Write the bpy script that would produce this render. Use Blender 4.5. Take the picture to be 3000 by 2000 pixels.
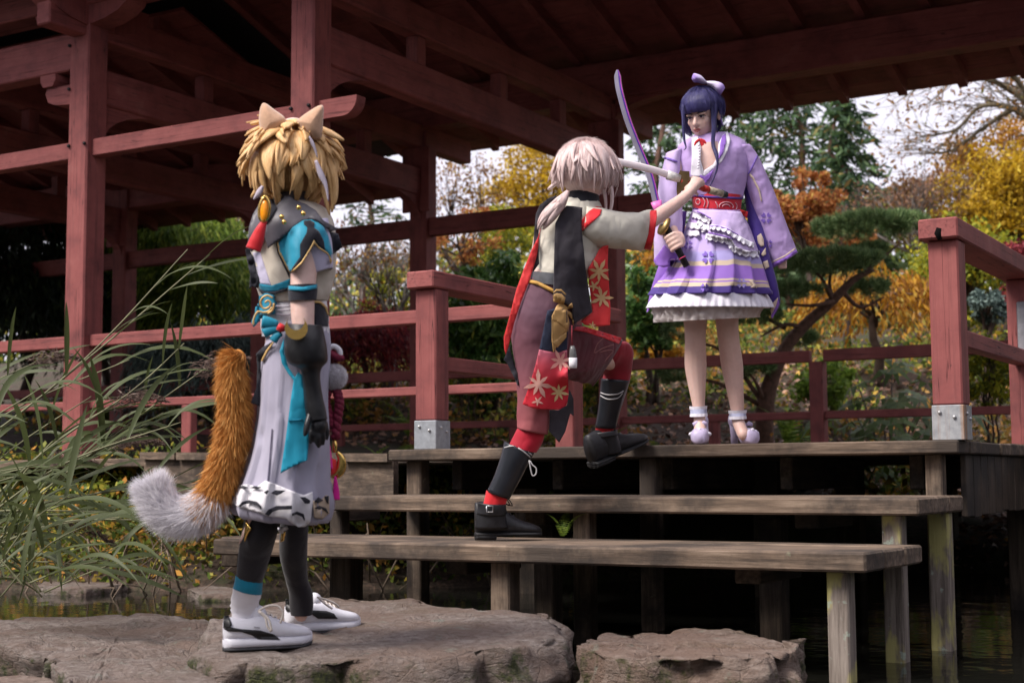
import bpy, bmesh, math, random
import numpy as np
from math import sin, cos, pi, radians, sqrt, atan2
from mathutils import Vector, Matrix, noise
from mathutils.bvhtree import BVHTree
from mathutils.geometry import tessellate_polygon

for o in list(bpy.data.objects): bpy.data.objects.remove(o)
SC = bpy.context.scene
COL = SC.collection
rnd = random.Random(7)
RNG = np.random.default_rng(7)

# ---------------------------------------------------------------- camera
EYE = Vector((0, 0, 0.70))
YAW, PITCH, ROLL = radians(30.630), radians(5.258), radians(-0.327)
FPX = 4353.6                                  # focal length in pixels of a 3000 px wide photograph
FWD = Vector((-sin(YAW)*cos(PITCH), cos(YAW)*cos(PITCH), sin(PITCH)))
_r = Vector((cos(YAW), sin(YAW), 0)); _u = _r.cross(FWD)
RGT = cos(ROLL)*_r + sin(ROLL)*_u
UPV = -sin(ROLL)*_r + cos(ROLL)*_u
cam_d = bpy.data.cameras.new('camera'); cam = bpy.data.objects.new('camera', cam_d); COL.objects.link(cam)
m = Matrix((RGT, UPV, -FWD)).transposed().to_4x4(); m.translation = EYE
cam.matrix_world = m
cam_d.sensor_fit = 'HORIZONTAL'; cam_d.sensor_width = 36; cam_d.lens = 36*FPX/3000
cam_d.clip_start = 0.05; cam_d.clip_end = 500
cam_d.dof.use_dof = True; cam_d.dof.focus_distance = 6.2; cam_d.dof.aperture_fstop = 3.8
SC.camera = cam
SC.render.resolution_x = 1024; SC.render.resolution_y = 682

# ---------------------------------------------------------------- sky, sun, exposure
SUN_EL, SUN_AZ = radians(50), radians(208)    # azimuth clockwise from +Y: soft hazy sun from behind the camera's left
W = bpy.data.worlds.new('World'); SC.world = W; W.use_nodes = True
nt = W.node_tree; bg = nt.nodes['Background']
sky = nt.nodes.new('ShaderNodeTexSky'); sky.sky_type = 'NISHITA'; sky.sun_disc = False
sky.sun_elevation = SUN_EL; sky.sun_rotation = SUN_AZ; sky.air_density = 1.0; sky.dust_density = 3.0; sky.ozone_density = 1.0
mx = nt.nodes.new('ShaderNodeMixRGB'); mx.inputs[0].default_value = 0.75        # thin even cloud over the blue
mx.inputs[2].default_value = (13.9, 13.2, 15.0, 1)
nt.links.new(sky.outputs[0], mx.inputs[1]); nt.links.new(mx.outputs[0], bg.inputs[0])
bg.inputs[1].default_value = 0.060
sd = bpy.data.lights.new('sun', 'SUN'); sd.energy = 3.1; sd.angle = radians(24); sd.color = (1.0, 0.93, 0.86)
so = bpy.data.objects.new('sun', sd); COL.objects.link(so)
sv = Vector((sin(SUN_AZ)*cos(SUN_EL), cos(SUN_AZ)*cos(SUN_EL), sin(SUN_EL)))
so.rotation_euler = sv.to_track_quat('Z', 'Y').to_euler(); so.location = (-5, -5, 12)
SC.view_settings.view_transform = 'Standard'; SC.view_settings.look = 'None'
SC.view_settings.exposure = 0.70; SC.view_settings.gamma = 1.0
SC.render.engine = 'CYCLES'

# ---------------------------------------------------------------- pixel helpers (pixels of the 3000x2000 photograph)
def ray(x, y): return FWD + RGT*((x-1500)/FPX) - UPV*((y-1000)/FPX)
def at(x, y, d): return EYE + ray(x, y)*d
def onY(x, y, Y): v = ray(x, y); return EYE + v*(Y/v.y)
def onX(x, y, X): v = ray(x, y); return EYE + v*(X/v.x)
def onZ(x, y, Z): v = ray(x, y); return EYE + v*((Z-EYE.z)/v.z)

# ---------------------------------------------------------------- object helpers
def org(p):
    while p is not None and p.parent is not None: p = p.parent
    return p.location.copy() if p is not None else Vector((0, 0, 0))
def mesh_of(name, V, Fc, uv=None, smooth=True):
    me = bpy.data.meshes.new(name)
    me.from_pydata([tuple(v) for v in V], [], Fc); me.update()
    if smooth: me.polygons.foreach_set('use_smooth', [True]*len(me.polygons))
    if uv is not None:
        L = me.uv_layers.new(name='UVMap')
        vi = np.empty(len(me.loops), dtype=np.int32); me.loops.foreach_get('vertex_index', vi)
        L.data.foreach_set('uv', np.asarray(uv, dtype=np.float32)[vi].ravel())
    return me
def obj(name, V, Fc, mat, parent=None, uv=None, smooth=True):
    o0 = org(parent)
    me = mesh_of(name, [Vector(v)-o0 for v in V], Fc, uv, smooth)
    me.materials.append(mat)
    o = bpy.data.objects.new(name, me); COL.objects.link(o)
    if parent is not None: o.parent = parent
    return o
def np_obj(name, V, Q, mat, parent=None, k=4, smooth=False, attr=None):
    """big meshes: V (n,3) array, Q (m,k) index array"""
    V = np.asarray(V, dtype=np.float32); o0 = org(parent)
    V = V - np.array(o0, dtype=np.float32)
    me = bpy.data.meshes.new(name)
    me.vertices.add(len(V)); me.vertices.foreach_set('co', V.ravel())
    Q = np.asarray(Q, dtype=np.int32)
    me.loops.add(Q.size); me.loops.foreach_set('vertex_index', Q.ravel())
    me.polygons.add(len(Q)); me.polygons.foreach_set('loop_start', np.arange(0, Q.size, k, dtype=np.int32))
    me.polygons.foreach_set('loop_total', np.full(len(Q), k, dtype=np.int32))
    if smooth: me.polygons.foreach_set('use_smooth', np.ones(len(Q), dtype=bool))
    me.update(calc_edges=True); me.materials.append(mat)
    o = bpy.data.objects.new(name, me); COL.objects.link(o)
    if parent is not None: o.parent = parent
    return o
def tag(o, label=None, cat=None, group=None, kind=None):
    if label: o['label'] = label
    if cat: o['category'] = cat
    if group: o['group'] = group
    if kind: o['kind'] = kind
    return o
def thing(name, loc, label, cat, group=None):
    o = bpy.data.objects.new(name, None); COL.objects.link(o); o.location = loc
    o.empty_display_size = 0.1
    return tag(o, label, cat, group)
def copy_tree(o, parent=None):
    c = o.copy(); COL.objects.link(c); c.parent = parent
    for ch in list(o.children): copy_tree(ch, c)
    return c

def box(name, lo, hi, mat, parent=None, bevel=0.006, wob=0.0):
    bm = bmesh.new(); bmesh.ops.create_cube(bm, size=1)
    lo, hi = Vector(lo), Vector(hi); c = (lo+hi)/2; s = hi-lo
    for v in bm.verts:
        v.co = Vector((v.co.x*s.x, v.co.y*s.y, v.co.z*s.z)) + c
        if wob: v.co += Vector((rnd.uniform(-wob, wob), rnd.uniform(-wob, wob), rnd.uniform(-wob, wob)))
    if bevel: bmesh.ops.bevel(bm, geom=bm.edges[:], offset=bevel, segments=1, affect='EDGES')
    V = [v.co.copy() for v in bm.verts]; bm.verts.index_update()
    Fc = [[v.index for v in f.verts] for f in bm.faces]; bm.free()
    return obj(name, V, Fc, mat, parent, smooth=False)
def prism(name, prof, fn, t0, t1, mat, parent=None):
    """2D profile swept from t0 to t1; fn(a,b,t) -> point"""
    n = len(prof)
    V = [fn(a, b, t0) for a, b in prof] + [fn(a, b, t1) for a, b in prof]
    Fc = [list(range(n))[::-1], list(range(n, 2*n))] + [[i, (i+1) % n, n+(i+1) % n, n+i] for i in range(n)]
    o = obj(name, V, Fc, mat, parent, smooth=False)
    bm = bmesh.new(); bm.from_mesh(o.data); bmesh.ops.recalc_face_normals(bm, faces=bm.faces); bm.to_mesh(o.data); bm.free()
    return o
def crom(P, n):
    """Catmull-Rom resample of a list of equal-length number tuples, n steps per span"""
    P = [np.array(p, dtype=float) for p in P]; out = []
    for i in range(len(P)-1):
        p0 = P[max(i-1, 0)]; p1 = P[i]; p2 = P[i+1]; p3 = P[min(i+2, len(P)-1)]
        for k in range(n):
            t = k/n
            out.append(0.5*((2*p1)+(-p0+p2)*t+(2*p0-5*p1+4*p2-p3)*t*t+(-p0+3*p1-3*p2+p3)*t**3))
    out.append(P[-1]); return out
def rings_mesh(R, cap=True, closed=True):
    n = len(R[0]); V = []; Fc = []; uv = []
    for i, r in enumerate(R):
        for j, p in enumerate(r):
            V.append(Vector(p)); uv.append((j/n, i/(len(R)-1)))
    for i in range(len(R)-1):
        for j in range(n if closed else n-1):
            a = i*n+j; b = i*n+(j+1) % n
            Fc.append([a, b, b+n, a+n])
    if cap and closed:
        Fc.append(list(range(n))[::-1]); Fc.append(list(range((len(R)-1)*n, len(R)*n)))
    return V, Fc, uv
def tube_rings(pts, rad, n=10, flat=1.0, up=None):
    """rings along a world path; rad per point; flat scales the second axis"""
    pts = [Vector(p) for p in pts]; R = []
    prev = None
    for i, p in enumerate(pts):
        t = (pts[min(i+1, len(pts)-1)] - pts[max(i-1, 0)])
        t = t.normalized() if t.length > 1e-9 else Vector((0, 0, 1))
        ref = Vector(up) if up is not None else (prev if prev is not None else (FWD if abs(t.dot(FWD)) < 0.9 else Vector((0, 0, 1))))
        b = (ref - t*ref.dot(t))
        if b.length < 1e-6: b = t.orthogonal()
        b.normalize(); a = t.cross(b).normalized(); prev = b
        r = rad[i] if hasattr(rad, '__len__') else rad
        R.append([p + a*(r*cos(2*pi*j/n)) + b*(r*flat*sin(2*pi*j/n)) for j in range(n)])
    return R
def tube(name, pts, rad, mat, parent=None, n=10, flat=1.0, up=None, sub=0):
    if sub:
        rr = rad if hasattr(rad, '__len__') else [rad]*len(pts)
        q = crom([tuple(p)+(r,) for p, r in zip(pts, rr)], sub)
        pts = [Vector(x[:3]) for x in q]; rad = [max(x[3], 1e-4) for x in q]
    V, Fc, uv = rings_mesh(tube_rings(pts, rad, n, flat, up))
    return obj(name, V, Fc, mat, parent, uv)
class MB:
    """collects several shapes into one mesh"""
    def __init__(s): s.V = []; s.F = []; s.uv = []
    def add(s, V, Fc, uv=None):
        k = len(s.V); s.V += [Vector(v) for v in V]; s.F += [[i+k for i in f] for f in Fc]
        s.uv += list(uv) if uv is not None else [(0, 0)]*len(V)
    def tube(s, pts, rad, n=8, flat=1.0, up=None, sub=0):
        if sub:
            rr = rad if hasattr(rad, '__len__') else [rad]*len(pts)
            q = crom([tuple(p)+(r,) for p, r in zip(pts, rr)], sub)
            pts = [Vector(x[:3]) for x in q]; rad = [max(x[3], 1e-4) for x in q]
        s.add(*rings_mesh(tube_rings(pts, rad, n, flat, up)))
    def ball(s, c, r, n=12, m=8, M=None):
        c = Vector(c); r = Vector(r) if hasattr(r, '__len__') else Vector((r, r, r)); R = []
        for i in range(m+1):
            th = pi*(i+0.02)/(m+0.04)
            ring = []
            for j in range(n):
                v = Vector((r.x*sin(th)*cos(2*pi*j/n), r.y*sin(th)*sin(2*pi*j/n), r.z*cos(th)))
                ring.append(c + (M @ v if M else v))
            R.append(ring)
        s.add(*rings_mesh(R))
    def build(s, name, mat, parent=None, smooth=True): return obj(name, s.V, s.F, mat, parent, s.uv, smooth)

# ---------------------------------------------------------------- material helpers
class NT:
    def __init__(s, name):
        s.m = bpy.data.materials.new(name); s.m.use_nodes = True; s.t = s.m.node_tree
        s.b = s.t.nodes['Principled BSDF']
    def n(s, ty, ins=None, **kw):
        nd = s.t.nodes.new(ty)
        for k, v in kw.items(): setattr(nd, k, v)
        for k, v in (ins or {}).items():
            if isinstance(v, bpy.types.NodeSocket): s.t.links.new(v, nd.inputs[k])
            else: nd.inputs[k].default_value = v
        return nd
    def link(s, a, k): s.t.links.new(a, s.b.inputs[k])
    def ramp(s, f, stops, mode='LINEAR'):
        r = s.n('ShaderNodeValToRGB', {0: f}); cr = r.color_ramp; cr.interpolation = mode
        while len(cr.elements) < len(stops): cr.elements.new(0.5)
        for e, (p, c) in zip(cr.elements, stops): e.position = p; e.color = (*c, 1) if len(c) == 3 else c
        return r.outputs[0]
    def mix(s, fac, a, b, mode='MIX'):
        nd = s.n('ShaderNodeMixRGB', blend_type=mode)
        for k, v in ((0, fac), (1, a), (2, b)):
            if isinstance(v, bpy.types.NodeSocket): s.t.links.new(v, nd.inputs[k])
            else: nd.inputs[k].default_value = (*v, 1) if hasattr(v, '__len__') and len(v) == 3 else v
        return nd.outputs[0]
    def pos(s, scale=(1, 1, 1)):
        g = s.n('ShaderNodeNewGeometry')
        return s.n('ShaderNodeMapping', {0: g.outputs['Position'], 3: scale}).outputs[0]
    def uv(s, scale=(1, 1, 1)):
        g = s.n('ShaderNodeTexCoord')
        return s.n('ShaderNodeMapping', {0: g.outputs['UV'], 3: scale}).outputs[0]
    def noise(s, vec, scale, detail=5, rough=0.6, dist=0.0):
        return s.n('ShaderNodeTexNoise', {'Vector': vec, 'Scale': scale, 'Detail': detail, 'Roughness': rough, 'Distortion': dist}).outputs[0]
    def bump(s, h, strength=0.3, dist=0.01):
        s.link(s.n('ShaderNodeBump', {'Height': h, 'Strength': strength, 'Distance': dist}).outputs[0], 'Normal')
    def math(s, op, a, b=0.0):
        nd = s.n('ShaderNodeMath', operation=op)
        for k, v in ((0, a), (1, b)):
            if isinstance(v, bpy.types.NodeSocket): s.t.links.new(v, nd.inputs[k])
            else: nd.inputs[k].default_value = v
        return nd.outputs[0]
GR = {'x': (0.06, 1, 1), 'y': (1, 0.06, 1), 'z': (1, 1, 0.06)}
GC = {'x': (0.02, 1, 1), 'y': (1, 0.02, 1), 'z': (1, 1, 0.02)}
def red_paint(ax):
    t = NT('red_paint_'+ax); v = t.pos(GR[ax]); p = t.pos()
    g = t.noise(v, 60, 4); b = t.noise(p, 3.5, 6, 0.65); w = t.noise(v, 14, 6, 0.7); ck = t.noise(t.pos(GC[ax]), 26, 3, 0.5, 0.3)
    c = t.ramp(b, [(0.30, (0.160, 0.050, 0.050)), (0.48, (0.250, 0.074, 0.070)), (0.62, (0.290, 0.090, 0.083)), (0.8, (0.36, 0.145, 0.130))])
    c = t.mix(t.ramp(w, [(0.52, (0, 0, 0)), (0.72, (0.6, 0.6, 0.6))]), c, (0.095, 0.032, 0.034))
    c = t.mix(t.ramp(g, [(0.60, (0, 0, 0)), (0.78, (0.35, 0.35, 0.35))]), c, (0.36, 0.17, 0.15))
    c = t.mix(t.ramp(t.noise(p, 42, 3), [(0.68, (0, 0, 0)), (0.74, (0.6, 0.6, 0.6))]), c, (0.06, 0.028, 0.03))
    crack = t.ramp(t.math('ABSOLUTE', t.math('SUBTRACT', ck, 0.5)), [(0.0, (1, 1, 1)), (0.007, (0, 0, 0))])
    c = t.mix(t.math('MULTIPLY', crack, 0.8), c, (0.025, 0.012, 0.014))
    t.link(c, 'Base Color'); t.b.inputs['Roughness'].default_value = 0.66; t.b.inputs['Specular IOR Level'].default_value = 0.25
    t.bump(t.math('SUBTRACT', t.math('ADD', g, t.math('MULTIPLY', w, 0.8)), t.math('MULTIPLY', crack, 1.5)), 0.45, 0.005); return t.m
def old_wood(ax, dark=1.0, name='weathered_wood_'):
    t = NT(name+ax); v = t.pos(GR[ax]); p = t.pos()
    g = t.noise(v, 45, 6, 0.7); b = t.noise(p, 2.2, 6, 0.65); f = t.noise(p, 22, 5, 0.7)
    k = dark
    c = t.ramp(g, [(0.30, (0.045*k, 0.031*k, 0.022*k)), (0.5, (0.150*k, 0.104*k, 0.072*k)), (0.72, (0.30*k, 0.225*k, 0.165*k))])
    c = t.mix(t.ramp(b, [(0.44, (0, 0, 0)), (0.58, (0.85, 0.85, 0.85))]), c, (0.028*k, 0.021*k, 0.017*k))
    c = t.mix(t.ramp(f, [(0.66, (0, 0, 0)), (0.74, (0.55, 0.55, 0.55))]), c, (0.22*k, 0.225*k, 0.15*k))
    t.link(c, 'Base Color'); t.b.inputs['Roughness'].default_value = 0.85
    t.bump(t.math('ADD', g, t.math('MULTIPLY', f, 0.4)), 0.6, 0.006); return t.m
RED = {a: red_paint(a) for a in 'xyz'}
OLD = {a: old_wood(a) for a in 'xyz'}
DRK = {a: old_wood(a, 0.42, 'darker_wood_') for a in 'xyz'}  # the weathered wood scaled darker, for parts under the deck and treads
def lichen_wood():
    t = NT('lichen_post_wood'); v = t.pos(GR['z']); p = t.pos()
    g = t.noise(v, 45, 6, 0.7); b = t.noise(t.pos((1, 1, 0.35)), 9, 4, 0.55)
    c = t.ramp(g, [(0.3, (0.075, 0.058, 0.048)), (0.5, (0.20, 0.165, 0.14)), (0.72, (0.34, 0.29, 0.25))])
    c = t.mix(t.ramp(b, [(0.50, (0, 0, 0)), (0.57, (0.9, 0.9, 0.9))]), c, (0.42, 0.38, 0.14))
    c = t.mix(t.ramp(t.noise(p, 17, 5), [(0.62, (0, 0, 0)), (0.67, (0.8, 0.8, 0.8))]), c, (0.30, 0.36, 0.30))
    t.link(c, 'Base Color'); t.b.inputs['Roughness'].default_value = 0.9; t.bump(g, 0.6, 0.006); return t.m
LICH = lichen_wood()
def steel():
    t = NT('galvanised_steel'); p = t.pos(); v = t.pos((1, 1, 0.05))
    c = t.ramp(t.noise(p, 30, 4), [(0.3, (0.25, 0.26, 0.28)), (0.7, (0.42, 0.43, 0.44))])
    c = t.mix(t.ramp(t.noise(v, 22, 4), [(0.50, (0, 0, 0)), (0.66, (0.8, 0.8, 0.8))]), c, (0.30, 0.14, 0.05))
    t.link(c, 'Base Color'); t.b.inputs['Metallic'].default_value = 0.35; t.b.inputs['Roughness'].default_value = 0.55; return t.m
STEEL = steel()
def plain(name, col, rough=0.7, metal=0.0, var=0.25, scale=25, bump=0.0, sheen=0.0, spec=0.4):
    t = NT(name); p = t.pos(); f = t.noise(p, scale, 4)
    lo = tuple(c*(1-var) for c in col); hi = tuple(min(1, c*(1+var)) for c in col)
    t.link(t.ramp(f, [(0.3, lo), (0.7, hi)]), 'Base Color')
    t.b.inputs['Roughness'].default_value = rough; t.b.inputs['Metallic'].default_value = metal
    t.b.inputs['Specular IOR Level'].default_value = spec
    if sheen: t.b.inputs['Sheen Weight'].default_value = sheen
    if bump: t.bump(f, bump, 0.004)
    return t.m
def cloth(name, col, var=0.12, rough=0.85, fold=0.25, sheen=0.15):
    t = NT(name); p = t.pos(); f = t.noise(p, 8, 2, 0.5, 0.3)
    r = t.math('ABSOLUTE', t.math('SUBTRACT', t.noise(t.pos((1, 1, 0.6)), 12, 1, 0.5, 0.5), 0.5))      # creases
    lo = tuple(c*(1-var) for c in col); hi = tuple(min(1, c*(1+var)) for c in col)
    t.link(t.ramp(f, [(0.3, lo), (0.7, hi)]), 'Base Color')
    t.b.inputs['Roughness'].default_value = rough; t.b.inputs['Sheen Weight'].default_value = sheen
    t.b.inputs['Specular IOR Level'].default_value = 0.25
    w = t.noise(p, 650, 2)
    t.bump(t.math('ADD', t.math('ADD', t.math('MULTIPLY', f, 2.2), t.math('MULTIPLY', r, 1.3)), t.math('MULTIPLY', w, 0.06)), min(1, fold*1.25), 0.022); return t.m
# ================================================================= water, banks, ground
WZ = 0.0
def water_mat():
    t = NT('dark_pond_water'); p = t.pos((1, 1, 1))
    t.b.inputs['Base Color'].default_value = (0.010, 0.010, 0.008, 1); t.b.inputs['Roughness'].default_value = 0.06
    t.b.inputs['IOR'].default_value = 1.33
    t.bump(t.noise(p, 2.5, 3), 0.10, 0.05); return t.m
w = obj('pond_water', [(-40, -6, WZ), (20, -6, WZ), (20, 16, WZ), (-40, 16, WZ)], [[0, 1, 2, 3]], water_mat(), smooth=False)
tag(w, kind='structure')
SHX, SHY = [-40, -14, -9.5, -7.6, -6.2, -5.0, -3.6, -2, 0.2, 3, 20], [4.4, 4.9, 6.1, 6.75, 7.3, 8.4, 10.6, 11.4, 10.6, 10.2, 9.5]
def shore(x):   # Y of the waterline
    return np.interp(x, SHX, SHY)
def ground_z(x, y):
    s = y - shore(x)
    z = np.interp(s, [-6, -0.5, 0, 0.35, 1.2, 4.0, 6.0, 9.0, 16, 26, 60], [-0.9, -0.25, 0.0, 0.16, 0.34, 0.62, 1.05, 1.75, 3.0, 4.3, 6.0])
    n = noise.fractal((x*0.7, y*0.7, 0.3), 1.0, 2.0, 4)
    return z + 0.09*n*min(1.0, max(0.2, s))
def ground_mat():
    t = NT('leaf_littered_earth'); p = t.pos()
    a = t.noise(p, 2.0, 6, 0.7); b = t.noise(p, 30, 5, 0.7)
    c = t.ramp(b, [(0.3, (0.016, 0.011, 0.008)), (0.5, (0.055, 0.036, 0.025)), (0.68, (0.13, 0.082, 0.058)), (0.8, (0.20, 0.14, 0.11))])
    c = t.mix(t.ramp(a, [(0.48, (0, 0, 0)), (0.62, (0.75, 0.75, 0.75))]), c, (0.035, 0.055, 0.014))
    t.link(c, 'Base Color'); t.b.inputs['Roughness'].default_value = 0.95; t.bump(b, 0.8, 0.03); return t.m
gx = np.concatenate([np.linspace(-60, -18, 22), np.linspace(-17.2, 4, 92), np.linspace(5, 40, 18)])
gy = np.concatenate([np.linspace(3, 4.4, 4), np.linspace(4.6, 20, 84), np.linspace(21, 75, 28)])
V = [(x, y, ground_z(x, y)) for y in gy for x in gx]; nx = len(gx)
Fc = [[j*nx+i, j*nx+i+1, (j+1)*nx+i+1, (j+1)*nx+i] for j in range(len(gy)-1) for i in range(nx-1)]
tag(obj('garden_bank', V, Fc, ground_mat()), kind='structure')

# ================================================================= deck and steps
ZD, Z2, Z3 = 0.847, 0.623, 0.445
XR, XL = -1.537, -4.40                       # right and left ends of the flight
YD, Y2, Y3 = 6.193, 5.559, 4.918             # front edges of the deck, the middle and the lowest tread
deck = thing('wooden_deck', (-3, 9, 0), 'raised weathered plank deck under the red pavilion, above the steps', 'deck')
TH = 0.055
y = YD; k = 0
while y < 12.75:
    x0, x1 = (XL, XR) if y < 7.3 else (-17.0, XR if y < 7.5 else 1.6)
    wdt = 0.19
    box('plank', (x0+rnd.uniform(-.008, .008), y, ZD-TH), (x1+rnd.uniform(-.006, .006), y+wdt-0.008, ZD+rnd.uniform(-.002, .002)), OLD['x'], deck, 0.006)
    y += wdt; k += 1
def legbox(par, x0, x1, yf, s, z0, z1, mat=None): return box('post', (x0, yf, z0), (x1, yf+s, z1), mat or OLD['z'], par, 0.006)
for i, (xa, xb) in enumerate(((2710, 2760), (1872, 1920), (1190, 1232))):
    a = onY(xa, 1390, YD+.07).x; b = onY(xb, 1390, YD+.07).x
    legbox(deck, a, b, YD+.07, b-a, -0.5, ZD-TH)
# joists and side fascia of vertical boards
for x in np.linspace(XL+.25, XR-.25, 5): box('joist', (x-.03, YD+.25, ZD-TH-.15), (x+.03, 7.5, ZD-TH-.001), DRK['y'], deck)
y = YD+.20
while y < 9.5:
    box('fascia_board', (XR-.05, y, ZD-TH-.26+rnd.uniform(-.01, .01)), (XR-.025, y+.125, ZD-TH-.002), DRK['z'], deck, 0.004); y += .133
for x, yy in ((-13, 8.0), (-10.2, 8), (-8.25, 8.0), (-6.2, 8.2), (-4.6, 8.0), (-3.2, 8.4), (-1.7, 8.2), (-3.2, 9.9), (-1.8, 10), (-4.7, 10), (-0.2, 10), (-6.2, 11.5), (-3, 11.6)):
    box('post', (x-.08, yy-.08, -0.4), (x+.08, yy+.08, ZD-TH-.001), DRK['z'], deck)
# low boarded retaining edge of the deck, left of the flight
q0, q1 = onY(430, 1322, 6.95), onY(1160, 1326, 6.60)
def edge_board(nm, za, zb, off, th, mat, par):
    n = (q1-q0); n.z = 0; n.normalize(); nn = Vector((n.y, -n.x, 0))
    V = []
    for q in (q0, q1):
        for dz in (za, zb):
            for t in (off, off+th): V.append(Vector((q.x, q.y, q.z+dz)) + nn*t)
    return obj(nm, V, [[0, 1, 3, 2], [4, 6, 7, 5], [0, 4, 5, 1], [2, 3, 7, 6], [1, 5, 7, 3], [0, 2, 6, 4]], mat, par, smooth=False)
bank = thing('retaining_boards', q0*0.5+q1*0.5-Vector((0, 0, .3)), 'low grey boarded edge with a pale capping plank, left of the steps', 'retaining wall')
N = 6
A0, A1 = q0.copy(), q1.copy()
for i in range(N):
    q0 = A0.lerp(A1, i/N+.004); q1 = A0.lerp(A1, (i+1)/N-.004)
    j = rnd.uniform(-.004, .004)
    edge_board('cap_plank', -.045+j, j, -.10, .16, OLD['x'], bank)
q0, q1 = A0, A1
for i, (za, zb) in enumerate(((-.27, -.048),)): edge_board('board', za, zb, -.02-.004*i, .04, OLD['x'], bank)

steps = thing('wooden_steps', (-3, 5.6, 0), 'weathered open wooden steps on posts standing in the pond', 'steps')
LX = {'s2': onY(1000, 1450, Y2).x-.12, 's3': onY(690, 1590, Y3+.35).x}
for Z, Yf, x0, x1, n in ((Z2, Y2, LX['s2'], XR, 3), (Z3, Y3, LX['s3'], XR, 3)):
    for i in range(n):
        xx0 = x0 + (0.0 if i else 0.18 if Z == Z3 else 0)
        box('tread_plank', (xx0+rnd.uniform(-.01, .01), Yf+i*.232, Z-.068), (x1+rnd.uniform(-.008, .004), Yf+i*.232+.225, Z+rnd.uniform(-.003, .003)), OLD['x'], steps, 0.008, 0.002)
def pair(xa, xb, py, Yf, z1, mat=None, z0=-.5):
    a = onY(xa, py, Yf).x; b = onY(xb, py, Yf).x
    legbox(steps, a, b, Yf, b-a, z0, z1, mat)
pair(2423, 2487, 1800, Y3+.07, Z3-.069, LICH)
pair(1436, 1492, 1740, Y3+.07, Z3-.069)
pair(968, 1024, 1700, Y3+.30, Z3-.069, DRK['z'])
pair(2582, 2640, 1540, Y2+.07, Z2-.069, LICH)
pair(1677, 1725, 1540, Y2+.07, Z2-.069)
pair(965, 1000, 1500, Y2+.10, Z2-.069)
pair(2722, 2782, 1700, YD-.10, Z2-.068, LICH)
for py, Yf, Z in ((1690, Y3+.20, Z3), (1530, Y2+.20, Z2)):
    for xx in (XR-.45, XR-1.7, XR-2.9):
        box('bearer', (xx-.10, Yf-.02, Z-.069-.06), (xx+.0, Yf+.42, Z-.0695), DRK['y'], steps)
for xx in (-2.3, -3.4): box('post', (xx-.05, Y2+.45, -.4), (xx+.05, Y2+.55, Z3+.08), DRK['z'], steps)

# ================================================================= red pavilion
pav = thing('red_pavilion', (-6, 10, ZD), 'dark red timber pavilion with posts, roof trusses and railings around a deck', 'pavilion')
YF, YB, S = 7.65, 12.1, 0.20
CX = [-12.35, -10.3, -8.25, -6.15]
ZT = 4.42
def rz(px, py, Y): return onY(px, py, Y).z
for x in CX:
    for Y in (YF, YB):
        box('post', (x-S/2, Y, ZD), (x+S/2, Y+S, ZT if Y == YF else 4.15), RED['z'], pav, 0.012)
for Y in (YF, YB): box('post', (2.0-S/2, Y, ZD), (2.0+S/2, Y+S, 4.15), RED['z'], pav, 0.012)
# tie beams through the posts (front ends rounded beyond the last post)
zt, zb = rz(570, 350, YF), rz(570, 402, YF)
def roundbeam(nm, x0, x1, y0, y1, za, zb_, mat, par, left=False, r=None):
    r = r or (zb_-za)*0.9; n = 7; prof = [(x0, za), (x0, zb_), (x1, zb_)]
    prof += [(x1-r*(1-cos(a)), za+r-r*sin(a)) for a in np.linspace(0, pi/2, n)]
    return prism(nm, prof, lambda a, b, t: Vector((a, t, b)), y0, y1, mat, par)
xe = onY(1047, 300, YF+.06).x
for x0, x1 in ((CX[0]-4.0, CX[0]-S/2), (CX[0]+S/2, CX[1]-S/2), (CX[1]+S/2, CX[2]-S/2), (CX[2]+S/2, CX[3]-S/2)):
    box('tie_beam', (x0, YF+.05, zb), (x1, YF+.15, zt), RED['x'], pav)
roundbeam('tie_beam', CX[3]+S/2, xe, YF+.05, YF+.15, zb, zt, RED['x'], pav)
zt2, zb2 = rz(1400, 618, YB), rz(1400, 672, YB)
for x0, x1 in ((CX[0]-4.0, CX[0]-S/2), (CX[0]+S/2, CX[1]-S/2), (CX[1]+S/2, CX[2]-S/2), (CX[2]+S/2, CX[3]-S/2)):
    box('tie_beam', (x0, YB+.05, zb2), (x1, YB+.15, zt2), RED['x'], pav)
roundbeam('tie_beam', CX[3]+S/2, onY(1905, 590, YB).x, YB+.05, YB+.15, zb2, zt2, RED['x'], pav)
# upper beam left of the corner post, with bracket block and rounded bracket arm
za, zc = rz(100, 118, YF), rz(100, 225, YF)
box('plate_beam', (CX[0]-4.0, YF+.02, zc), (CX[2]-S/2, YF+.18, za), RED['x'], pav, 0.01)
xa, xb_ = onY(124, 280, YF).x, CX[2]-S/2
prof = [(xb_, rz(200, 245, YF)), (xa+.02, rz(124, 260, YF)), (xa, rz(124, 275, YF)), (xa+.03, rz(124, 300, YF)), (xa+.10, rz(140, 308, YF)), (xb_, rz(200, 303, YF))]
prism('bracket_arm', prof, lambda a, b, t: Vector((a, t, b)), YF+.03, YF+.17, RED['x'], pav)
xk = onY(135, 220, YF).x
prof = [(xk-.06, zc-.01), (xk+.10, zc-.01), (xk+.10, zc-.055), (xk+.07, zc-.10), (xk-.03, zc-.10), (xk-.06, zc-.055)]
prism('bracket_block', prof, lambda a, b, t: Vector((a, t, b)), YF+.0, YF+.18, RED['x'], pav)
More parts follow.
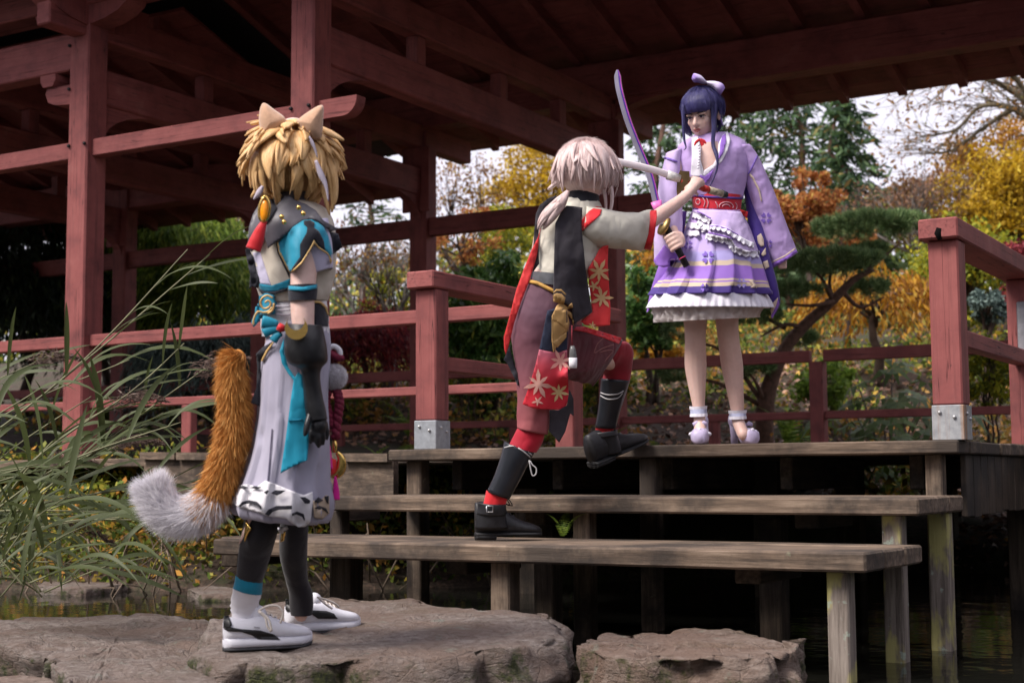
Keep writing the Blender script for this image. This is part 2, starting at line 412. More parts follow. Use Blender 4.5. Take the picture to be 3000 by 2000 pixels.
# bearing brackets on the post heads (boat-shaped)
def boat(nm, cx, cy, z, L, h, wd, ax, par):
    n = 10; prof = [(-L, z+h), (L, z+h)] + [(L*cos(a), z+h*0.75-h*0.75*sin(a)) for a in np.linspace(0, pi, n)]
    fn = (lambda a, b, t: Vector((cx+a, cy+t, b))) if ax == 'x' else (lambda a, b, t: Vector((cx+t, cy+a, b)))
    return prism(nm, prof, fn, -wd/2, wd/2, RED['z'], par)
zbk = rz(230, 78, YF)
for x in CX:
    boat('head_bracket', x, YF+S/2, zbk, 0.50, 0.24, 0.19, 'x', pav)
    boat('head_bracket', x, YF+S/2, zbk-.01, 0.52, 0.25, 0.18, 'y', pav)
# cross trusses (front to back) on every post line
def tz(px, py, X): return onX(px, py, X).z
X4 = CX[3]+S/2
l0 = tz(1000, 196, X4); u0 = tz(1300, 135, X4)
for x in CX + [2.0]:
    box('truss_tie', (x-.07, YF+S, l0), (x+.07, YB, l0+.27), RED['y'], pav, 0.01)
    box('truss_tie', (x-.07, YF-.35, u0+.02), (x+.07, YB+.9, u0+.25), RED['y'], pav, 0.01)
    for yy in (9.0, 10.2, 11.2): box('truss_strut', (x-.05, yy-.06, l0+.271), (x+.05, yy+.06, u0+.019), RED['z'], pav)
    box('hanging_plate', (x-.16, YB-.04, l0-.16), (x+.16, YB-.003, u0+.019), RED['z'], pav)
    # curved knee brackets under the tie
    prof = [(YF+S, l0-.001), (YF+S+.62, l0-.001)] + [(YF+S+.62-.62*sin(a), l0-.30+.30*cos(a)) for a in np.linspace(0.15, pi/2, 7)]
    prism('knee_bracket', prof, lambda a, b, t: Vector((x+t, a, b)), -.05, .05, RED['y'], pav)
    prof = [(YB-.001, l0-.001), (YB-.55, l0-.001)] + [(YB-.55+.55*sin(a), l0-.26+.26*cos(a)) for a in np.linspace(0.15, pi/2, 7)]
    prism('knee_bracket', prof, lambda a, b, t: Vector((x+t, a, b)), -.05, .05, RED['y'], pav)
# long plates carrying the rafters
pb = rz(2550, 178, YB); pt = rz(2500, 62, YB)
box('plate_beam', (-9.4, YB-.02, pb), (9.4, YB+S+.02, pt), RED['x'], pav, 0.012)
box('plate_beam', (-17.5, YB-.02, pb-.42), (-9.405, YB+S+.02, pt-.42), RED['x'], pav, 0.012)
box('plate_beam', (-17.5, YF-.02, pt-.34), (9.4, YF+S+.02, pt-.02), RED['x'], pav, 0.012)
prof = [(CX[3]+S/2, pb-.001), (CX[3]+S/2+.75, pb-.001)] + [(CX[3]+S/2+.75-.75*sin(a)*1.0, pb-.17+.17*cos(a)) for a in np.linspace(0.2, pi/2, 7)]
prism('knee_bracket', prof, lambda a, b, t: Vector((a, t, b)), YB+.03, YB+.17, RED['x'], pav)
# roof: rafters and boards, ridge along X
SL = 0.33; YR = (YF+YB+S)/2; EV = 1.10; EVF = 0.62  # EVF: unseen front overhang, sized to darken the inside yet leave the posts lit
ZR = pt + SL*(YB+S-YR)
def roof_z(Y): return ZR - SL*abs(Y-YR)
def rafter(x, ya, yb, dz, hw=.04, hh=.12, mat=None):
    V = []
    for Y in (ya, yb):
        z = roof_z(Y)+dz
        V += [(x-hw, Y, z), (x+hw, Y, z), (x+hw, Y, z+hh), (x-hw, Y, z+hh)]
    obj('rafter', V, [[0, 3, 2, 1], [4, 5, 6, 7], [0, 1, 5, 4], [1, 2, 6, 5], [2, 3, 7, 6], [3, 0, 4, 7]], RED['y'], pav, smooth=False)
t0 = onY(2470, 250, YB+S+EV-.05).x; t1 = onY(2640, 225, YB+S+EV-.05).x; dx = abs(t1-t0)
x = t0
while x > -17.4: x -= dx
while x < 9.4:
    low = -.42 if x < -9.41 else 0
    rafter(x, YR+.02, YB+S+EV, low); rafter(x, YR-.02, YF-EVF, -.0)
    x += dx
y = YR; wd = 0.24
while y < YB+S+EV+.05:
    for x0, x1, low in ((-9.41, 9.5, 0), (-17.5, -9.415, -.42)):  # right end lengthened out of view to block sky light from that side
        V = []
        for Y, e in ((y+.004, 0), (y+wd-.004, 0)):
            z = roof_z(min(Y, YB+S+EV+.12))+.121+low
            V += [(x0, Y, z), (x1, Y, z), (x1, Y, z+.03), (x0, Y, z+.03)]
        obj('roof_board', V, [[0, 1, 5, 4], [3, 7, 6, 2], [0, 4, 7, 3], [1, 2, 6, 5], [0, 3, 2, 1], [4, 5, 6, 7]], RED['x'], pav, smooth=False)
    Yf = 2*YR-y
    if Yf < YF-EVF-.05: y += wd; continue
    V = []
    for Y in (Yf-.004, Yf-wd+.004):
        z = roof_z(Y)+.121
        V += [(-17.5, Y, z), (9.5, Y, z), (9.5, Y, z+.03), (-17.5, Y, z+.03)]
    obj('roof_board', V, [[0, 4, 5, 1], [3, 2, 6, 7], [0, 3, 7, 4], [1, 5, 6, 2], [0, 1, 2, 3], [4, 7, 6, 5]], RED['x'], pav, smooth=False)
    y += wd
# unbroken covering above the boards
z0, z1 = ZR+.17, roof_z(YB+S+EV+.1)+.17
V = []
for Y, z in ((YF-EVF-.1, roof_z(YF-EVF-.1)+.17), (YR, z0), (YB+S+EV+.1, z1)):
    for dz in (0, .06): V += [(-17.6, Y, z+dz), (9.6, Y, z+dz)]
rf = obj('roof_covering', V, [[0, 4, 5, 1], [4, 8, 9, 5], [2, 3, 7, 6], [6, 7, 11, 10], [0, 1, 3, 2], [8, 10, 11, 9], [0, 2, 6, 4], [4, 6, 10, 8], [1, 5, 7, 3], [5, 9, 11, 7]], plain('dark_roof_tiles', (.05, .05, .055), .9), pav, smooth=False)

# ---- railings
rail = thing('front_railing', (-8, YF, ZD), 'lit red railing between the front posts, left of the steps', 'railing')
zrt, zrb = rz(600, 957, YF+.1), rz(600, 993, YF+.1)
lo_t, lo_b = rz(370, 1170, YF+.1), rz(370, 1193, YF+.1)
XE = onX(1640, 1250, -4.19).x
segs = [(CX[0]-4.0, CX[0]-S/2), (CX[0]+S/2, CX[1]-S/2), (CX[1]+S/2, CX[2]-S/2), (CX[2]+S/2, CX[3]-S/2), (CX[3]+S/2, XE)]
for x0, x1 in segs:
    box('rail', (x0, YF+.06, zrb), (x1, YF+.14, zrt), RED['x'], rail)
    box('rail', (x0, YF+.07, lo_b), (x1, YF+.13, lo_t), RED['x'], rail)
    xm = (x0+x1)/2
    box('short_post', (xm-.045, YF+.065, ZD), (xm+.045, YF+.135, lo_b-.001), RED['z'], rail)
brail = thing('back_railing', (-5, YB, ZD), 'shaded red railing along the far side of the deck, in front of the shrubs', 'railing')
br = [rz(2300, 1030, YB+.1), rz(2300, 1064, YB+.1), rz(2300, 1207, YB+.1), rz(2300, 1230, YB+.1)]
xp = onY(2366, 1150, YB).x
px_ = [xp-.0, xp+2.1, xp+4.2, xp-.0-1.06]
bs = [(CX[0]-4.0, CX[0]-S/2), (CX[0]+S/2, CX[1]-S/2), (CX[1]+S/2, CX[2]-S/2), (CX[2]+S/2, CX[3]-S/2), (CX[3]+S/2, xp), (xp+.12, xp+2.1), (xp+2.22, xp+4.2)]
for x0, x1 in bs:
    box('rail', (x0, YB+.06, br[1]), (x1, YB+.14, br[0]), RED['x'], brail)
    box('rail', (x0, YB+.07, br[3]), (x1, YB+.13, br[2]), RED['x'], brail)
    xm = (x0+x1)/2
    box('short_post', (xm-.045, YB+.065, ZD), (xm+.045, YB+.135, br[3]-.001), RED['z'], brail)
for x in (xp, xp+2.1): box('post', (x, YB+.04, ZD), (x+.12, YB+.16, br[1]-.001), RED['z'], brail)

def newel(name, pxl, pxr, ytop, label, rust):
    x0 = onY(pxl, 1280, YD+.02).x; s = .125
    t = thing(name, (x0, YD+.02, ZD), label, 'railing')
    zt_ = rz(*ytop, YD+.02)
    b = box('post', (x0, YD+.02, ZD+.145), (x0+s, YD+.02+s, zt_), RED['z'], t, .007)
    mt = box('metal_sleeve', (x0-.004, YD+.016, ZD), (x0+s+.004, YD+.024+s, ZD+.145), rust, t, .003)
    zn = plain('bolt_zinc', (.5, .5, .5), .4, .6)
    for q in ((x0+.03, YD+.012, ZD+.115), (x0+.09, YD+.012, ZD+.095), (x0+s+.006, YD+.06, ZD+.11), (x0+s+.006, YD+.11, ZD+.09)):
        mbx = MB(); mbx.ball(q, .008, 8, 6); mbx.build('bolt', zn, mt)
    # sloping-free cap rail running back, with lower rail, to the rear post
    y1 = YF+.02
    box('post', (x0, y1, ZD), (x0+s, y1+s, zt_), RED['z'], t, .007)
    box('cap_rail', (x0-.028, YD-.02, zt_+.001), (x0+s+.012, y1+s+.5, zt_+.088), RED['y'], t, .007)
    zl = ZD+.40
    box('rail', (x0+.03, YD+.02+s, zl), (x0+s-.03, y1-.001, zl+.075), RED['y'], t)
    return t, x0, zt_
STEEL2 = plain('clean_galvanised_steel', (.33, .35, .38), .5, .4, .2, 40)
n1, n1x, n1z = newel('stair_railing', 1216, 1278, (1246, 846), 'red newel post with clean grey steel foot and cap rail, left of the steps', STEEL2)
n2, n2x, n2z = newel('stair_railing', 2735, 2818, (2770, 702), 'red newel post with rust-streaked steel foot and split cap, right of the steps', STEEL)
# black rotten split in the cap end
bm = MB(); bm.tube([onY(2752, 668, YD-.022), onY(2748, 684, YD-.0225), onY(2754, 702, YD-.022)], [.012, .016, .009], 8, .35)
bm.build('split', plain('rot_black', (.008, .007, .007), 1, spec=.05), n2)
# grey reflector plate on the far rear post
box('plate', (n2x+.05, YF+.012, ZD+.42), (n2x+.12, YF+.019, ZD+.72), plain('grey_plate', (.25, .25, .27), .5), n2)

# black bolt heads on the two front posts
for px, py in ((205, 135), (203, 262), (248, 420), (202, 428), (853, 319), (905, 309)):
    b = onY(px, py, YF-.004); m1 = MB(); m1.tube([b, b+Vector((0, -.012, 0))], [.014, .012], 8); m1.build('bolt', plain('black_bolt', (.012, .01, .012), .6, .3), pav)
# ================================================================= foreground stones
def rock_mat(name, moss=0.5, tint=(1, 1, 1)):
    t = NT(name); p = t.pos(); st = t.pos((1, 1, 3.5))
    a = t.noise(p, 3, 8, 0.65); b = t.noise(st, 26, 6, 0.7, 0.5); f = t.noise(p, 90, 4, 0.7)
    c = t.ramp(b, [(0.28, (0.085, 0.060, 0.048)), (0.45, (0.24, 0.185, 0.155)), (0.6, (0.36, 0.30, 0.265)), (0.8, (0.50, 0.45, 0.41))])
    c = t.mix(t.ramp(a, [(0.40, (0.0, 0.0, 0.0)), (0.60, (0.75, 0.75, 0.75))]), c, (0.21, 0.135, 0.10), 'MIX')
    c = t.mix(t.ramp(t.noise(p, 11, 5, 0.6), [(0.62, (0, 0, 0)), (0.70, (0.7, 0.7, 0.7))]), c, (0.27, 0.29, 0.24))
    g = t.n('ShaderNodeNewGeometry'); z = t.n('ShaderNodeSeparateXYZ', {0: g.outputs['Normal']}).outputs[2]
    side = t.ramp(z, [(0.35, (1, 1, 1)), (0.75, (0.12, 0.12, 0.12))])
    mm = t.math('MULTIPLY', t.ramp(t.noise(p, 4.5, 5, 0.7), [(0.60-0.13*moss, (0, 0, 0)), (0.68-0.13*moss, (1, 1, 1))]), side)
    c = t.mix(mm, c, t.ramp(f, [(0.35, (0.020, 0.022, 0.006)), (0.6, (0.075, 0.085, 0.014)), (0.75, (0.17, 0.17, 0.02))]))
    if tint != (1, 1, 1): c = t.mix(1.0, c, tint, 'MULTIPLY')
    t.link(c, 'Base Color'); t.b.inputs['Roughness'].default_value = 0.82
    vo = t.n('ShaderNodeTexVoronoi', {'Vector': t.n('ShaderNodeMapping', {0: t.n('ShaderNodeMixRGB', {0: .12, 1: p, 2: t.n('ShaderNodeTexNoise', {'Vector': p, 'Scale': 5.0}).outputs[1]}).outputs[0], 3: (1, 1, 2.2)}).outputs[0], 'Scale': 7.0}, feature='DISTANCE_TO_EDGE').outputs[0]
    ck = t.ramp(vo, [(0.0, (0, 0, 0)), (0.03, (1, 1, 1))])
    t.bump(t.math('ADD', t.math('ADD', b, t.math('MULTIPLY', f, 0.7)), t.math('MULTIPLY', ck, 0.25)), 1.0, 0.022); return t.m
def rock(name, poly, ztop, label, mat, bottom=-0.45, bulge=0.03, rough=0.03, tilt=(0, 0), piv=None, seed=0, edge=0.03, cell=4.0):
    P = [onZ(x, y, ztop) for x, y in poly]; n = 240
    # resample the outline
    L = [0]; m = len(P)
    for i in range(m): L.append(L[-1]+(P[(i+1) % m]-P[i]).length)
    out = []
    for k in range(n):
        s = L[-1]*k/n; i = max(j for j in range(m) if L[j] <= s+1e-9)
        q = P[i].lerp(P[(i+1) % m], (s-L[i])/(L[i+1]-L[i])); out.append(q)
    for _ in range(2): out = [(out[k-1]+out[k]*2+out[(k+1) % n])/4 for k in range(n)]
    c = sum(out, Vector())/n
    root = thing(name, (c.x, c.y, 0), label, 'rock')
    R = []
    fr = [.02, .1, .18, .26, .34, .42, .5, .57, .64, .7, .76, .81, .86, .9, .94, .965, .985]
    for f in fr:
        R.append([c.lerp(q, f)+Vector((0, 0, -edge*max(0, (f-.90)/.08)*.3)) for q in out])
    H = ztop-bottom
    for k in range(1, 29):
        d = H*k/28; b = bulge*sin(min(1, k/18)*pi/2)
        R.append([q+(q-c).normalized()*b+Vector((0, 0, -edge*.6-d)) for q in out])
    V, Fc, uv = rings_mesh(R, cap=True)
    for i, v in enumerate(V):
        s = Vector((v.x*cell+seed, v.y*cell, v.z*cell)); inside = i//n < 15
        k = 0.20 if inside else 1.0
        nv = noise.fractal(s, .85, 2.1, 7)*rough + (abs(noise.noise(s*1.7))-.25)*rough*.8
        strat = (noise.noise(Vector((v.x*1.5+seed, v.y*1.5, v.z*16)))*.5)*rough*(0 if inside else 1.2)
        crack = abs(noise.noise(Vector((v.x*2.6, v.y*2.6+seed, v.z*1.3))))
        cr = -rough*1.6*max(0, 1-crack*9)*(0.25 if inside else 1)
        if inside: v.z += nv*k + cr + .35*rough*round(2.2*noise.noise(Vector((v.x*3.1+seed, v.y*3.1, 0))))/2.2
        else:
            o = Vector((v.x-c.x, v.y-c.y, 0)).normalized(); v += o*(nv+strat+cr); v.z += nv*.5
        v.z += tilt[0]*(v.x-c.x)+tilt[1]*(v.y-(c.y if piv is None else piv))
    obj('stone', V, Fc, mat, root, uv)
    return root
RK1, RK2 = rock_mat('stone_slab', 0.65, (.76, .77, .78)), rock_mat('stone_block', 0.5, (.84, .80, .76))
ZK = 0.157
rock('stone_slab', [(560, 1905), (600, 1850), (660, 1808), (820, 1792), (1010, 1790), (1190, 1795), (1290, 1812), (1500, 1822), (1640, 1842), (1685, 1862), (1660, 1895), (1560, 1908), (1350, 1925), (1100, 1932), (900, 1935), (740, 1938), (640, 1930)],
     ZK, 'large flat stone slab under the white sneakers', RK1, rough=.035, seed=3, tilt=(0, .05), piv=3.72)
rock('stone_slab', [(-160, 1830), (60, 1798), (330, 1790), (560, 1800), (680, 1830), (640, 1900), (640, 1960), (720, 2010), (600, 2080), (300, 2090), (215, 2030), (170, 1965), (90, 1900), (-60, 1880)],
     ZK-.055, 'mossy flat stone slab at the foot of the reeds', RK1, rough=.05, seed=11)
rock('stone_block', [(1680, 1880), (1740, 1858), (1850, 1850), (1990, 1836), (2120, 1842), (2240, 1848), (2325, 1872), (2332, 1905), (2250, 1925), (2080, 1930), (1900, 1930), (1750, 1918)],
     ZK-.0, 'squarish stone block with lichen, in front of the steps', RK2, rough=.045, bulge=.015, seed=23, cell=5)
rock('stone', [(-60, 1985), (60, 1972), (150, 1980), (190, 2010), (160, 2060), (-40, 2080)], ZK-.07, 'pale rounded stone lying in front of the mossy slab', RK2, seed=31, rough=.02)
for i, (poly, z, lab) in enumerate((
    ([(120, 1702), (240, 1690), (350, 1698), (380, 1708), (240, 1722), (110, 1716)], .05, 'flat shore stone below the reeds, at the waterline'),
    ([(545, 1722), (620, 1712), (700, 1722), (690, 1740), (590, 1742)], .04, 'flat shore stone behind the white trouser hem, at the waterline'))):
    rock('shore_stone', poly, z, lab, RK1, rough=.015, seed=40+i, bottom=-.3)
# ================================================================= vegetation helpers
def leaf_mat(name, stops, trans=0.35, rough=0.55, spec=0.3):
    t = NT(name); g = t.n('ShaderNodeNewGeometry')
    c = t.ramp(g.outputs['Random Per Island'], stops)
    t.link(c, 'Base Color'); t.b.inputs['Roughness'].default_value = rough; t.b.inputs['Specular IOR Level'].default_value = spec
    if trans:
        tr = t.n('ShaderNodeBsdfTranslucent', {0: c}); mxs = t.n('ShaderNodeMixShader', {0: trans})
        t.t.links.new(t.b.outputs[0], mxs.inputs[1]); t.t.links.new(tr.outputs[0], mxs.inputs[2])
        t.t.links.new(mxs.outputs[0], t.t.nodes['Material Output'].inputs[0])
    return t.m
def unit(a): return a/np.maximum(np.linalg.norm(a, axis=-1, keepdims=True), 1e-9)
def leaf_geo(C, D, size, asp=0.45, rng=RNG, fold=0.15, svar=0.35):
    """diamond leaves: centres C, long axis D"""
    n = len(C); s = size*(1+svar*(rng.random(n)*2-1))[:, None]
    D = unit(D); r = unit(np.cross(D, rng.normal(size=(n, 3)))); u = np.cross(D, r)
    a = C-D*s*.5; b = C+r*s*asp*.5+u*s*fold*.3; c = C+D*s*.5; d = C-r*s*asp*.5+u*s*fold*.3
    V = np.stack([a, b, c, d], 1).reshape(-1, 3); Q = np.arange(4*n).reshape(n, 4)
    return V, Q
def join_geo(L):
    Vs = []; Qs = []; k = 0
    for V, Q in L: Vs.append(V); Qs.append(Q+k); k += len(V)
    return np.concatenate(Vs), np.concatenate(Qs)
def gz(p): return float(ground_z(p[0], p[1]))
BARK = plain('brown_bark', (.075, .052, .042), .95, var=.45, scale=18, bump=.8)
BARKG = plain('grey_bark', (.16, .14, .125), .95, var=.4, scale=20, bump=.8)
BARKR = plain('red_brown_bark', (.13, .072, .052), .95, var=.45, scale=22, bump=.9)
def limb(mb, a, b, r0, r1, sag=0.0, n=5, rg=rnd):
    a, b = Vector(a), Vector(b); L = (b-a).length; pts = []
    for k in range(n+1):
        t = k/n; p = a.lerp(b, t)
        p += Vector((rg.uniform(-1, 1), rg.uniform(-1, 1), rg.uniform(-1, 1)))*L*.035*(0 if k in (0, n) else 1)
        p.z += sag*L*sin(pi*t)
        pts.append(p)
    mb.tube(pts, [r0+(r1-r0)*k/n for k in range(n+1)], 6)
def broadleaf(name, label, cat, px, py, d, rx, rz_, mat, nclump=40, nleaf=9000, leaf=.07, bark=BARK, droop=0.0, fill=.5, trunk_r=.06, seed=1, group=None, ry=None, asp=.5, lean=0.0, stems=1, csz=.34):
    rg = np.random.default_rng(seed); pr = random.Random(seed)
    c = at(px, py, d); rx_, ry_, rzz = rx, (ry or rx), rz_
    base = Vector((c.x+lean, c.y, 0)); base.z = gz(base)-.05
    root = thing(name, base, label, cat, group)
    # clumps
    dirs = unit(rg.normal(size=(nclump, 3))); rad = (fill+(1-fill)*rg.random(nclump))[:, None]
    cl = np.array(c)+dirs*rad*np.array([rx_, ry_, rzz])*.9
    mb = MB()
    for s in range(stems):
        off = Vector((pr.uniform(-.25, .25), pr.uniform(-.2, .2), 0))*(0 if stems == 1 else min(1, rx))
        top = Vector((c.x+off.x*1.6, c.y+off.y*1.6, c.z-rzz*.15))
        limb(mb, base+off*.5, top, trunk_r, trunk_r*.5, n=6, rg=pr)
        for i in range(s, nclump, stems):
            st = (base+off*.5).lerp(top, pr.uniform(.55, 1.0)) if c.z-rzz < base.z+.6 else Vector(top).lerp(base+off*.5, pr.uniform(0, .35))
            limb(mb, st, cl[i], trunk_r*.38, trunk_r*.08, sag=.06, n=4, rg=pr)
    mb.build('trunk', bark, root)
    k = max(1, nleaf//nclump)
    cs = rg.uniform(.6, 1.35, nclump)*csz*min(rx_, rzz)
    o = rg.normal(size=(nclump, k, 3)); o = unit(o)*rg.random((nclump, k, 1))**.45
    P = (cl[:, None, :]+o*cs[:, None, None]*np.array([1.15, 1.15, .8])).reshape(-1, 3)
    D = rg.normal(size=P.shape)+np.array([0, 0, -droop*2])
    V, Q = leaf_geo(P, D, leaf, asp, rg)
    np_obj('crown', V, Q, mat, root)
    return root
def conifer(name, label, px, ytop, d, H, R, mat, nbr=90, nsp=110, size=.16, seed=1, bark=BARKR, droop=.35, lo=.12, trunk_r=.16, group=None, asp=.28, gaps=.0):
    rg = np.random.default_rng(seed); pr = random.Random(seed)
    top = at(px, ytop, d); base = Vector((top.x, top.y, top.z-H)); g = gz(base)
    if base.z > g: base.z = g-.1
    H = top.z-base.z
    root = thing(name, base, label, 'tree', group); mb = MB(); L = []
    limb(mb, base, top, trunk_r, .015, n=8, rg=pr)
    for i in range(nbr):
        t = lo+(1-lo)*(i+pr.random())/nbr
        if pr.random() < gaps: continue
        ln = R*((1-t)**.75+.06)*pr.uniform(.6, 1.15); az = i*2.399+pr.uniform(-.4, .4)
        s = base.lerp(top, t); dv = Vector((cos(az), sin(az), 0))
        e = s+dv*ln+Vector((0, 0, -droop*ln*pr.uniform(.3, 1)+.12*ln))
        limb(mb, s, e, .012+.022*(1-t), .004, sag=.10, n=4, rg=pr)
        m_ = int(nsp*(.35+ln/R)); u = rg.random(m_)**.75
        P = np.array(s)[None]+(np.array(e)-np.array(s))[None]*u[:, None]
        P[:, 2] += .10*ln*np.sin(pi*u)
        wd = ln*.22*(1.15-u)+.05
        P += rg.normal(size=P.shape)*np.stack([wd, wd, wd*.42], 1)
        D = np.array(dv)[None]*.8+rg.normal(size=P.shape)*.55+np.array([0, 0, -.35])
        L.append(leaf_geo(P, D, size, asp, rg))
    mb.build('trunk', bark, root)
    V, Q = join_geo(L); np_obj('crown', V, Q, mat, root)
    return root
def weeping(name, label, cat, px, py, d, rx, rz_, mat, n=260, per=34, leaf=.16, seed=1, asp=.14, ln=1.0, bark=BARK, trunk_r=.07):
    rg = np.random.default_rng(seed); pr = random.Random(seed)
    c = at(px, py, d); base = Vector((c.x, c.y+.2, 0)); base.z = gz(base)-.05
    root = thing(name, base, label, cat); mb = MB(); L = []
    top = Vector((c.x, c.y, c.z+rz_*.4)); limb(mb, base, top, trunk_r, trunk_r*.4, n=6, rg=pr)
    for i in range(n):
        az = pr.uniform(0, 2*pi); rr = sqrt(pr.random()); x = c.x+cos(az)*rr*rx; y = c.y+sin(az)*rr*rx
        z = c.z+rz_*(sqrt(max(0, 1-rr*rr))*1.0-.1)*pr.uniform(.2, 1)
        l = ln*pr.uniform(.4, 1.2)
        t = rg.random(per); P = np.stack([x+cos(az)*.35*l*t+.05*rg.normal(size=per), y+sin(az)*.35*l*t+.05*rg.normal(size=per), z+.12*t*l-l*t**1.7+.04*rg.normal(size=per)], 1)
        D = np.stack([cos(az)*.5+.45*rg.normal(size=per), sin(az)*.5+.45*rg.normal(size=per), -1.0-t*0], 1)
        L.append(leaf_geo(P, D, leaf, asp, rg))
        if i % 6 == 0: limb(mb, top.lerp(base, pr.uniform(0, .4)), (x, y, z), trunk_r*.3, .006, sag=.1, n=4, rg=pr)
    mb.build('trunk', bark, root); V, Q = join_geo(L); np_obj('crown', V, Q, mat, root)
    return root
def twiggy(name, label, cat, px, py, d, rx, rz_, bark, mat, nleaf, seed=1, nb=10, leaf=.06, spread=1.0):
    """bare branching shrub or tree with few leaves"""
    rg = np.random.default_rng(seed); pr = random.Random(seed)
    c = at(px, py, d); base = Vector((c.x, c.y, 0)); base.z = gz(base)-.05
    root = thing(name, base, label, cat); mb = MB(); tips = []
    def grow(p, dv, L, r, lev):
        q = p+dv*L; mid = p.lerp(q, .5)+Vector((pr.uniform(-1, 1), pr.uniform(-1, 1), pr.uniform(-1, 1)))*L*.07
        mb.tube([p, mid, q], [r, r*.8, r*.6], 5)
        tips.append(q); tips.append(mid)
        if lev == 0: return
        for _ in range(3 if lev > 1 else 4):
            nd = (dv+Vector((pr.uniform(-1, 1), pr.uniform(-1, 1), pr.uniform(-.5, .9)))*.75*spread).normalized()
            grow(p.lerp(q, pr.uniform(.55, 1)), nd, L*pr.uniform(.55, .8), r*.55, lev-1)
    for k in range(nb):
        dv = Vector((pr.uniform(-1, 1)*rx, pr.uniform(-1, 1)*rx, rz_*pr.uniform(.7, 1.2)*1.4)).normalized()
        st = Vector((base.x+pr.uniform(-.1, .1), base.y, max(base.z, c.z-rz_)))
        if k == 0 and st.z > base.z+.2: limb(mb, base, st, .05, .04, rg=pr)
        grow(st, dv, (rx+rz_)*.42, .016, 3)
    mb.build('branches', bark, root)
    if nleaf:
        T = np.array([tuple(t) for t in tips]); P = T[rg.integers(0, len(T), nleaf)]+rg.normal(size=(nleaf, 3))*.07
        V, Q = leaf_geo(P, rg.normal(size=P.shape)+np.array([0, 0, -.6]), leaf, .5, rg); np_obj('leaves', V, Q, mat, root)
    return root
# ---- leaf materials
LM = {
 'rhodo': leaf_mat('rhododendron_leaf', [(0, (0.031, 0.090, 0.023)), (.4, (0.090, 0.206, 0.047)), (.75, (0.190, 0.361, 0.088)), (.96, (0.316, 0.516, 0.131)), (1, (0.900, 0.689, 0.088))], .2, .38, .5),
 'conif': leaf_mat('conifer_needles', [(0, (0.025, 0.053, 0.029)), (.5, (0.070, 0.131, 0.062)), (.9, (0.142, 0.234, 0.086)), (1, (0.316, 0.205, 0.071))], .25),
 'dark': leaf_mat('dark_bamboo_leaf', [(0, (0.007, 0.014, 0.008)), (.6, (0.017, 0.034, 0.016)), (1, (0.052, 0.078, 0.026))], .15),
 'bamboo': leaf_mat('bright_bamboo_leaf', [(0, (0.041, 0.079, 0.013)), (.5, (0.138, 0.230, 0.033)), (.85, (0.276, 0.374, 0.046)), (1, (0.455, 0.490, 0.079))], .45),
 'cedar': leaf_mat('blue_cedar_needles', [(0, (0.039, 0.062, 0.058)), (.5, (0.098, 0.146, 0.133)), (1, (0.215, 0.293, 0.254))], .2),
 'red': leaf_mat('red_maple_leaf', [(0, (0.087, 0.015, 0.025)), (.5, (0.234, 0.032, 0.048)), (.85, (0.390, 0.054, 0.059)), (1, (0.546, 0.156, 0.091))], .4),
 'yellow': leaf_mat('yellow_autumn_leaf', [(0, (0.163, 0.101, 0.011)), (.35, (0.400, 0.250, 0.017)), (.75, (0.650, 0.419, 0.025)), (1, (0.775, 0.594, 0.070))], .5),
 'ygreen': leaf_mat('yellow_green_leaf', [(0, (0.083, 0.117, 0.016)), (.5, (0.235, 0.265, 0.029)), (.85, (0.497, 0.484, 0.039)), (1, (0.690, 0.530, 0.047))], .45),
 'orange': leaf_mat('orange_maple_leaf', [(0, (0.162, 0.047, 0.018)), (.4, (0.404, 0.141, 0.039)), (.8, (0.581, 0.261, 0.090)), (1, (0.646, 0.439, 0.108))], .5),
 'amber': leaf_mat('amber_leaf', [(0, (0.153, 0.063, 0.013)), (.45, (0.468, 0.210, 0.024)), (.85, (0.637, 0.347, 0.032)), (1, (0.425, 0.378, 0.080))], .5),
 'brown': leaf_mat('brown_dry_leaf', [(0, (0.091, 0.047, 0.033)), (.5, (0.218, 0.113, 0.069)), (.9, (0.400, 0.200, 0.109)), (1, (0.546, 0.364, 0.146))], .3),
 'russet': leaf_mat('russet_leaf', [(0, (0.117, 0.049, 0.018)), (.5, (0.286, 0.130, 0.033)), (.9, (0.468, 0.260, 0.046)), (1, (0.208, 0.234, 0.039))], .4),
 'pine': leaf_mat('pine_needles', [(0, (0.051, 0.107, 0.039)), (.5, (0.146, 0.246, 0.091)), (.85, (0.309, 0.426, 0.174)), (1, (0.510, 0.601, 0.281))], .2),
 'fern': leaf_mat('fern_frond_green', [(0, (0.085, 0.152, 0.023)), (.5, (0.191, 0.307, 0.045)), (1, (0.345, 0.468, 0.075))], .45),
 'weed': leaf_mat('undergrowth_leaf', [(0, (0.046, 0.080, 0.017)), (.4, (0.155, 0.230, 0.040)), (.7, (0.329, 0.371, 0.057)), (.88, (0.620, 0.483, 0.073)), (1, (0.900, 0.407, 0.086))], .3),
 'weedor': leaf_mat('autumn_undergrowth_leaf', [(0, (0.072, 0.059, 0.018)), (.35, (0.178, 0.171, 0.034)), (.65, (0.402, 0.234, 0.052)), (.9, (0.638, 0.294, 0.072)), (1, (0.283, 0.369, 0.072))], .3),
 'litter': leaf_mat('fallen_leaf', [(0, (0.072, 0.040, 0.029)), (.4, (0.226, 0.131, 0.096)), (.75, (0.426, 0.264, 0.195)), (.95, (0.663, 0.387, 0.251)), (1, (0.900, 0.502, 0.114))], .1),
}
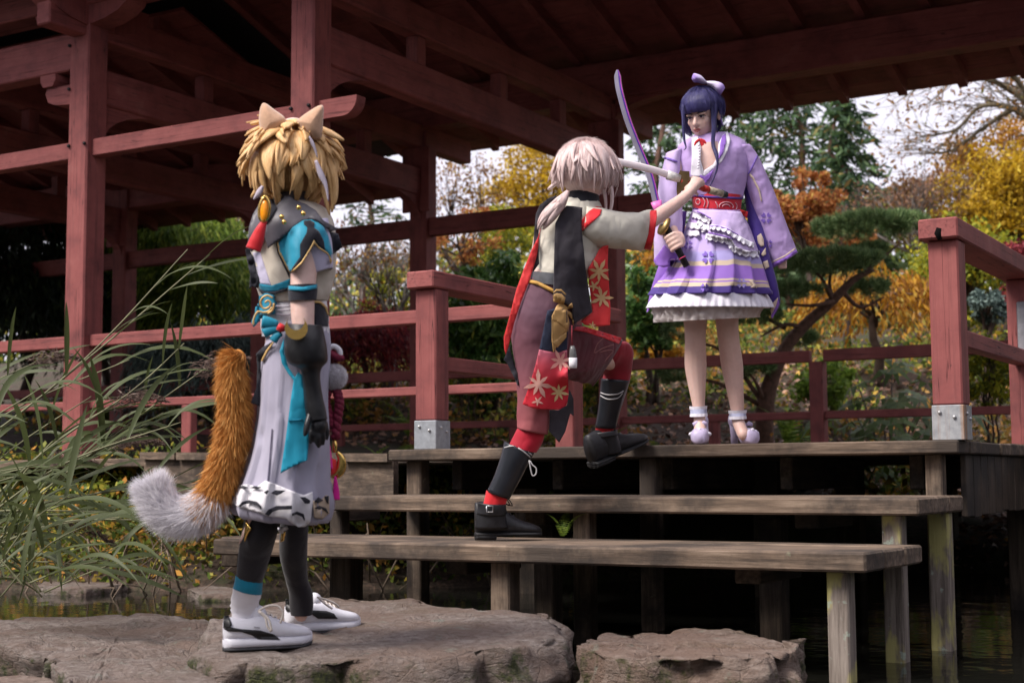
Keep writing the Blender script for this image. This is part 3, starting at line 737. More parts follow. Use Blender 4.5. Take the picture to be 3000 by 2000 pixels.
# ================================================================= background planting (pixel = where it shows, d = metres from the lens)
bt = 'broad-leaved garden trees behind the pavilion'
broadleaf('yellow_tree', 'golden yellow tree behind the pale pink wig', 'tree', 1585, 570, 27, 1.15, 1.15, LM['yellow'], 60, 9000, .085, BARK, seed=3, trunk_r=.07)
broadleaf('yellow_green_tree', 'yellow green tree beside the golden tree, low behind the dark cross rail', 'tree', 1440, 720, 24, .9, .7, LM['ygreen'], 40, 5000, .075, seed=4)
for i, (px, py, lab) in enumerate(((1322, 560, 'slender sapling with sparse orange leaves against the sky, beside the inner post'), (1420, 580, 'slender sapling with sparse russet leaves against the sky, beside the yellow tree'))):
    broadleaf('sapling', lab, 'tree', px, py, 25, .62, 1.1, LM['russet'], 26, 620, .075, BARK, seed=8+i, trunk_r=.026, fill=.15)
broadleaf('red_tree', 'small orange red tree low behind the dark cross rail', 'tree', 1350, 690, 22, .65, .5, LM['orange'], 26, 1600, .07, seed=12)
conifer('conifer', 'tall sparse conifer seen through the pavilion beside the blond wig', 1085, 330, 29, 9, 2.0, LM['conif'], 110, 34, .20, seed=5, gaps=.25, lo=.2, bark=BARKR)
twiggy('bare_shrub', 'bare twiggy brown shrub behind the railing, under the sparse conifer', 'shrub', 1075, 800, 20, .8, .9, BARKG, LM['brown'], 900, seed=6, nb=12)
twiggy('bare_shrub', 'bare grey twig shrub with few rusty leaves, beside the inner post', 'shrub', 1160, 760, 18, .5, .9, BARKG, LM['russet'], 420, seed=7, nb=9)
broadleaf('autumn_shrub', 'yellow leaved shrub between the bare twigs and the inner post', 'shrub', 1160, 880, 18.5, .45, .45, LM['ygreen'], 22, 1500, .06, seed=9, stems=3, trunk_r=.02)
weeping('red_maple', 'weeping dark red lace maple behind the railing', 'tree', 1055, 1010, 17, .62, .42, LM['red'], 260, 30, .07, seed=2, asp=.3, ln=.55, trunk_r=.05)
broadleaf('red_maple', 'second red maple, brighter, behind the weeping red one', 'tree', 1130, 960, 18.5, .5, .36, LM['red'], 26, 2600, .065, seed=22)
weeping('bamboo', 'bright green weeping bamboo seen between the left posts', 'bamboo', 520, 760, 19.5, 1.05, .85, LM['bamboo'], 360, 40, .15, seed=3, asp=.15, ln=1.2)
weeping('bamboo', 'lower green bamboo clump behind the left railing', 'bamboo', 640, 880, 18.5, .75, .6, LM['bamboo'], 200, 34, .14, seed=13, asp=.15, ln=.9)
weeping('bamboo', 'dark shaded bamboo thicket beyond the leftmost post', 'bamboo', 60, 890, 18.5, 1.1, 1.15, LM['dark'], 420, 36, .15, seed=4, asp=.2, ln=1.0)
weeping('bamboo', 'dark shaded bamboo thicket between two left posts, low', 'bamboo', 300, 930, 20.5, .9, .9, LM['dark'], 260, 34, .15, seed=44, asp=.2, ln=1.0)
weeping('weeping_cedar', 'blue grey weeping cedar behind the left railing', 'tree', 600, 1060, 16.6, .75, .5, LM['cedar'], 300, 30, .10, seed=5, asp=.16, ln=.8, bark=BARK)
weeping('weeping_cedar', 'second blue grey weeping cedar, beside the fox tail', 'tree', 780, 1040, 17.5, .7, .6, LM['cedar'], 240, 30, .10, seed=15, asp=.16, ln=.8, bark=BARK)
broadleaf('rusty_tree', 'dark tree with rusty leaves behind the grey collar', 'tree', 760, 640, 24, 1.0, 1.0, LM['brown'], 40, 4200, .08, seed=16)
broadleaf('dark_tree', 'dark evergreen tree behind the bright bamboo', 'tree', 420, 620, 26, 2.6, 1.8, LM['conif'], 70, 9000, .11, seed=17, trunk_r=.12)
broadleaf('rhododendron', 'glossy dark green rhododendron behind the left stair railing', 'shrub', 1420, 960, 16.3, .72, 1.02, LM['rhodo'], 90, 11000, .105, BARK, seed=20, asp=.34, stems=5, trunk_r=.03, fill=.35, csz=.24)
broadleaf('rhododendron', 'glossy rhododendron partly hidden by the lunging figure', 'shrub', 1600, 1010, 17.2, .6, .9, LM['rhodo'], 60, 7000, .105, BARK, seed=21, asp=.34, stems=4, trunk_r=.03, fill=.35, csz=.26)
broadleaf('rhododendron', 'rhododendron between the dark post and the lilac skirt', 'shrub', 1905, 900, 16.6, .36, .58, LM['rhodo'], 46, 5200, .10, BARK, seed=23, asp=.34, stems=4, trunk_r=.03, fill=.35, csz=.3)
cg = 'tall conifers against the sky'
conifer('conifer', 'tall dark conifer with a straight trunk, right of the indigo wig', 2285, -120, 27, 12, 2.6, LM['conif'], 150, 90, .22, seed=31, gaps=.12)
conifer('conifer', 'broad green conifer whose top ends below the eave', 2470, 215, 25, 9, 1.9, LM['conif'], 130, 100, .19, seed=32)
conifer('conifer', 'conifer between the dark post and the raised sword', 1935, 150, 26, 9, 1.55, LM['conif'], 120, 80, .19, seed=33, gaps=.15)
conifer('conifer', 'dense conifer directly behind the lilac kimono', 2110, 100, 28, 11, 2.0, LM['conif'], 120, 80, .21, seed=34)
broadleaf('orange_maple', 'orange maple beside the lilac sleeve, under the conifers', 'tree', 2360, 610, 20, .50, .62, LM['orange'], 54, 4200, .075, BARK, seed=40, fill=.2, csz=.24)
broadleaf('orange_maple', 'second orange maple, behind the cloud-pruned pine', 'tree', 2470, 700, 21, .5, .42, LM['orange'], 30, 2200, .075, BARK, seed=41)
weeping('amber_maple', 'low weeping amber maple under the pruned pine', 'tree', 2560, 900, 17.5, .85, .55, LM['amber'], 150, 20, .10, seed=42, asp=.3, ln=.5)
broadleaf('amber_maple', 'amber maple left of the lilac skirt, behind the rhododendron', 'tree', 1960, 800, 19.5, .5, .75, LM['amber'], 46, 3600, .075, seed=43, fill=.2)
broadleaf('amber_maple', 'low amber shrub between the bare legs and the dark post', 'shrub', 1930, 1000, 18, .42, .35, LM['amber'], 26, 2000, .075, seed=45)
twiggy('bare_shrub', 'brown bare shrub behind the top of the pruned pine', 'shrub', 2680, 640, 23, 1.0, .55, BARKG, LM['brown'], 1800, seed=46, nb=16)
broadleaf('brown_tree', 'fading brown and green tree between the pine and the golden tree', 'tree', 2700, 610, 26, 1.3, .7, LM['russet'], 50, 4600, .08, seed=47)
broadleaf('golden_tree', 'large golden tree at the end of the right cap rail', 'tree', 2930, 620, 22.5, 1.05, 1.25, LM['yellow'], 100, 14000, .08, BARK, seed=50, fill=.3, csz=.26)
broadleaf('golden_tree', 'tall golden tree with a reddish top, under the bare branches', 'tree', 2960, 470, 26, 1.3, .9, LM['amber'], 60, 6500, .08, BARK, seed=51)
broadleaf('yellow_green_tree', 'yellow green tree low behind the right newel', 'tree', 2830, 800, 19, .75, .75, LM['ygreen'], 60, 6500, .075, BARK, seed=52)
broadleaf('red_tree', 'dark red tree beside the rear post of the right stair railing', 'tree', 2985, 820, 18, .35, .6, LM['red'], 30, 2400, .07, seed=53)
# bare-branched tree against the sky
def bare_tree():
    pr = random.Random(5); rg = np.random.default_rng(5); d0 = 23.5
    base = at(3250, 560, d0); base.z = gz(base)-.1
    root = thing('bare_tree', base, 'nearly bare tree whose branches reach over the golden trees', 'tree'); mb = MB(); tips = []
    tr = [base, at(3230, 700, d0), at(3180, 480, d0)]; mb.tube(tr, [.22, .18, .15], 9, sub=4)
    def br(pts, r0, lev):
        P = [at(x, y, d0+dd) for x, y, dd in pts]
        q = crom([tuple(p) for p in P], 5); P = [Vector(x) for x in q]; n = len(P)
        mb.tube(P, [r0*(1-.8*k/(n-1)) for k in range(n)], 6)
        for k in range(2, n):
            for _ in range(2 if lev else 1):
                grow(P[k], (P[k]-P[k-1]).normalized(), pr.uniform(.35, .9)*(1 if lev else .6), r0*.22*(1-.6*k/n), 1)
    def grow(p, dv, L, r, lev):
        nd = (dv+Vector((pr.uniform(-1, 1), pr.uniform(-1, 1), pr.uniform(-.7, .8)))*.8).normalized()
        q = p+nd*L; mid = p.lerp(q, .5)+Vector((pr.uniform(-1, 1), pr.uniform(-1, 1), pr.uniform(-1, 1)))*L*.1
        mb.tube([p, mid, q], [r, r*.75, r*.4], 5); tips.extend((q, mid))
        if lev:
            for _ in range(3): grow(p.lerp(q, pr.uniform(.3, 1)), nd, L*.6, r*.55, lev-1)
    br([(3180, 480, 0), (3050, 330, 0), (2960, 210, -.3), (2890, 150, -.5)], .085, 1)
    br([(3180, 480, 0), (3010, 300, .3), (2900, 235, .3), (2790, 220, .2), (2680, 260, 0)], .075, 1)
    br([(3180, 480, 0), (3000, 335, -.3), (2880, 310, 0), (2800, 380, .2), (2700, 400, .4)], .065, 1)
    br([(3180, 480, 0), (3000, 325, .2), (2890, 370, .2), (2790, 440, .2), (2690, 450, .2)], .055, 1)
    mb.build('branches', plain('mossy_branch', (.14, .115, .075), .95, var=.4), root)
    T = np.array([tuple(t) for t in tips]); n = 900; P = T[rg.integers(0, len(T), n)]+rg.normal(size=(n, 3))*.06
    V, Q = leaf_geo(P, rg.normal(size=P.shape)+np.array([0, 0, -.6]), .085, .5, rg); np_obj('leaves', V, Q, LM['russet'], root)
bare_tree()
# cloud-pruned pine
def cloud_pine():
    pr = random.Random(9); rg = np.random.default_rng(9); D0 = 14.6
    base = at(2235, 1215, D0); base.z = gz(base)-.1
    root = thing('cloud_pruned_pine', base, 'cloud-pruned pine with a leaning trunk and flat needle pads behind the railing', 'tree')
    mb = MB()
    P = [base, at(2245, 1170, D0), at(2290, 1040, D0), at(2350, 960, D0), at(2440, 880, D0), at(2500, 820, D0), at(2560, 790, D0)]
    mb.tube(P, [.10, .085, .066, .058, .048, .034, .02], 10, sub=4)
    for pts in ([(2440, 885, 0), (2410, 820, -.1), (2380, 790, -.1)], [(2440, 880, 0), (2430, 830, .2), (2440, 760, .2)], [(2500, 820, 0), (2580, 760, .1), (2640, 710, .2)],
                [(2450, 880, 0), (2380, 895, -.2), (2300, 890, -.2)], [(2350, 960, 0), (2300, 950, -.1), (2230, 985, -.1)], [(2300, 960, 0), (2240, 930, -.1), (2190, 920, -.1)],
                [(2470, 855, 0), (2520, 900, .1), (2590, 870, .1)], [(2240, 1180, 0), (2215, 1120, -.2), (2190, 1090, -.2)], [(2235, 1190, 0), (2100, 1120, -.1), (2000, 1110, 0)], [(2235, 1180, 0), (2120, 1030, 0), (2010, 1000, 0)]):
        mb.tube([at(x, y, D0+dd) for x, y, dd in pts], [.026, .018, .008], 7, sub=4)
    mb.build('trunk', BARKR, root)
    pads = [(2540, 678, .52, .105, .35), (2640, 668, .22, .09, .3), (2420, 782, .50, .095, -.15), (2550, 752, .20, .06, .1), (2300, 868, .30, .075, -.25), (2215, 940, .24, .09, -.1), (2545, 858, .22, .06, .3), (2000, 985, .19, .14, 0), (1985, 1110, .19, .11, .1), (2190, 1095, .24, .07, -.1), (2350, 1005, .15, .06, .2)]
    for x, y, rx, rz_, dd in pads:
        c = np.array(at(x, y, D0+dd)); nt_ = int(210*rx*rx/.25)+26; kk = 58; n = nt_*kk
        th = rg.random(nt_)*2*pi; rr = np.sqrt(rg.random(nt_)); lump = 1+.14*np.sin(th*5+x)
        h = np.sqrt(np.maximum(0, 1-rr**2)); sgn = np.where(rg.random(nt_) < .8, 1, -.45)
        T0 = c+np.stack([np.cos(th)*rr*rx*lump, np.sin(th)*rr*rx*.8*lump, sgn*h*rz_*(.65+.6*rg.random(nt_))], 1)
        tn = unit((T0-c)/np.array([rx, rx, rz_])*np.array([.5, .5, .5])+rg.normal(size=(nt_, 3))*.3+np.array([0, 0, .75]))
        Tn = np.repeat(tn, kk, 0); Dn = unit(Tn*.8+rg.normal(size=(n, 3))*.55); Pn = np.repeat(T0, kk, 0)+Tn*(rg.random((n, 1))*.05)+Dn*.038
        V, Q = leaf_geo(Pn, Dn, .078, .075, rg); np_obj('needle_pad', V, Q, LM['pine'], root)
cloud_pine()
# small rounded pine and low shrubs around it
broadleaf('green_shrub', 'blue green rounded shrub right of the right newel', 'shrub', 2890, 900, 17, .28, .2, LM['cedar'], 24, 2400, .06, seed=60)
broadleaf('green_shrub', 'yellow green leafy shrub behind the right stair railing', 'shrub', 2900, 1090, 14.3, .32, .55, LM['ygreen'], 36, 2600, .065, seed=61, stems=4, trunk_r=.015)
broadleaf('green_shrub', 'leafy shrub behind the short rail post, right of the bare legs', 'shrub', 2420, 1130, 15.5, .34, .3, LM['fern'], 26, 1700, .07, seed=62, stems=4, trunk_r=.012)
broadleaf('green_shrub', 'green shrub under the back rail, between the black boots and bare legs', 'shrub', 1760, 1170, 15.0, .3, .5, LM['weed'], 26, 2200, .07, seed=63, stems=4, trunk_r=.012)
broadleaf('green_shrub', 'yellow green shrub beneath the rhododendron, behind the newel', 'shrub', 1370, 1110, 15.2, .35, .16, LM['ygreen'], 20, 1200, .06, seed=64, stems=4, trunk_r=.012)
# broad palmate-leaved plants
def palmate(px, py, d, label, n=9, seed=1, R=.26):
    pr = random.Random(seed); c = at(px, py, d); base = Vector((c.x, c.y, gz(c)-.03))
    root = thing('palmate_plant', base, label, 'plant')
    for k in range(n):
        az = pr.uniform(0, 2*pi); hh = pr.uniform(.25, 1.0)*(c.z-base.z+.25); rr = pr.uniform(.1, .5)
        tip = base+Vector((cos(az)*rr, sin(az)*rr, hh))
        mb = MB(); mb.tube([base, base.lerp(tip, .5)+Vector((0, 0, .06)), tip], [.009, .007, .005], 5)
        mb.build('stalk', BARKG, root)
        nrm = (Vector((cos(az)*.5, sin(az)*.5-.35, 1))).normalized(); t1 = nrm.orthogonal().normalized(); t2 = nrm.cross(t1)
        V = []; Fc = []
        for j in range(8):
            a = az+(j-3.5)*.62; dv = t1*cos(a)+t2*sin(a); sd_ = t1*-sin(a)+t2*cos(a); L = R*pr.uniform(.75, 1.1)
            q = [tip, tip+dv*L*.45+sd_*L*.13+nrm*.01, tip+dv*L-nrm*L*.25, tip+dv*L*.45-sd_*L*.13+nrm*.01]
            i0 = len(V); V += q; Fc.append([i0, i0+1, i0+2, i0+3])
        obj('leaf', V, Fc, LM['fernd'], root, smooth=False)
LM['fernd'] = leaf_mat('palmate_leaf', [(0, (.055, .09, .035)), (.5, (.11, .18, .065)), (1, (.2, .29, .10))], .25, .5)
palmate(2600, 1160, 13.6, 'big palmate-leaved plant behind the back rail, left of the right newel', 13, 3)
palmate(2690, 1230, 13.4, 'palmate-leaved plant tucked against the right newel', 9, 4)
palmate(2520, 1270, 13.3, 'low palmate-leaved plant under the bottom back rail', 8, 5, .22)
# ferns
def frond_mesh(seed):
    pr = random.Random(seed); V = []; Fc = []; L = .55; n = 16
    sp = [Vector((L*t, 0, .30*sin(t*pi*.62)*L-.10*t*t)) for t in np.linspace(0, 1, n)]
    for k in range(1, n):
        w = .105*sin(pi*min(1, (k/n)*.86+.12))**.8; f = sp[k]-sp[k-1]
        for s in (-1, 1):
            p = sp[k]; e = p+Vector((.03, s*w, -.02)); i0 = len(V)
            V += [p-f*.38, e-f*.15, e+f*.15, p+f*.38]; Fc.append([i0, i0+1, i0+2, i0+3])
    me = mesh_of('frond', V, Fc, smooth=False); me.materials.append(LM['fern']); return me
FM = [frond_mesh(i) for i in range(3)]
def fern(px, py, d, label, n=9, sc=1.0, seed=0, fixed=None):
    pr = random.Random(seed+100); c = Vector(fixed) if fixed else at(px, py, d)
    base = c if fixed else Vector((c.x, c.y, gz(c)))
    root = thing('fern', base, label, 'fern')
    for k in range(n):
        o = bpy.data.objects.new('frond', FM[k % 3]); COL.objects.link(o); o.parent = root
        s = sc*pr.uniform(.7, 1.15); o.scale = (s, s, s); o.rotation_euler = (pr.uniform(-.2, .2), -pr.uniform(.35, .95), 2*pi*k/n+pr.uniform(-.3, .3))
for i, (px, py, d, lab, sc) in enumerate((
    (1145, 1290, 13.2, 'bright fern behind the lit railing, left of the grey steel foot', .9), (1060, 1300, 13.0, 'bright fern behind the railing, beside the pompom tassels', .8),
    (1400, 1300, 12.9, 'low fern between the steel foot and the maroon trousers', .7), (1720, 1280, 13.1, 'fern seen between the two boots', .9), (1935, 1300, 13.0, 'yellow green fern behind the raised boot toe', .7),
    (2320, 1150, 14.2, 'fern beside the pine trunk foot', .9), (2450, 1180, 14.0, 'yellow green fern right of the middle rail post', .8), (2330, 1260, 13.4, 'fern under the back rail, right of the lilac shoes', .8), (2060, 1290, 13.2, 'fern between the two lilac shoes', .6),
    (1210, 1200, 15.5, 'fern on the bank behind the left newel', .8), (2880, 1230, 13.2, 'fern right of the right newel, behind the rail post', .8))):
    fern(px, py, d, lab, 10, sc, i)
fern(0, 0, 0, 'little fern growing between the treads beside a step post', 4, .22, 77, onY(1650, 1572, Y2+.03))
# leaf litter and undergrowth that nobody could count
def scatter(name, label, cat, n, xr, yr, mat, size, h, asp=.55, seed=1, flat=True, keep=None, clump=0):
    rg = np.random.default_rng(seed); X = rg.uniform(*xr, n); Y = rg.uniform(*yr, n)
    if clump:
        cx = rg.uniform(*xr, clump); cy = rg.uniform(*yr, clump); k = rg.integers(0, clump, n); sg = rg.uniform(.12, .4, clump)
        X = cx[k]+rg.normal(size=n)*sg[k]; Y = cy[k]+rg.normal(size=n)*sg[k]
    if keep is not None: mk = keep(X, Y); X, Y = X[mk], Y[mk]; n = len(X)
    Z = np.array([ground_z(x, y) for x, y in zip(X, Y)])+rg.random(n)**1.6*h+.01
    D = rg.normal(size=(n, 3))
    if flat: D[:, 2] *= .25
    V, Q = leaf_geo(np.stack([X, Y, Z], 1), D, size, asp, rg, fold=.3); o = np_obj(name, V, Q, mat)
    return tag(o, label, cat, kind='stuff')
inb = lambda X, Y: (Y-np.interp(X, SHX, SHY)) > .05
scatter('leaf_litter', 'brown fallen leaves covering the garden bank', 'leaves', 14000, (-14, 3), (12.2, 19), LM['litter'], .08, .05, seed=2, keep=inb)
scatter('undergrowth', 'low green ground cover on the bank behind the pavilion', 'undergrowth', 24000, (-14, 4), (12.4, 24), LM['weed'], .08, .32, seed=3, flat=False, keep=inb, clump=170)
scatter('undergrowth', 'yellow and orange ground cover patches on the bank', 'undergrowth', 16000, (-14, 4), (12.4, 24), LM['weedor'], .08, .34, seed=4, flat=False, keep=inb, clump=120)
scatter('shore_plants', 'tangled green shore plants under the left of the deck', 'undergrowth', 22000, (-11.5, -4.9), (6.0, 8.9), LM['weed'], .055, .50, seed=5, flat=False, keep=inb, clump=110)
scatter('shore_plants', 'rusty autumn shore plants along the waterline', 'undergrowth', 15000, (-11.0, -5.4), (6.1, 8.4), LM['weedor'], .05, .44, seed=6, flat=False, keep=inb, clump=80)
scatter('leaf_litter', 'fallen leaves on the bank under the right of the deck', 'leaves', 3000, (-3, 3), (10.3, 12.5), LM['litter'], .07, .03, seed=7, keep=inb)
def distant():
    rg = np.random.default_rng(77); n = 30000; L = []
    for (m_, mat, nm, lab, zz) in ((LM['weed'], None, 'distant_wood', 'dense mixed greenery far behind the garden', 2.3),):
        X = rg.uniform(-34, 8, n); Y = rg.uniform(27, 33, n); cx = rg.uniform(-34, 8, 150); k = rg.integers(0, 150, n); X = cx[k]+rg.normal(size=n)*.8
        hh = rg.uniform(.8, 1.6, 150)[k]*zz
        Z = np.array([np.interp(y-8, [12, 18, 26, 60], [2.3, 3.3, 4.3, 6.0]) for y in Y])+rg.random(n)*hh-.8
        V, Q = leaf_geo(np.stack([X, Y, Z], 1), rg.normal(size=(n, 3)), .26, .6, rg); tag(np_obj(nm, V, Q, m_), lab, 'wood', kind='stuff')
distant()
# unseen tree belt behind the camera, added to block low sky and darken the pavilion
rg = np.random.default_rng(5); n = 42000; an = rg.uniform(radians(172), radians(385), n); rr = rg.uniform(15, 19, n)
cxs = rg.uniform(0, 1, 60); hh = (5.6+2.6*np.sin(an*5)+1.2*np.sin(an*13))
P = np.stack([np.cos(an)*rr-3, np.sin(an)*rr+4, rg.random(n)*hh], 1)
V, Q = leaf_geo(P, rg.normal(size=P.shape), .42, .6, rg); tag(np_obj('unseen_tree_belt', V, Q, LM['conif']), 'unseen belt of trees added behind the camera to block low sky light', 'wood', kind='stuff')
# dry twigs hanging into the water under the steps
mb = MB(); pr = random.Random(3)
for i in range(46):
    x = pr.uniform(-7.6, -4.6); y = float(shore(x))+pr.uniform(-.25, .5); z = float(ground_z(x, y))
    p = Vector((x, y, z)); q = p+Vector((pr.uniform(-.4, .4), pr.uniform(-.4, .1), pr.uniform(.1, .5)))
    mb.tube([p, p.lerp(q, .5)+Vector((0, 0, .06)), q, q+Vector((pr.uniform(-.2, .2), -.1, -.15))], [.006, .005, .004, .002], 4)
tag(mb.build('dry_twigs', plain('dry_twig', (.2, .15, .11), .95)), 'tangle of dry twigs at the water edge under the steps', 'twigs', kind='stuff')

# ================================================================= reeds on the left
REED = leaf_mat('reed_leaf', [(0, (.030, .040, .018)), (.4, (.056, .075, .030)), (.7, (.095, .115, .040)), (.82, (.20, .18, .055)), (1, (.32, .21, .08))], .35, .5)
STALK = plain('reed_stalk', (.19, .19, .10), .6, var=.35, scale=9)
PLUME = leaf_mat('reed_plume', [(0, (.10, .065, .055)), (.5, (.20, .135, .115)), (1, (.30, .22, .18))], .4)
def reed_leaf_mesh(seed):
    pr = random.Random(seed); V = []; Fc = []; n = 10; dr = pr.uniform(.1, 1.1); tw = pr.uniform(-1.0, 1.0); bend = pr.uniform(-.3, .3)
    for k in range(n):
        t = k/(n-1); p = Vector((t*(1-.25*dr*t), bend*t*t*.5, .14*t-.62*dr*t**2.4)); w = .028*(sin(pi*min(1, t*.86+.13))**.8)*(1 if k < n-1 else .04)
        a = tw*t+.4; s = Vector((0, cos(a), sin(a)))
        V += [p-s*w, p+Vector((0, 0, -w*.3)), p+s*w]
    for k in range(n-1):
        i = 3*k; Fc += [[i, i+1, i+4, i+3], [i+1, i+2, i+5, i+4]]
    me = mesh_of('reed_leaf', V, Fc, smooth=True); me.materials.append(REED); return me
RLM = [reed_leaf_mesh(i) for i in range(9)]
def reed(pts, d0, d1, label, nl=9, plume=False, seed=0, r=.006, l0=.22, l1=.46, start=.15):
    pr = random.Random(seed)
    P = [at(x, y, d0+(d1-d0)*k/(len(pts)-1)) for k, (x, y) in enumerate(pts)]
    q = [Vector(x) for x in crom([tuple(p) for p in P], 6)]; n = len(q)
    root = thing('reed', q[0], label, 'reed', 'reeds leaning in from the left')
    tube('stem', q, [r*(1-.6*k/(n-1)) for k in range(n)], STALK, root, 6)
    for k in range(nl):
        t = start+(1-start)*(k+pr.uniform(0, .6))/nl; i = min(n-2, int(t*(n-1))); p = q[i]; tn = (q[i+1]-q[i]).normalized()
        side = RGT*pr.uniform(-1, 1)+UPV*pr.uniform(-.4, .55)+FWD*pr.uniform(-.6, .6)
        dv = (tn*.75+side*.75).normalized(); y = Vector((0, 0, 1)).cross(dv).normalized(); z = dv.cross(y)
        o = bpy.data.objects.new('leaf', RLM[pr.randrange(9)]); COL.objects.link(o); o.parent = root
        s = pr.uniform(l0, l1); M = Matrix((dv, y, z)).transposed().to_4x4(); M.translation = p-q[0]
        o.matrix_local = M @ Matrix.Diagonal((s, s*pr.uniform(.7, 1.15), s, 1))
    if plume:
        rg = np.random.default_rng(seed); m_ = 420; t = rg.random(m_); e = q[-1]; tn = (q[-1]-q[-3]).normalized()
        ax = np.array(tn); P = np.array(e)+ax*(t[:, None]*.26-.02); P[:, 2] -= .10*t**2; P += rg.normal(size=P.shape)*.022*(1.1-t)[:, None]
        V, Q = leaf_geo(P, ax+rg.normal(size=P.shape)*.5+np.array([0, 0, -.5]), .04, .12, rg); tag(np_obj('plume', V, Q, PLUME, root), kind='stuff')
    return root
RD = [([(-420, 1560), (-100, 1330), (250, 1050), (550, 730)], 6.6, 'long bare reed stem rising across the leftmost post to the upper right', 5, False, .62),
      ([(-380, 1580), (0, 1260), (330, 990), (615, 745)], 6.9, 'long straw-tipped reed stem running parallel under the tallest one', 5, False, .7),
      ([(-200, 1640), (120, 1330), (380, 1150), (540, 1005)], 6.4, 'reed stem with a bare brown tip in front of the rail', 8, False, .3),
      ([(-150, 1650), (150, 1420), (420, 1210), (600, 1080)], 6.5, 'low slanting reed stem ending before the fox tail', 8, True, .3)]
for i, (pts, d, lab, nl, pl, st) in enumerate(RD): reed(pts, d, d+.1, lab, nl, pl, 200+i, .0062, .25, .42, st)
pr = random.Random(21)
for i in range(22):
    x0 = pr.uniform(-560, 30); y0 = pr.uniform(1420, 1720); ln = pr.uniform(420, 900); an = radians(pr.uniform(5, 42))
    x1 = x0+ln*cos(an)*pr.uniform(.9, 1.1); y1 = y0-ln*sin(an)
    if x1 > 600: x1 = 600-pr.uniform(0, 120)
    y1 = max(y1, 930+max(0, x1-150)*.45)
    d = pr.uniform(5.9, 7.6)
    reed([(x0, y0), (x0*.55+x1*.45, y0*.5+y1*.5-40), (x1, y1)], d, d+pr.uniform(-.2, .2), 'leafy green reed in the leaning clump left of the fox tail', pr.randint(6, 8), i % 5 == 0, 300+i, .0055, .32, .58, .3)
for i in range(9):
    x0 = pr.uniform(-60, 300); y0 = pr.uniform(1690, 1770); an = pr.uniform(.2, 2.4); ln = pr.uniform(150, 420); d = pr.uniform(5.4, 6.1)
    reed([(x0, y0), (x0+ln*.5*cos(an), y0-ln*.6*sin(an)), (x0+ln*cos(an), y0-ln*sin(an)*.9)], d, d, 'short drooping reed at the edge of the mossy slab', 6, False, 500+i, .004, .3, .5)
# ================================================================= people: helpers
def Pz(x, y, D, dd=0.0): return at(x, y, D+dd)
TREES = {}
def sil(name, rows, D, mat, parent, n=28, sub=4, wr=0.0, wf=(3, 9), seed=0, cap=False, pleat=(0, 0), ex=1.0, solid=0.0, phase=0.0):
    """garment as a stack of elliptical sections: rows of (xl,yl,xr,yr,half depth in m, depth offset)"""
    rows = [tuple(r)+(0.0,)*(6-len(r)) for r in rows]
    R = []; q = crom(rows, sub); m_ = len(q)
    for i, r in enumerate(q):
        L, Rr = at(r[0], r[1], D+r[5]), at(r[2], r[3], D+r[5]); c = (L+Rr)/2; a = (Rr-L)/2; b = FWD*r[4]; v = i/(m_-1); ring = []
        for j in range(n):
            th = 2*pi*j/n; cs, sn = cos(th), sin(th)
            if ex != 1.0: cs = math.copysign(abs(cs)**ex, cs); sn = math.copysign(abs(sn)**ex, sn)
            k = 1.0
            if wr: k += wr*noise.fractal(Vector((cos(th)*wf[0]+seed*7.3, sin(th)*wf[0], v*wf[1])), 1.0, 2.0, 3)
            if pleat[0]: k += pleat[1]*v*((abs(sin(th*pleat[0]/2+phase))-.6) if pleat[0] > 20 else (((th*pleat[0]/(2*pi)+phase+.06*sin(v*5+th*3)) % 1)**1.4-.45))
            ring.append(c+a*(cs*k)+b*(sn*k))
        R.append(ring)
    V, Fc, uv = rings_mesh(R, cap=cap)
    o = obj(name, V, Fc, mat, parent, uv)
    if solid: s = o.modifiers.new('s', 'SOLIDIFY'); s.thickness = solid; s.offset = 0
    TREES[o.name] = (V, Fc)
    return o
def bvh(objs):
    V = []; Fc = []
    for o in objs:
        o0 = org(o); k = len(V)
        V += [v.co+o0 for v in o.data.vertices]; Fc += [[i+k for i in p.vertices] for p in o.data.polygons]
    return BVHTree.FromPolygons(V, Fc)
from mathutils.geometry import delaunay_2d_cdt
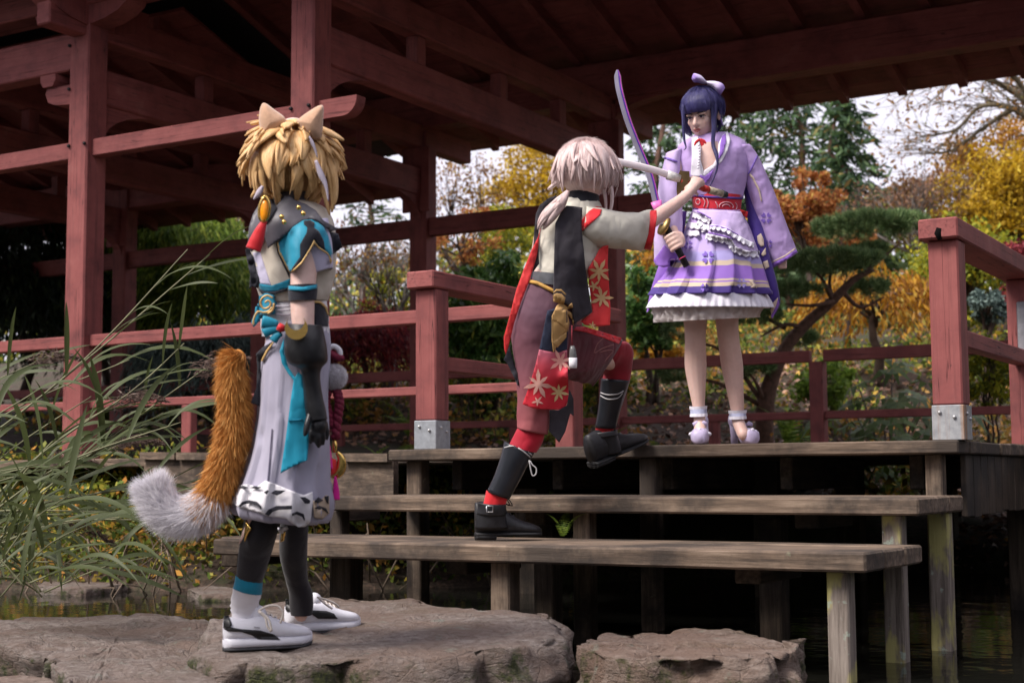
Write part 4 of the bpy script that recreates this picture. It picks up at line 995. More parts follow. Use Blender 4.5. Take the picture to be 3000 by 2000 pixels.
def patch(name, poly, tgt, mat, parent, off=.004, step=7, D=None, thick=.002, smooth_poly=0, wr=0.0, sm=0):
    """flat-cut piece laid onto the garment behind it (polygon in photo pixels, draped on the target's surface)"""
    T = tgt if isinstance(tgt, BVHTree) else bvh(tgt)
    P = [Vector((x, y)) for x, y in poly]
    if smooth_poly:
        q = crom([tuple(p) for p in P+[P[0]]], smooth_poly); P = [Vector(x) for x in q[:-1]]
    B = []; m_ = len(P)
    for i in range(m_):
        a, b = P[i], P[(i+1) % m_]; k = max(1, int((b-a).length/step))
        for t in range(k): B.append(a.lerp(b, t/k))
    nb = len(B); xs = [p.x for p in B]; ys = [p.y for p in B]
    def inside(x, y):
        c = False; j = nb-1
        for i in range(nb):
            if (B[i].y > y) != (B[j].y > y) and x < (B[j].x-B[i].x)*(y-B[i].y)/(B[j].y-B[i].y)+B[i].x: c = not c
            j = i
        return c
    pts = list(B); y = min(ys)+step*.6
    while y < max(ys):
        x = min(xs)+step*.6
        while x < max(xs):
            if inside(x, y) and min((Vector((x, y))-b).length for b in B) > step*.45: pts.append(Vector((x, y)))
            x += step
        y += step
    r = delaunay_2d_cdt(pts, [], [list(range(nb))], 1, 1e-4)
    v2, f2 = r[0], r[2]; V = []; hits = []
    for p in v2:
        dv = ray(p.x, p.y); h = T.ray_cast(EYE, dv.normalized())
        hits.append((h[0]-EYE).dot(FWD) if h[0] is not None else None)
    good = [h for h in hits if h is not None]; dflt = D if D is not None else (sum(good)/len(good) if good else 5)
    gi = [i for i, h in enumerate(hits) if h is not None]
    dep = []
    for i, p in enumerate(v2):
        d = hits[i]
        if d is None:
            if gi:
                k = min(gi, key=lambda g: (v2[g]-p).length_squared); d = hits[k]
            else: d = dflt
        elif D is not None and d > D+.15: d = D
        dep.append(d)
    if sm:          # let the cloth hang: relax its depth, but never behind what it lies on
        nb_ = [set() for _ in v2]
        for f in f2:
            for a in f: nb_[a].update(f)
        lim = list(dep)
        for _ in range(sm):
            dep = [min(sum(dep[k] for k in nb_[i])/len(nb_[i]) if nb_[i] else dep[i], lim[i]) if hits[i] is not None else sum(dep[k] for k in nb_[i])/max(1, len(nb_[i])) for i in range(len(dep))]
    for i, p in enumerate(v2):
        o_ = off+(wr*noise.noise(Vector((p.x*.03, p.y*.012, 3.1))) if wr else 0)
        V.append(at(p.x, p.y, dep[i]-o_))
    o = obj(name, V, [list(f) for f in f2], mat, parent, [(p.x/100, p.y/100) for p in v2])
    if thick: s = o.modifiers.new('s', 'SOLIDIFY'); s.thickness = thick; s.offset = 0
    return o
def remesh(mb, name, mat, parent, vox=.006, it=4):
    me = mesh_of('tmp', mb.V, mb.F); t = bpy.data.objects.new('tmp', me); COL.objects.link(t)
    bm = bmesh.new(); bm.from_mesh(me); bmesh.ops.recalc_face_normals(bm, faces=bm.faces); bm.to_mesh(me); bm.free()
    r = t.modifiers.new('r', 'REMESH'); r.mode = 'VOXEL'; r.voxel_size = vox
    s = t.modifiers.new('s', 'SMOOTH'); s.iterations = it; s.factor = .5
    dg = bpy.context.evaluated_depsgraph_get(); dg.update()
    m2 = bpy.data.meshes.new_from_object(t.evaluated_get(dg)); bpy.data.objects.remove(t)
    o0 = org(parent); m2.transform(Matrix.Translation(-o0)); m2.name = name
    m2.materials.clear(); m2.materials.append(mat); m2.polygons.foreach_set('use_smooth', [True]*len(m2.polygons))
    o = bpy.data.objects.new(name, m2); COL.objects.link(o); o.parent = parent
    return o
def chain(mb, pts, D, n=12, flat=1.0, sub=4):
    """limb: pts of (px,py,radius px,depth offset)"""
    W_ = [at(x, y, D+dd) for x, y, r, dd in pts]; rr = [r*(D+dd)/FPX for x, y, r, dd in pts]
    mb.tube(W_, rr, n, flat, sub=sub)
    mb.ball(W_[0], rr[0], 10, 8); mb.ball(W_[-1], rr[-1], 10, 8)
def grip(mb, c, ax, out, r=.016, fr=.0095, side=1, wrist=None):
    """fist closed round a handle: c centre, ax handle direction (thumb side), out = direction from handle to the knuckles' back"""
    ax = ax.normalized(); out = (out-ax*out.dot(ax)).normalized(); sd = ax.cross(out)*side
    for k in range(4):
        o = c+ax*(.032-.021*k); ln = (4.3, 4.6, 4.4, 3.9)[k]; pts = []
        for j in range(9):
            a = -.5+ln*j/8; R = r+fr*(1.35 if j < 3 else 1.05)
            pts.append(o+out*(R*cos(a))+sd*(R*sin(a)))
        mb.tube(pts, [fr*1.08, fr*1.1, fr*1.05, fr, fr*.98, fr*.95, fr*.92, fr*.88, fr*.7], 8)
        mb.ball(pts[-1], fr*.75, 8, 6)
    pts = [c+ax*.028+out*(r*.9)-sd*(r*1.0), c+ax*.045-sd*(r+fr*1.1), c+ax*.048-out*(r+fr*.7)-sd*r*.2, c+ax*.040-out*(r+fr)+sd*r*.9]
    mb.tube(pts, [fr*1.35, fr*1.25, fr*1.1, fr*.85], 8, sub=3)
    p = [c+ax*.030+out*(r+fr*1.4)-sd*.004, c-ax*.030+out*(r+fr*1.3)-sd*.004]
    mb.tube(p, [fr*1.6, fr*1.45], 8)
    pc = c+out*(r+.012)-sd*.018
    mb.ball(pc, (.022, .022, .036), 10, 8, Matrix((out, sd, ax)).transposed())
    if wrist is not None: mb.tube([pc, pc.lerp(Vector(wrist), .5), Vector(wrist)], [.024, .023, .024], 10)
def lock(mb, pts, w, t, ctr, n=6, prof=None):
    q = [Vector(x) for x in crom([tuple(p) for p in pts], 4)]; m_ = len(q); R = []
    for i, p in enumerate(q):
        tn = (q[min(i+1, m_-1)]-q[max(i-1, 0)]).normalized(); u = (p-ctr); u = u-tn*u.dot(tn)
        u = u.normalized() if u.length > 1e-6 else tn.orthogonal().normalized(); a = tn.cross(u)
        s = i/(m_-1); k = (min(1, .45+s*1.7) if s < .35 else max(.02, (1-s)/.65)**.75) if prof is None else prof(s)
        R.append([p+a*(w*k*cos(2*pi*j/n))+u*(t*(.4+.6*k)*(1 if k > .05 else .1)*sin(2*pi*j/n)) for j in range(n)])
    mb.add(*rings_mesh(R))
def hair_mat(name, c0, c1, c2, rough=.42, scale=(26, 1.2, 1)):
    t = NT(name); v = t.uv(scale); p = t.pos((1, 1, .2)); a = t.noise(v, 2.2, 4, .7); b = t.noise(p, 60, 3)
    f = t.math('ADD', t.math('MULTIPLY', a, .65), t.math('MULTIPLY', b, .35))
    t.link(t.ramp(f, [(.32, c0), (.5, c1), (.68, c2)]), 'Base Color'); t.b.inputs['Roughness'].default_value = rough
    t.b.inputs['Specular IOR Level'].default_value = .35; t.bump(f, .5, .006); return t.m
def fur(name, path, D, rad, mat, parent, n, ln, seed=1, lean=.9, asp=.05, t0=0.0, t1=1.0, gravity=-.1, inner=.75):
    rg = np.random.default_rng(seed); W_ = np.array([tuple(at(x, y, D+dd)) for x, y, dd in path])
    q = np.array(crom([tuple(w_)+(r,) for w_, r in zip(W_, rad)], 12)); m_ = len(q)
    s = t0+(t1-t0)*rg.random(n); f = s*(m_-1); i = np.minimum(f.astype(int), m_-2); fr = (f-i)[:, None]
    c = q[i]*(1-fr)+q[i+1]*fr; P0 = c[:, :3]; R = c[:, 3:4]; T_ = unit(q[i+1, :3]-q[i, :3])
    N_ = unit(np.cross(T_, rg.normal(size=(n, 3)))); L = ln*(.6+.8*rg.random(n))[:, None]
    Dv = unit(N_*.75+T_*lean+rg.normal(size=(n, 3))*.22+np.array([0, 0, gravity]))
    C = P0+N_*R*inner+Dv*L*.45
    V, Q = leaf_geo(C, Dv, 1.0, asp, rg, svar=0)
    V = V.reshape(n, 4, 3); C3 = C[:, None, :]; V = C3+(V-C3)*L[:, :, None]; V[:, :, :] = V
    return np_obj(name, V.reshape(-1, 3), Q, mat, parent)
def skin_mat():
    t = NT('skin'); p = t.pos(); a = t.math('ADD', t.math('MULTIPLY', t.noise(p, 9, 3), .7), t.math('MULTIPLY', t.noise(p, 70, 4), .3)); b = t.noise(p, 160, 3)
    t.link(t.ramp(a, [(.3, (.60, .39, .335)), (.6, (.70, .485, .425)), (.8, (.71, .44, .40))]), 'Base Color')
    t.b.inputs['Roughness'].default_value = .5; t.b.inputs['Subsurface Weight'].default_value = .12
    t.b.inputs['Subsurface Radius'].default_value = (.02, .008, .005); t.bump(b, .08, .002); return t.m
SKIN = skin_mat()
def conv(pts, o, s): return [(o[0]+x/s, o[1]+y/s) for x, y in pts]
z1 = lambda *p: conv(p, (680, 280), 2.6125)
z2 = lambda *p: conv(p, (600, 850), 2.6125)
z3 = lambda *p: conv(p, (400, 1350), 2.613)
z4 = lambda *p: conv(p, (1430, 390), 2.613)
z5 = lambda *p: conv(p, (1350, 900), 2.09)
z6 = lambda *p: conv(p, (1780, 180), 3.137)
z7 = lambda *p: conv(p, (1850, 560), 3.563)
z8 = lambda *p: conv(p, (1880, 880), 3.408)
GOLD = plain('polished_gold', (.80, .52, .16), .25, 1.0, .1)
GTRIM = plain('gold_trim', (.55, .36, .14), .5, .3, .15)
BLK = plain('black_leather', (.014, .014, .016), .42, 0, .4, 30, .3)
NAVY = cloth('black_navy_cloth', (.016, .016, .024), .3)
WHT = cloth('white_cloth', (.72, .70, .74), .05)
RED_S = cloth('scarlet_satin', (.62, .022, .030), .15, .5)
# ================================================================= person with the fox tail (D = distance of the body from the lens)
DA = 4.72
def person_fox():
    f0 = at(800, 1890, DA); root = thing('person', (f0.x, f0.y, ZK), 'person in spiky blond wig with animal ears and a fox tail, on the stone slab', 'person')
    TEAL = cloth('teal_satin', (.010, .245, .37), .18, .5); TEAL2 = cloth('teal_cloth', (.008, .19, .30), .15)
    CREAM = cloth('cream_cloth', (.56, .50, .42), .06); LAV = cloth('pale_lavender_cloth', (.43, .41, .50), .06, fold=.5)
    GREY = plain('grey_faux_leather', (.085, .080, .095), .42, 0, .18, 12, .15)
    LIN = cloth('lilac_lining', (.50, .47, .62), .05)
    # ---- body
    mb = MB(); D = DA
    chain(mb, [(858, 560, 40, 0), (856, 640, 52, 0), (858, 720, 85, 0), (860, 800, 85, 0), (860, 880, 80, 0), (862, 960, 84, 0), (862, 1040, 88, 0)], D, 14, .85)
    mb.ball(at(862, 450, D), (.083, .095, .115), 14, 12)
    chain(mb, [(790, 655, 36, .03), (790, 760, 32, .08), (800, 870, 28, .14), (820, 950, 25, .16)], D)
    chain(mb, [(905, 660, 44, -.06), (895, 740, 42, -.10), (888, 830, 38, -.13), (886, 900, 36, -.15), (890, 970, 32, -.16), (905, 1080, 27, -.15), (920, 1180, 24, -.14)], D)
    chain(mb, [(840, 1040, 60, 0), (812, 1250, 50, 0), (768, 1510, 42, -.01), (742, 1640, 40, .04), (718, 1760, 25, .09), (718, 1840, 21, .10)], D)
    chain(mb, [(895, 1040, 66, .08), (880, 1250, 54, .14), (865, 1520, 38, .24), (860, 1620, 37, .30), (875, 1740, 24, .38), (882, 1800, 21, .39)], D)
    remesh(mb, 'body', SKIN, root, .007)
    # ---- upper garment
    top = sil('crop_top', [(800, 592, 902, 588, .06), (758, 625, 955, 612, .09), (738, 665, 980, 655, .115), (736, 730, 982, 725, .12), (745, 800, 978, 800, .118), (755, 850, 968, 850, .112), (768, 888, 960, 880, .105)], D, CREAM, root, 32, 4, .05, (2.2, 6), 1, solid=.004)
    tb = bvh([top])
    patch('side_panel', z1((160, 1200), (215, 1200), (300, 1460), (215, 1440), (190, 1340)), tb, LIN, top, .004)
    patch('teal_hem', z1((208, 1440), (300, 1455), (400, 1420), (445, 1400), (440, 1470), (330, 1500), (250, 1505), (212, 1480)), tb, TEAL2, top, .008)
    patch('hem_trim', z1((206, 1480), (250, 1503), (330, 1498), (445, 1465), (445, 1485), (330, 1520), (240, 1522), (205, 1500)), tb, NAVY, top, .010)
    patch('edge_trim', z1((345, 1110), (365, 1190), (440, 1345), (440, 1400), (350, 1210), (335, 1120)), tb, NAVY, top, .008)
    patch('gold_piping', z1((352, 1120), (374, 1200), (445, 1350), (437, 1352), (360, 1205), (342, 1125)), tb, GTRIM, top, .012, 4)
    # sleeve of the near arm: lining behind the arm, two flaps in front
    lin = sil('sleeve_lining', [(875, 660, 960, 640, .06, -.05), (868, 720, 972, 715, .065, -.07), (880, 770, 974, 760, .06, -.075), (900, 812, 974, 785, .055, -.07)], D, LIN, root, 20, 4, .03, (2, 4), 3, solid=.003)
    sl = sil('sleeve', [(838, 648, 955, 640, .07, -.045), (836, 690, 962, 680, .08, -.075), (840, 740, 940, 730, .08, -.095), (846, 800, 930, 790, .075, -.11)], D, SKIN, root, 22, 3)
    sb = bvh([sl, lin, top])
    bpy.data.objects.remove(sl)
    slv = patch('sleeve_flap', z1((545, 955), (430, 1030), (380, 1090), (355, 1130), (365, 1200), (445, 1350), (530, 1270), (600, 1160), (625, 1105), (660, 1150), (725, 1195), (755, 1240), (768, 1230), (765, 1190), (735, 1070), (690, 985), (620, 950)), sb, TEAL, root, .012, 7)
    patch('dark_inset', z1((548, 960), (600, 955), (632, 975), (625, 1010), (665, 1040), (700, 1110), (712, 1180), (660, 1145), (627, 1095), (600, 1155), (530, 1265), (455, 1340), (460, 1320), (520, 1235), (520, 1140), (570, 1050), (575, 1005), (550, 985)), sb, NAVY, slv, .017, 6)
    patch('gold_edge', z1((447, 1352), (530, 1272), (602, 1158), (627, 1108), (660, 1155), (730, 1200), (765, 1260), (755, 1290), (738, 1220), (660, 1168), (630, 1132), (607, 1170), (537, 1284), (450, 1366)), sb, GTRIM, slv, .021, 5)
    # collar cape
    cb = bvh([top, lin])
    col = sil('collar_base', [(806, 570, 900, 562, .055), (796, 598, 908, 590, .066), (770, 622, 945, 612, .085)], D, GREY, root, 24, 4, solid=.004)
    cb2 = bvh([top, lin, col])
    cape = patch('collar_cape', z1((400, 770), (330, 860), (270, 960), (245, 1060), (275, 1170), (360, 1100), (460, 1020), (545, 955), (640, 950), (700, 1000), (760, 1040), (810, 1020), (700, 960), (640, 880), (560, 830), (480, 800), (440, 770)), cb2, GREY, root, .022, 7, thick=.004, sm=8)
    cape2 = patch('collar_cape', z1((225, 800), (160, 910), (130, 1010), (118, 1170), (150, 1195), (210, 1150), (245, 1040), (290, 920), (320, 850), (300, 790)), cb2, GREY, root, .024, 7, thick=.004, sm=8)
    for i, (x, y) in enumerate(z1((380, 928), (398, 968), (510, 857), (545, 902))):
        c = at(x, y, DA-.165); m1 = MB(); m1.ball(c, (.008, .008, .008), 10, 6); m1.build('stud', GOLD, cape)
    patch('dark_lapel', z1((310, 790), (345, 860), (270, 980), (240, 1000), (285, 880), (290, 800)), cb2, NAVY, cape, .030)
    # hanging black ribbons at the back edge and shoulder
    patch('back_flap', z1((100, 1180), (120, 1160), (160, 1230), (200, 1400), (200, 1470), (150, 1460), (130, 1480), (140, 1380)), tb, NAVY, root, .012, thick=.004)
    patch('shoulder_flap', z1((690, 990), (760, 1045), (810, 1060), (845, 1160), (770, 1215), (760, 1180), (735, 1070)), tb, NAVY, root, .02, thick=.004)
    # jewel and red tassel
    jw = MB(); c = at(*z1((245, 880))[0], DA-.17); jw.ball(c, (.014, .010, .034), 12, 10); j = jw.build('jewel', plain('amber_jewel', (.75, .26, .01), .15), root)
    jr = MB(); jr.tube([at(x, y, DA-.168) for x, y in z1((245, 775), (215, 840), (210, 920), (235, 960), (270, 930), (285, 840), (262, 780), (245, 775))], .006, 6, sub=3); jr.build('jewel_frame', GOLD, j)
    ts = MB(); q = [at(x, y, DA-.165) for x, y in z1((258, 945), (225, 1010), (195, 1090), (160, 1180))]; ts.tube(q, [.006, .014, .021, .024], 10, .6, sub=4); ts.build('red_tassel', RED_S, root)
    # arm band
    ab = sil('arm_band', [(844, 836, 930, 832, .056, -.13), (844, 855, 930, 852, .057, -.135), (846, 882, 927, 879, .055, -.14)], D, NAVY, root, 22, 3)
    patch('teal_edge', [(845, 837), (888, 841), (929, 833), (929, 845), (888, 853), (845, 849)], [ab], TEAL, ab, .003, 5)
    # ---- wide glove cuff, forearm and hand
    gl = sil('glove', [(842, 948, 942, 952, .055, -.165), (836, 985, 953, 985, .065, -.17), (835, 1030, 960, 1028, .068, -.17), (846, 1062, 958, 1058, .060, -.17), (878, 1080, 942, 1078, .042, -.165), (886, 1110, 938, 1108, .034, -.165), (891, 1160, 945, 1158, .033, -.16), (895, 1205, 955, 1200, .034, -.16), (900, 1232, 960, 1226, .032, -.16)], D, BLK, root, 26, 5, .05, (2, 5), 5, cap=True)
    hb = MB(); dg = -.16
    chain(hb, [(926, 1200, 26, dg), (930, 1225, 28, dg), (932, 1246, 26, dg)], D, 12, .6)
    for pts in ([(908, 1215, 10, dg-.02), (900, 1240, 9.5, dg-.035), (896, 1262, 8.5, dg-.04), (893, 1274, 6, dg-.04)],
                [(916, 1245, 10, dg), (914, 1268, 9.5, dg-.015), (911, 1285, 8.5, dg-.01), (910, 1296, 6, dg)],
                [(930, 1250, 10, dg), (931, 1276, 9.5, dg-.012), (930, 1296, 8.5, dg-.008), (934, 1307, 6, dg)],
                [(943, 1248, 9.5, dg+.01), (946, 1270, 9, dg), (946, 1288, 8, dg+.005), (947, 1300, 5.5, dg+.01)],
                [(953, 1240, 9, dg+.02), (957, 1258, 8, dg+.02), (959, 1274, 7, dg+.02), (957, 1286, 5, dg+.02)]): chain(hb, pts, D, 8)
    remesh(hb, 'gloved_hand', BLK, gl, .0045, 3)
    # ---- waist
    ws = sil('waist_wrap', [(774, 884, 958, 880, .10), (768, 910, 960, 908, .104), (765, 945, 964, 945, .112), (770, 985, 966, 985, .125)], D, WHT, root, 30, 4, .03, (2, 8), 7)
    wb = bvh([ws])
    patch('corset', z2((830, 100), (880, 85), (925, 120), (945, 190), (945, 275), (840, 270), (835, 180)), wb, NAVY, ws, .006)
    patch('corset_gold', z2((825, 80), (890, 85), (935, 130), (950, 190), (938, 190), (920, 135), (880, 100), (826, 96)), wb, GTRIM, ws, .010, 5)
    sw = patch('swirl_pouch', z2((420, 45), (480, 30), (530, 40), (540, 110), (520, 180), (440, 190), (410, 240), (375, 280), (358, 245), (390, 170), (415, 120)), wb, TEAL2, root, .03, 6, thick=.02)
    for k, pl in enumerate((((520, 60), (480, 40), (440, 60), (425, 100), (450, 140), (490, 130), (505, 100), (485, 78), (460, 95)), ((515, 130), (490, 160), (450, 170), (405, 165), (375, 220), (372, 265)), ((530, 100), (520, 150), (480, 180)))):
        m1 = MB(); m1.tube([at(x, y, DA-.142-.0015*k) for x, y in z2(*pl)], .0035, 5, sub=4); m1.build('gold_swirl', GTRIM, sw)
    for pl, wd in ((((440, 240), (500, 250), (560, 262)), 20), (((450, 330), (520, 300), (580, 300)), 16), (((520, 390), (550, 350), (590, 330)), 14)):
        m1 = MB(); m1.tube([at(x, y, DA-.15) for x, y in z2(*pl)], [wd*DA/FPX*.9, wd*DA/FPX*.8, wd*DA/FPX*.5], 10, .5, sub=3); m1.build('teal_bow', TEAL, root)
    for y_ in (120, 150, 182): m1 = MB(); m1.tube([at(x, y, DA-.118) for x, y in z2((540, y_), (600, y_+6), (655, y_+2))], .003, 5, sub=3); m1.build('lacing', plain('grey_cord', (.35, .33, .38), .8), ws)
    m1 = MB(); m1.tube([at(x, y, DA-.16) for x, y in z2((560, 275), (585, 290), (612, 290))], [.012, .014, .010], 8); m1.build('red_bead', RED_S, root)
    # gold crescent ornament
    oc = [(88*cos(a), 88*sin(a)) for a in np.linspace(radians(200), radians(-28), 22)]; ic = [(12+64*cos(a), -32+64*sin(a)) for a in np.linspace(radians(-22), radians(205), 20)]
    cr = [(700+x, 290+y) for x, y in [(88*cos(a), 88*sin(a)) for a in np.linspace(radians(205), radians(-50), 24)]]+[(698+x, 235+y) for x, y in [(66*cos(a), 70*sin(a)) for a in np.linspace(radians(-20), radians(195), 20)]]
    pz = z2(*cr); Vc = [at(x, y, DA-.255) for x, y in pz]+[at(x, y, DA-.243) for x, y in pz]; n = len(pz)
    me = obj('gold_crescent', Vc, [list(range(n)), list(range(2*n-1, n-1, -1))]+[[i, n+i, n+(i+1) % n, (i+1) % n] for i in range(n)], GOLD, root, smooth=False)
    # ---- wide trousers
    LG = NT('trouser_lavender'); p_ = LG.pos(); fo = LG.noise(LG.pos((1, 1, .35)), 10, 2, .5, .5)
    LG.link(LG.ramp(fo, [(.3, (.30, .285, .37)), (.7, (.40, .38, .475))]), 'Base Color'); LG.b.inputs['Roughness'].default_value = .85; LG.b.inputs['Sheen Weight'].default_value = .1; LG.bump(fo, .55, .03)
    tr = sil('wide_trousers', [(792, 945, 962, 945, .115), (780, 1010, 968, 1005, .135), (767, 1070, 966, 1065, .142), (761, 1150, 962, 1150, .147), (754, 1230, 960, 1230, .15), (738, 1310, 962, 1310, .158), (712, 1390, 964, 1395, .168), (697, 1432, 967, 1440, .175), (684, 1470, 970, 1478, .178), (690, 1500, 962, 1518, .165), (715, 1508, 950, 1530, .13)], D, LG.m, root, 84, 5, .035, (2.5, 5), 9, pleat=(11, .20))
    trb = bvh([tr])
    patch('dark_side_flap', z2((395, 490), (440, 440), (520, 395), (470, 460), (430, 540), (425, 700), (420, 885), (352, 860), (395, 745), (402, 600)), trb, NAVY, tr, .02, thick=.004)
    patch('flap_piping', z2((520, 395), (528, 402), (480, 468), (440, 545), (430, 540), (470, 460)), trb, GTRIM, tr, .026, 5)
    tp = patch('teal_panel', z2((605, 370), (572, 465), (590, 560), (640, 640), (680, 690), (655, 860), (638, 995), (620, 1130), (580, 1400), (680, 1345), (785, 1298), (797, 1130), (785, 1000), (775, 850), (745, 650), (715, 625), (690, 665), (640, 590), (608, 480)), trb, TEAL, tr, .018, 8, thick=.003, wr=.008, sm=25)
    patch('panel_fold', z2((640, 990), (780, 982), (782, 996), (640, 1003)), trb, TEAL2, tr, .024, 6)
    for k, pl in enumerate((((512, 1060), (518, 1060), (500, 1300), (484, 1500), (474, 1500), (492, 1300)),)):
        patch('pleat_edge', z2(*pl), trb, plain('dark_pleat_edge', (.10, .09, .14), .9), tr, .006, 5)
    # white hem band with black scallops
    hem = patch('hem_band', z3((790, 185), (860, 175), (920, 200), (985, 150), (1020, 160), (1100, 190), (1195, 230), (1280, 260), (1345, 235), (1352, 300), (1330, 465), (1290, 500), (1240, 505), (1180, 470), (1150, 440), (1090, 430), (1000, 420), (950, 395), (850, 370), (780, 350), (730, 320), (760, 250)), trb, WHT, tr, .010, 7)
    hb2 = bvh([tr, hem])
    for pl in (((785, 205), (815, 185), (860, 205), (820, 210)), ((865, 205), (905, 192), (960, 200), (920, 212)), ((975, 240), (1000, 222), (1015, 228), (995, 255)), ((1030, 245), (1060, 222), (1140, 225), (1105, 250), (1075, 262)), ((1250, 275), (1290, 275), (1330, 300), (1325, 325), (1290, 325)),
               ((780, 345), (810, 310), (860, 297), (920, 310), (955, 345), (955, 368), (925, 340), (870, 322), (820, 330), (795, 350)), ((985, 405), (1010, 370), (1070, 342), (1190, 340), (1190, 368), (1090, 372), (1040, 388), (1010, 420)), ((1190, 400), (1230, 385), (1280, 405), (1290, 440), (1285, 460), (1265, 425), (1225, 408), (1192, 418))):
        patch('scallop', z3(*pl), hb2, NAVY, tr, .016, 4)
    for pl in (((1350, 300), (1400, 310), (1450, 260), (1475, 270), (1475, 400), (1420, 445), (1360, 430)),):
        patch('hem_band', z3(*pl), trb, plain('tan_hem', (.42, .33, .25), .8), tr, .010, 6)
    for pl in (((1360, 310), (1390, 275), (1430, 300), (1390, 320)), ((1360, 360), (1400, 340), (1450, 360), (1470, 400), (1440, 375), (1390, 365)), ((1440, 270), (1470, 265), (1470, 330), (1455, 310))): patch('scallop', z3(*pl), trb, NAVY, tr, .016, 4)
    # ---- leggings, sock
    lg = sil('legging', [(722, 1490, 826, 1505, .062, -.03), (706, 1575, 806, 1585, .058, -.02), (697, 1637, 788, 1642, .055, .03), (692, 1690, 769, 1705, .046, .06)], D, cloth('black_legging', (.010, .009, .013), .2, .6), root, 24, 4, .02)
    lg2 = sil('legging', [(822, 1515, 905, 1520, .055, .22), (819, 1618, 900, 1618, .053, .28), (836, 1694, 902, 1694, .044, .35), (846, 1735, 915, 1733, .040, .38), (848, 1775, 918, 1770, .036, .39), (852, 1800, 914, 1800, .032, .39)], D, lg.data.materials[0], root, 24, 4, .02)
    sil('sock', [(691, 1682, 770, 1705, .0475, .06), (687, 1706, 768, 1724, .047, .065), (683, 1720, 767, 1740, .046, .07)], D, TEAL2, root, 24, 3)
    sk = sil('sock', [(683, 1719, 766, 1739, .0455, .07), (676, 1765, 758, 1772, .042, .09), (678, 1795, 756, 1797, .038, .10), (684, 1822, 752, 1824, .034, .10), (690, 1850, 746, 1850, .028, .10)], D, WHT, root, 24, 5, .09, (1.5, 22), 12)
    lb = bvh([lg, lg2])
    patch('skin_gap', z3((880, 395), (910, 400), (870, 470), (800, 620), (785, 632), (800, 570), (840, 480)), lb, SKIN, lg, .004, 5)
    patch('gold_charm', z3((840, 460), (880, 515), (850, 560), (830, 615), (828, 560), (835, 510)), lb, GOLD, lg, .012, 5, thick=.006)
    patch('gold_charm', z3((1115, 530), (1138, 545), (1125, 610), (1105, 620)), lb, GOLD, lg2, .2, 5, thick=.006)
    patch('white_ribbon', z3((1085, 510), (1150, 500), (1160, 520), (1125, 535), (1120, 552), (1090, 545)), lb, WHT, lg2, .22, 5, thick=.004)
    # ---- sneakers
    SHOE = plain('white_shoe_leather', (.66, .66, .72), .4, 0, .05, 20); RUB = plain('white_rubber', (.60, .60, .66), .5, 0, .05); DKR = plain('dark_outsole', (.035, .035, .04), .8); BLS = plain('black_shoe_leather', (.012, .012, .013), .45)
    fh = Vector((FWD.x, FWD.y, 0)).normalized(); rh = Vector((RGT.x, RGT.y, 0)).normalized()
    def sneaker(heel, yaw, L, stripe, tab, zoff, lacep, mark=None):
        dv = (rh*cos(yaw)+fh*sin(yaw)); sdv = Vector((0, 0, 1)).cross(dv)
        g = thing_part('sneaker', root)
        W2 = lambda x: L*(.118+.030*sin(pi*min(1, max(0, (x-.02)))*1.0)+.030*max(0, min(1, (x-.35)/.35)))*(1 if x < .82 else sqrt(max(.02, 1-((x-.82)/.19)**2)))*(1 if x > .07 else sqrt(max(.05, 1-((.07-x)/.08)**2)))
        def ringx(x, z0, z1_, wk, top=2.2):
            c = heel+dv*(x*L); w_ = W2(x)*wk; R = []
            for j in range(20):
                th = 2*pi*j/20; cs, sn = cos(th), sin(th); e = .55
                yy = w_*math.copysign(abs(cs)**e, cs)*(1-.28*max(0, sn)); zz = (z0+z1_)/2+(z1_-z0)/2*math.copysign(abs(sn)**.6, sn)
                R.append(c+sdv*yy+Vector((0, 0, zz)))
            return R
        X = [-.005, .03, .08, .16, .26, .36, .46, .56, .66, .76, .85, .92, .97, 1.0]
        toe = lambda x: .012*max(0, (x-.8)/.2)**2
        o1 = obj('outsole', *rings_mesh([ringx(x, toe(x)+.0, toe(x)+.014, 1.02) for x in X])[:2], DKR, g)
        o2 = obj('midsole', *rings_mesh([ringx(x, toe(x)+.008, toe(x)*.4+.046, 1.04) for x in X])[:2], RUB, g)
        zt = lambda x: np.interp(x, [0, .05, .18, .30, .38, .48, .60, .72, .85, .95, 1.0], [.098, .110, .098, .102, .118, .112, .094, .080, .072, .064, .052])
        up = obj('upper', *rings_mesh([ringx(x, .036, zt(x), .97) for x in X[:-1]])[:2], SHOE, g)
        ub = bvh([up, o2])
        patch('side_stripe', stripe, ub, BLS, up, .003, 5); patch('heel_tab', tab, ub, BLS, up, .004, 5)
        if mark: 
            for mk in mark: patch('print', mk, ub, plain('grey_print', (.25, .25, .28), .6), up, .0035, 3, thick=0)
        tg = MB(); c0 = heel+dv*(L*.38); tg.ball(c0+Vector((0, 0, .112)), (.028, .028, .03), 10, 8); tg.build('tongue', SHOE, up)
        lc = MB(); lm = plain('cream_lace', (.55, .50, .46), .9)
        for k in range(5):
            x = .42+.055*k; c = heel+dv*(x*L)+Vector((0, 0, float(zt(x))+.002)); lc.tube([c+sdv*.026-Vector((0, 0, .010)), c+Vector((0, 0, .004)), c-sdv*.026-Vector((0, 0, .010))], .0032, 5, sub=3)
        for pts, dd in lacep: lc.tube([at(x, y, dd) for x, y in pts], .0038, 5, .6, sub=4)
        lc.build('laces', lm, up)
    def thing_part(nm, par):
        o = bpy.data.objects.new(nm, None); COL.objects.link(o); o.parent = par; o.empty_display_size = .05; return o
    yw = radians(26)
    h1 = onZ(650, 1910, ZK-.002); h2 = onZ(832, 1862, ZK+.008)
    dN = (h1-EYE).dot(FWD); dF = (h2-EYE).dot(FWD)
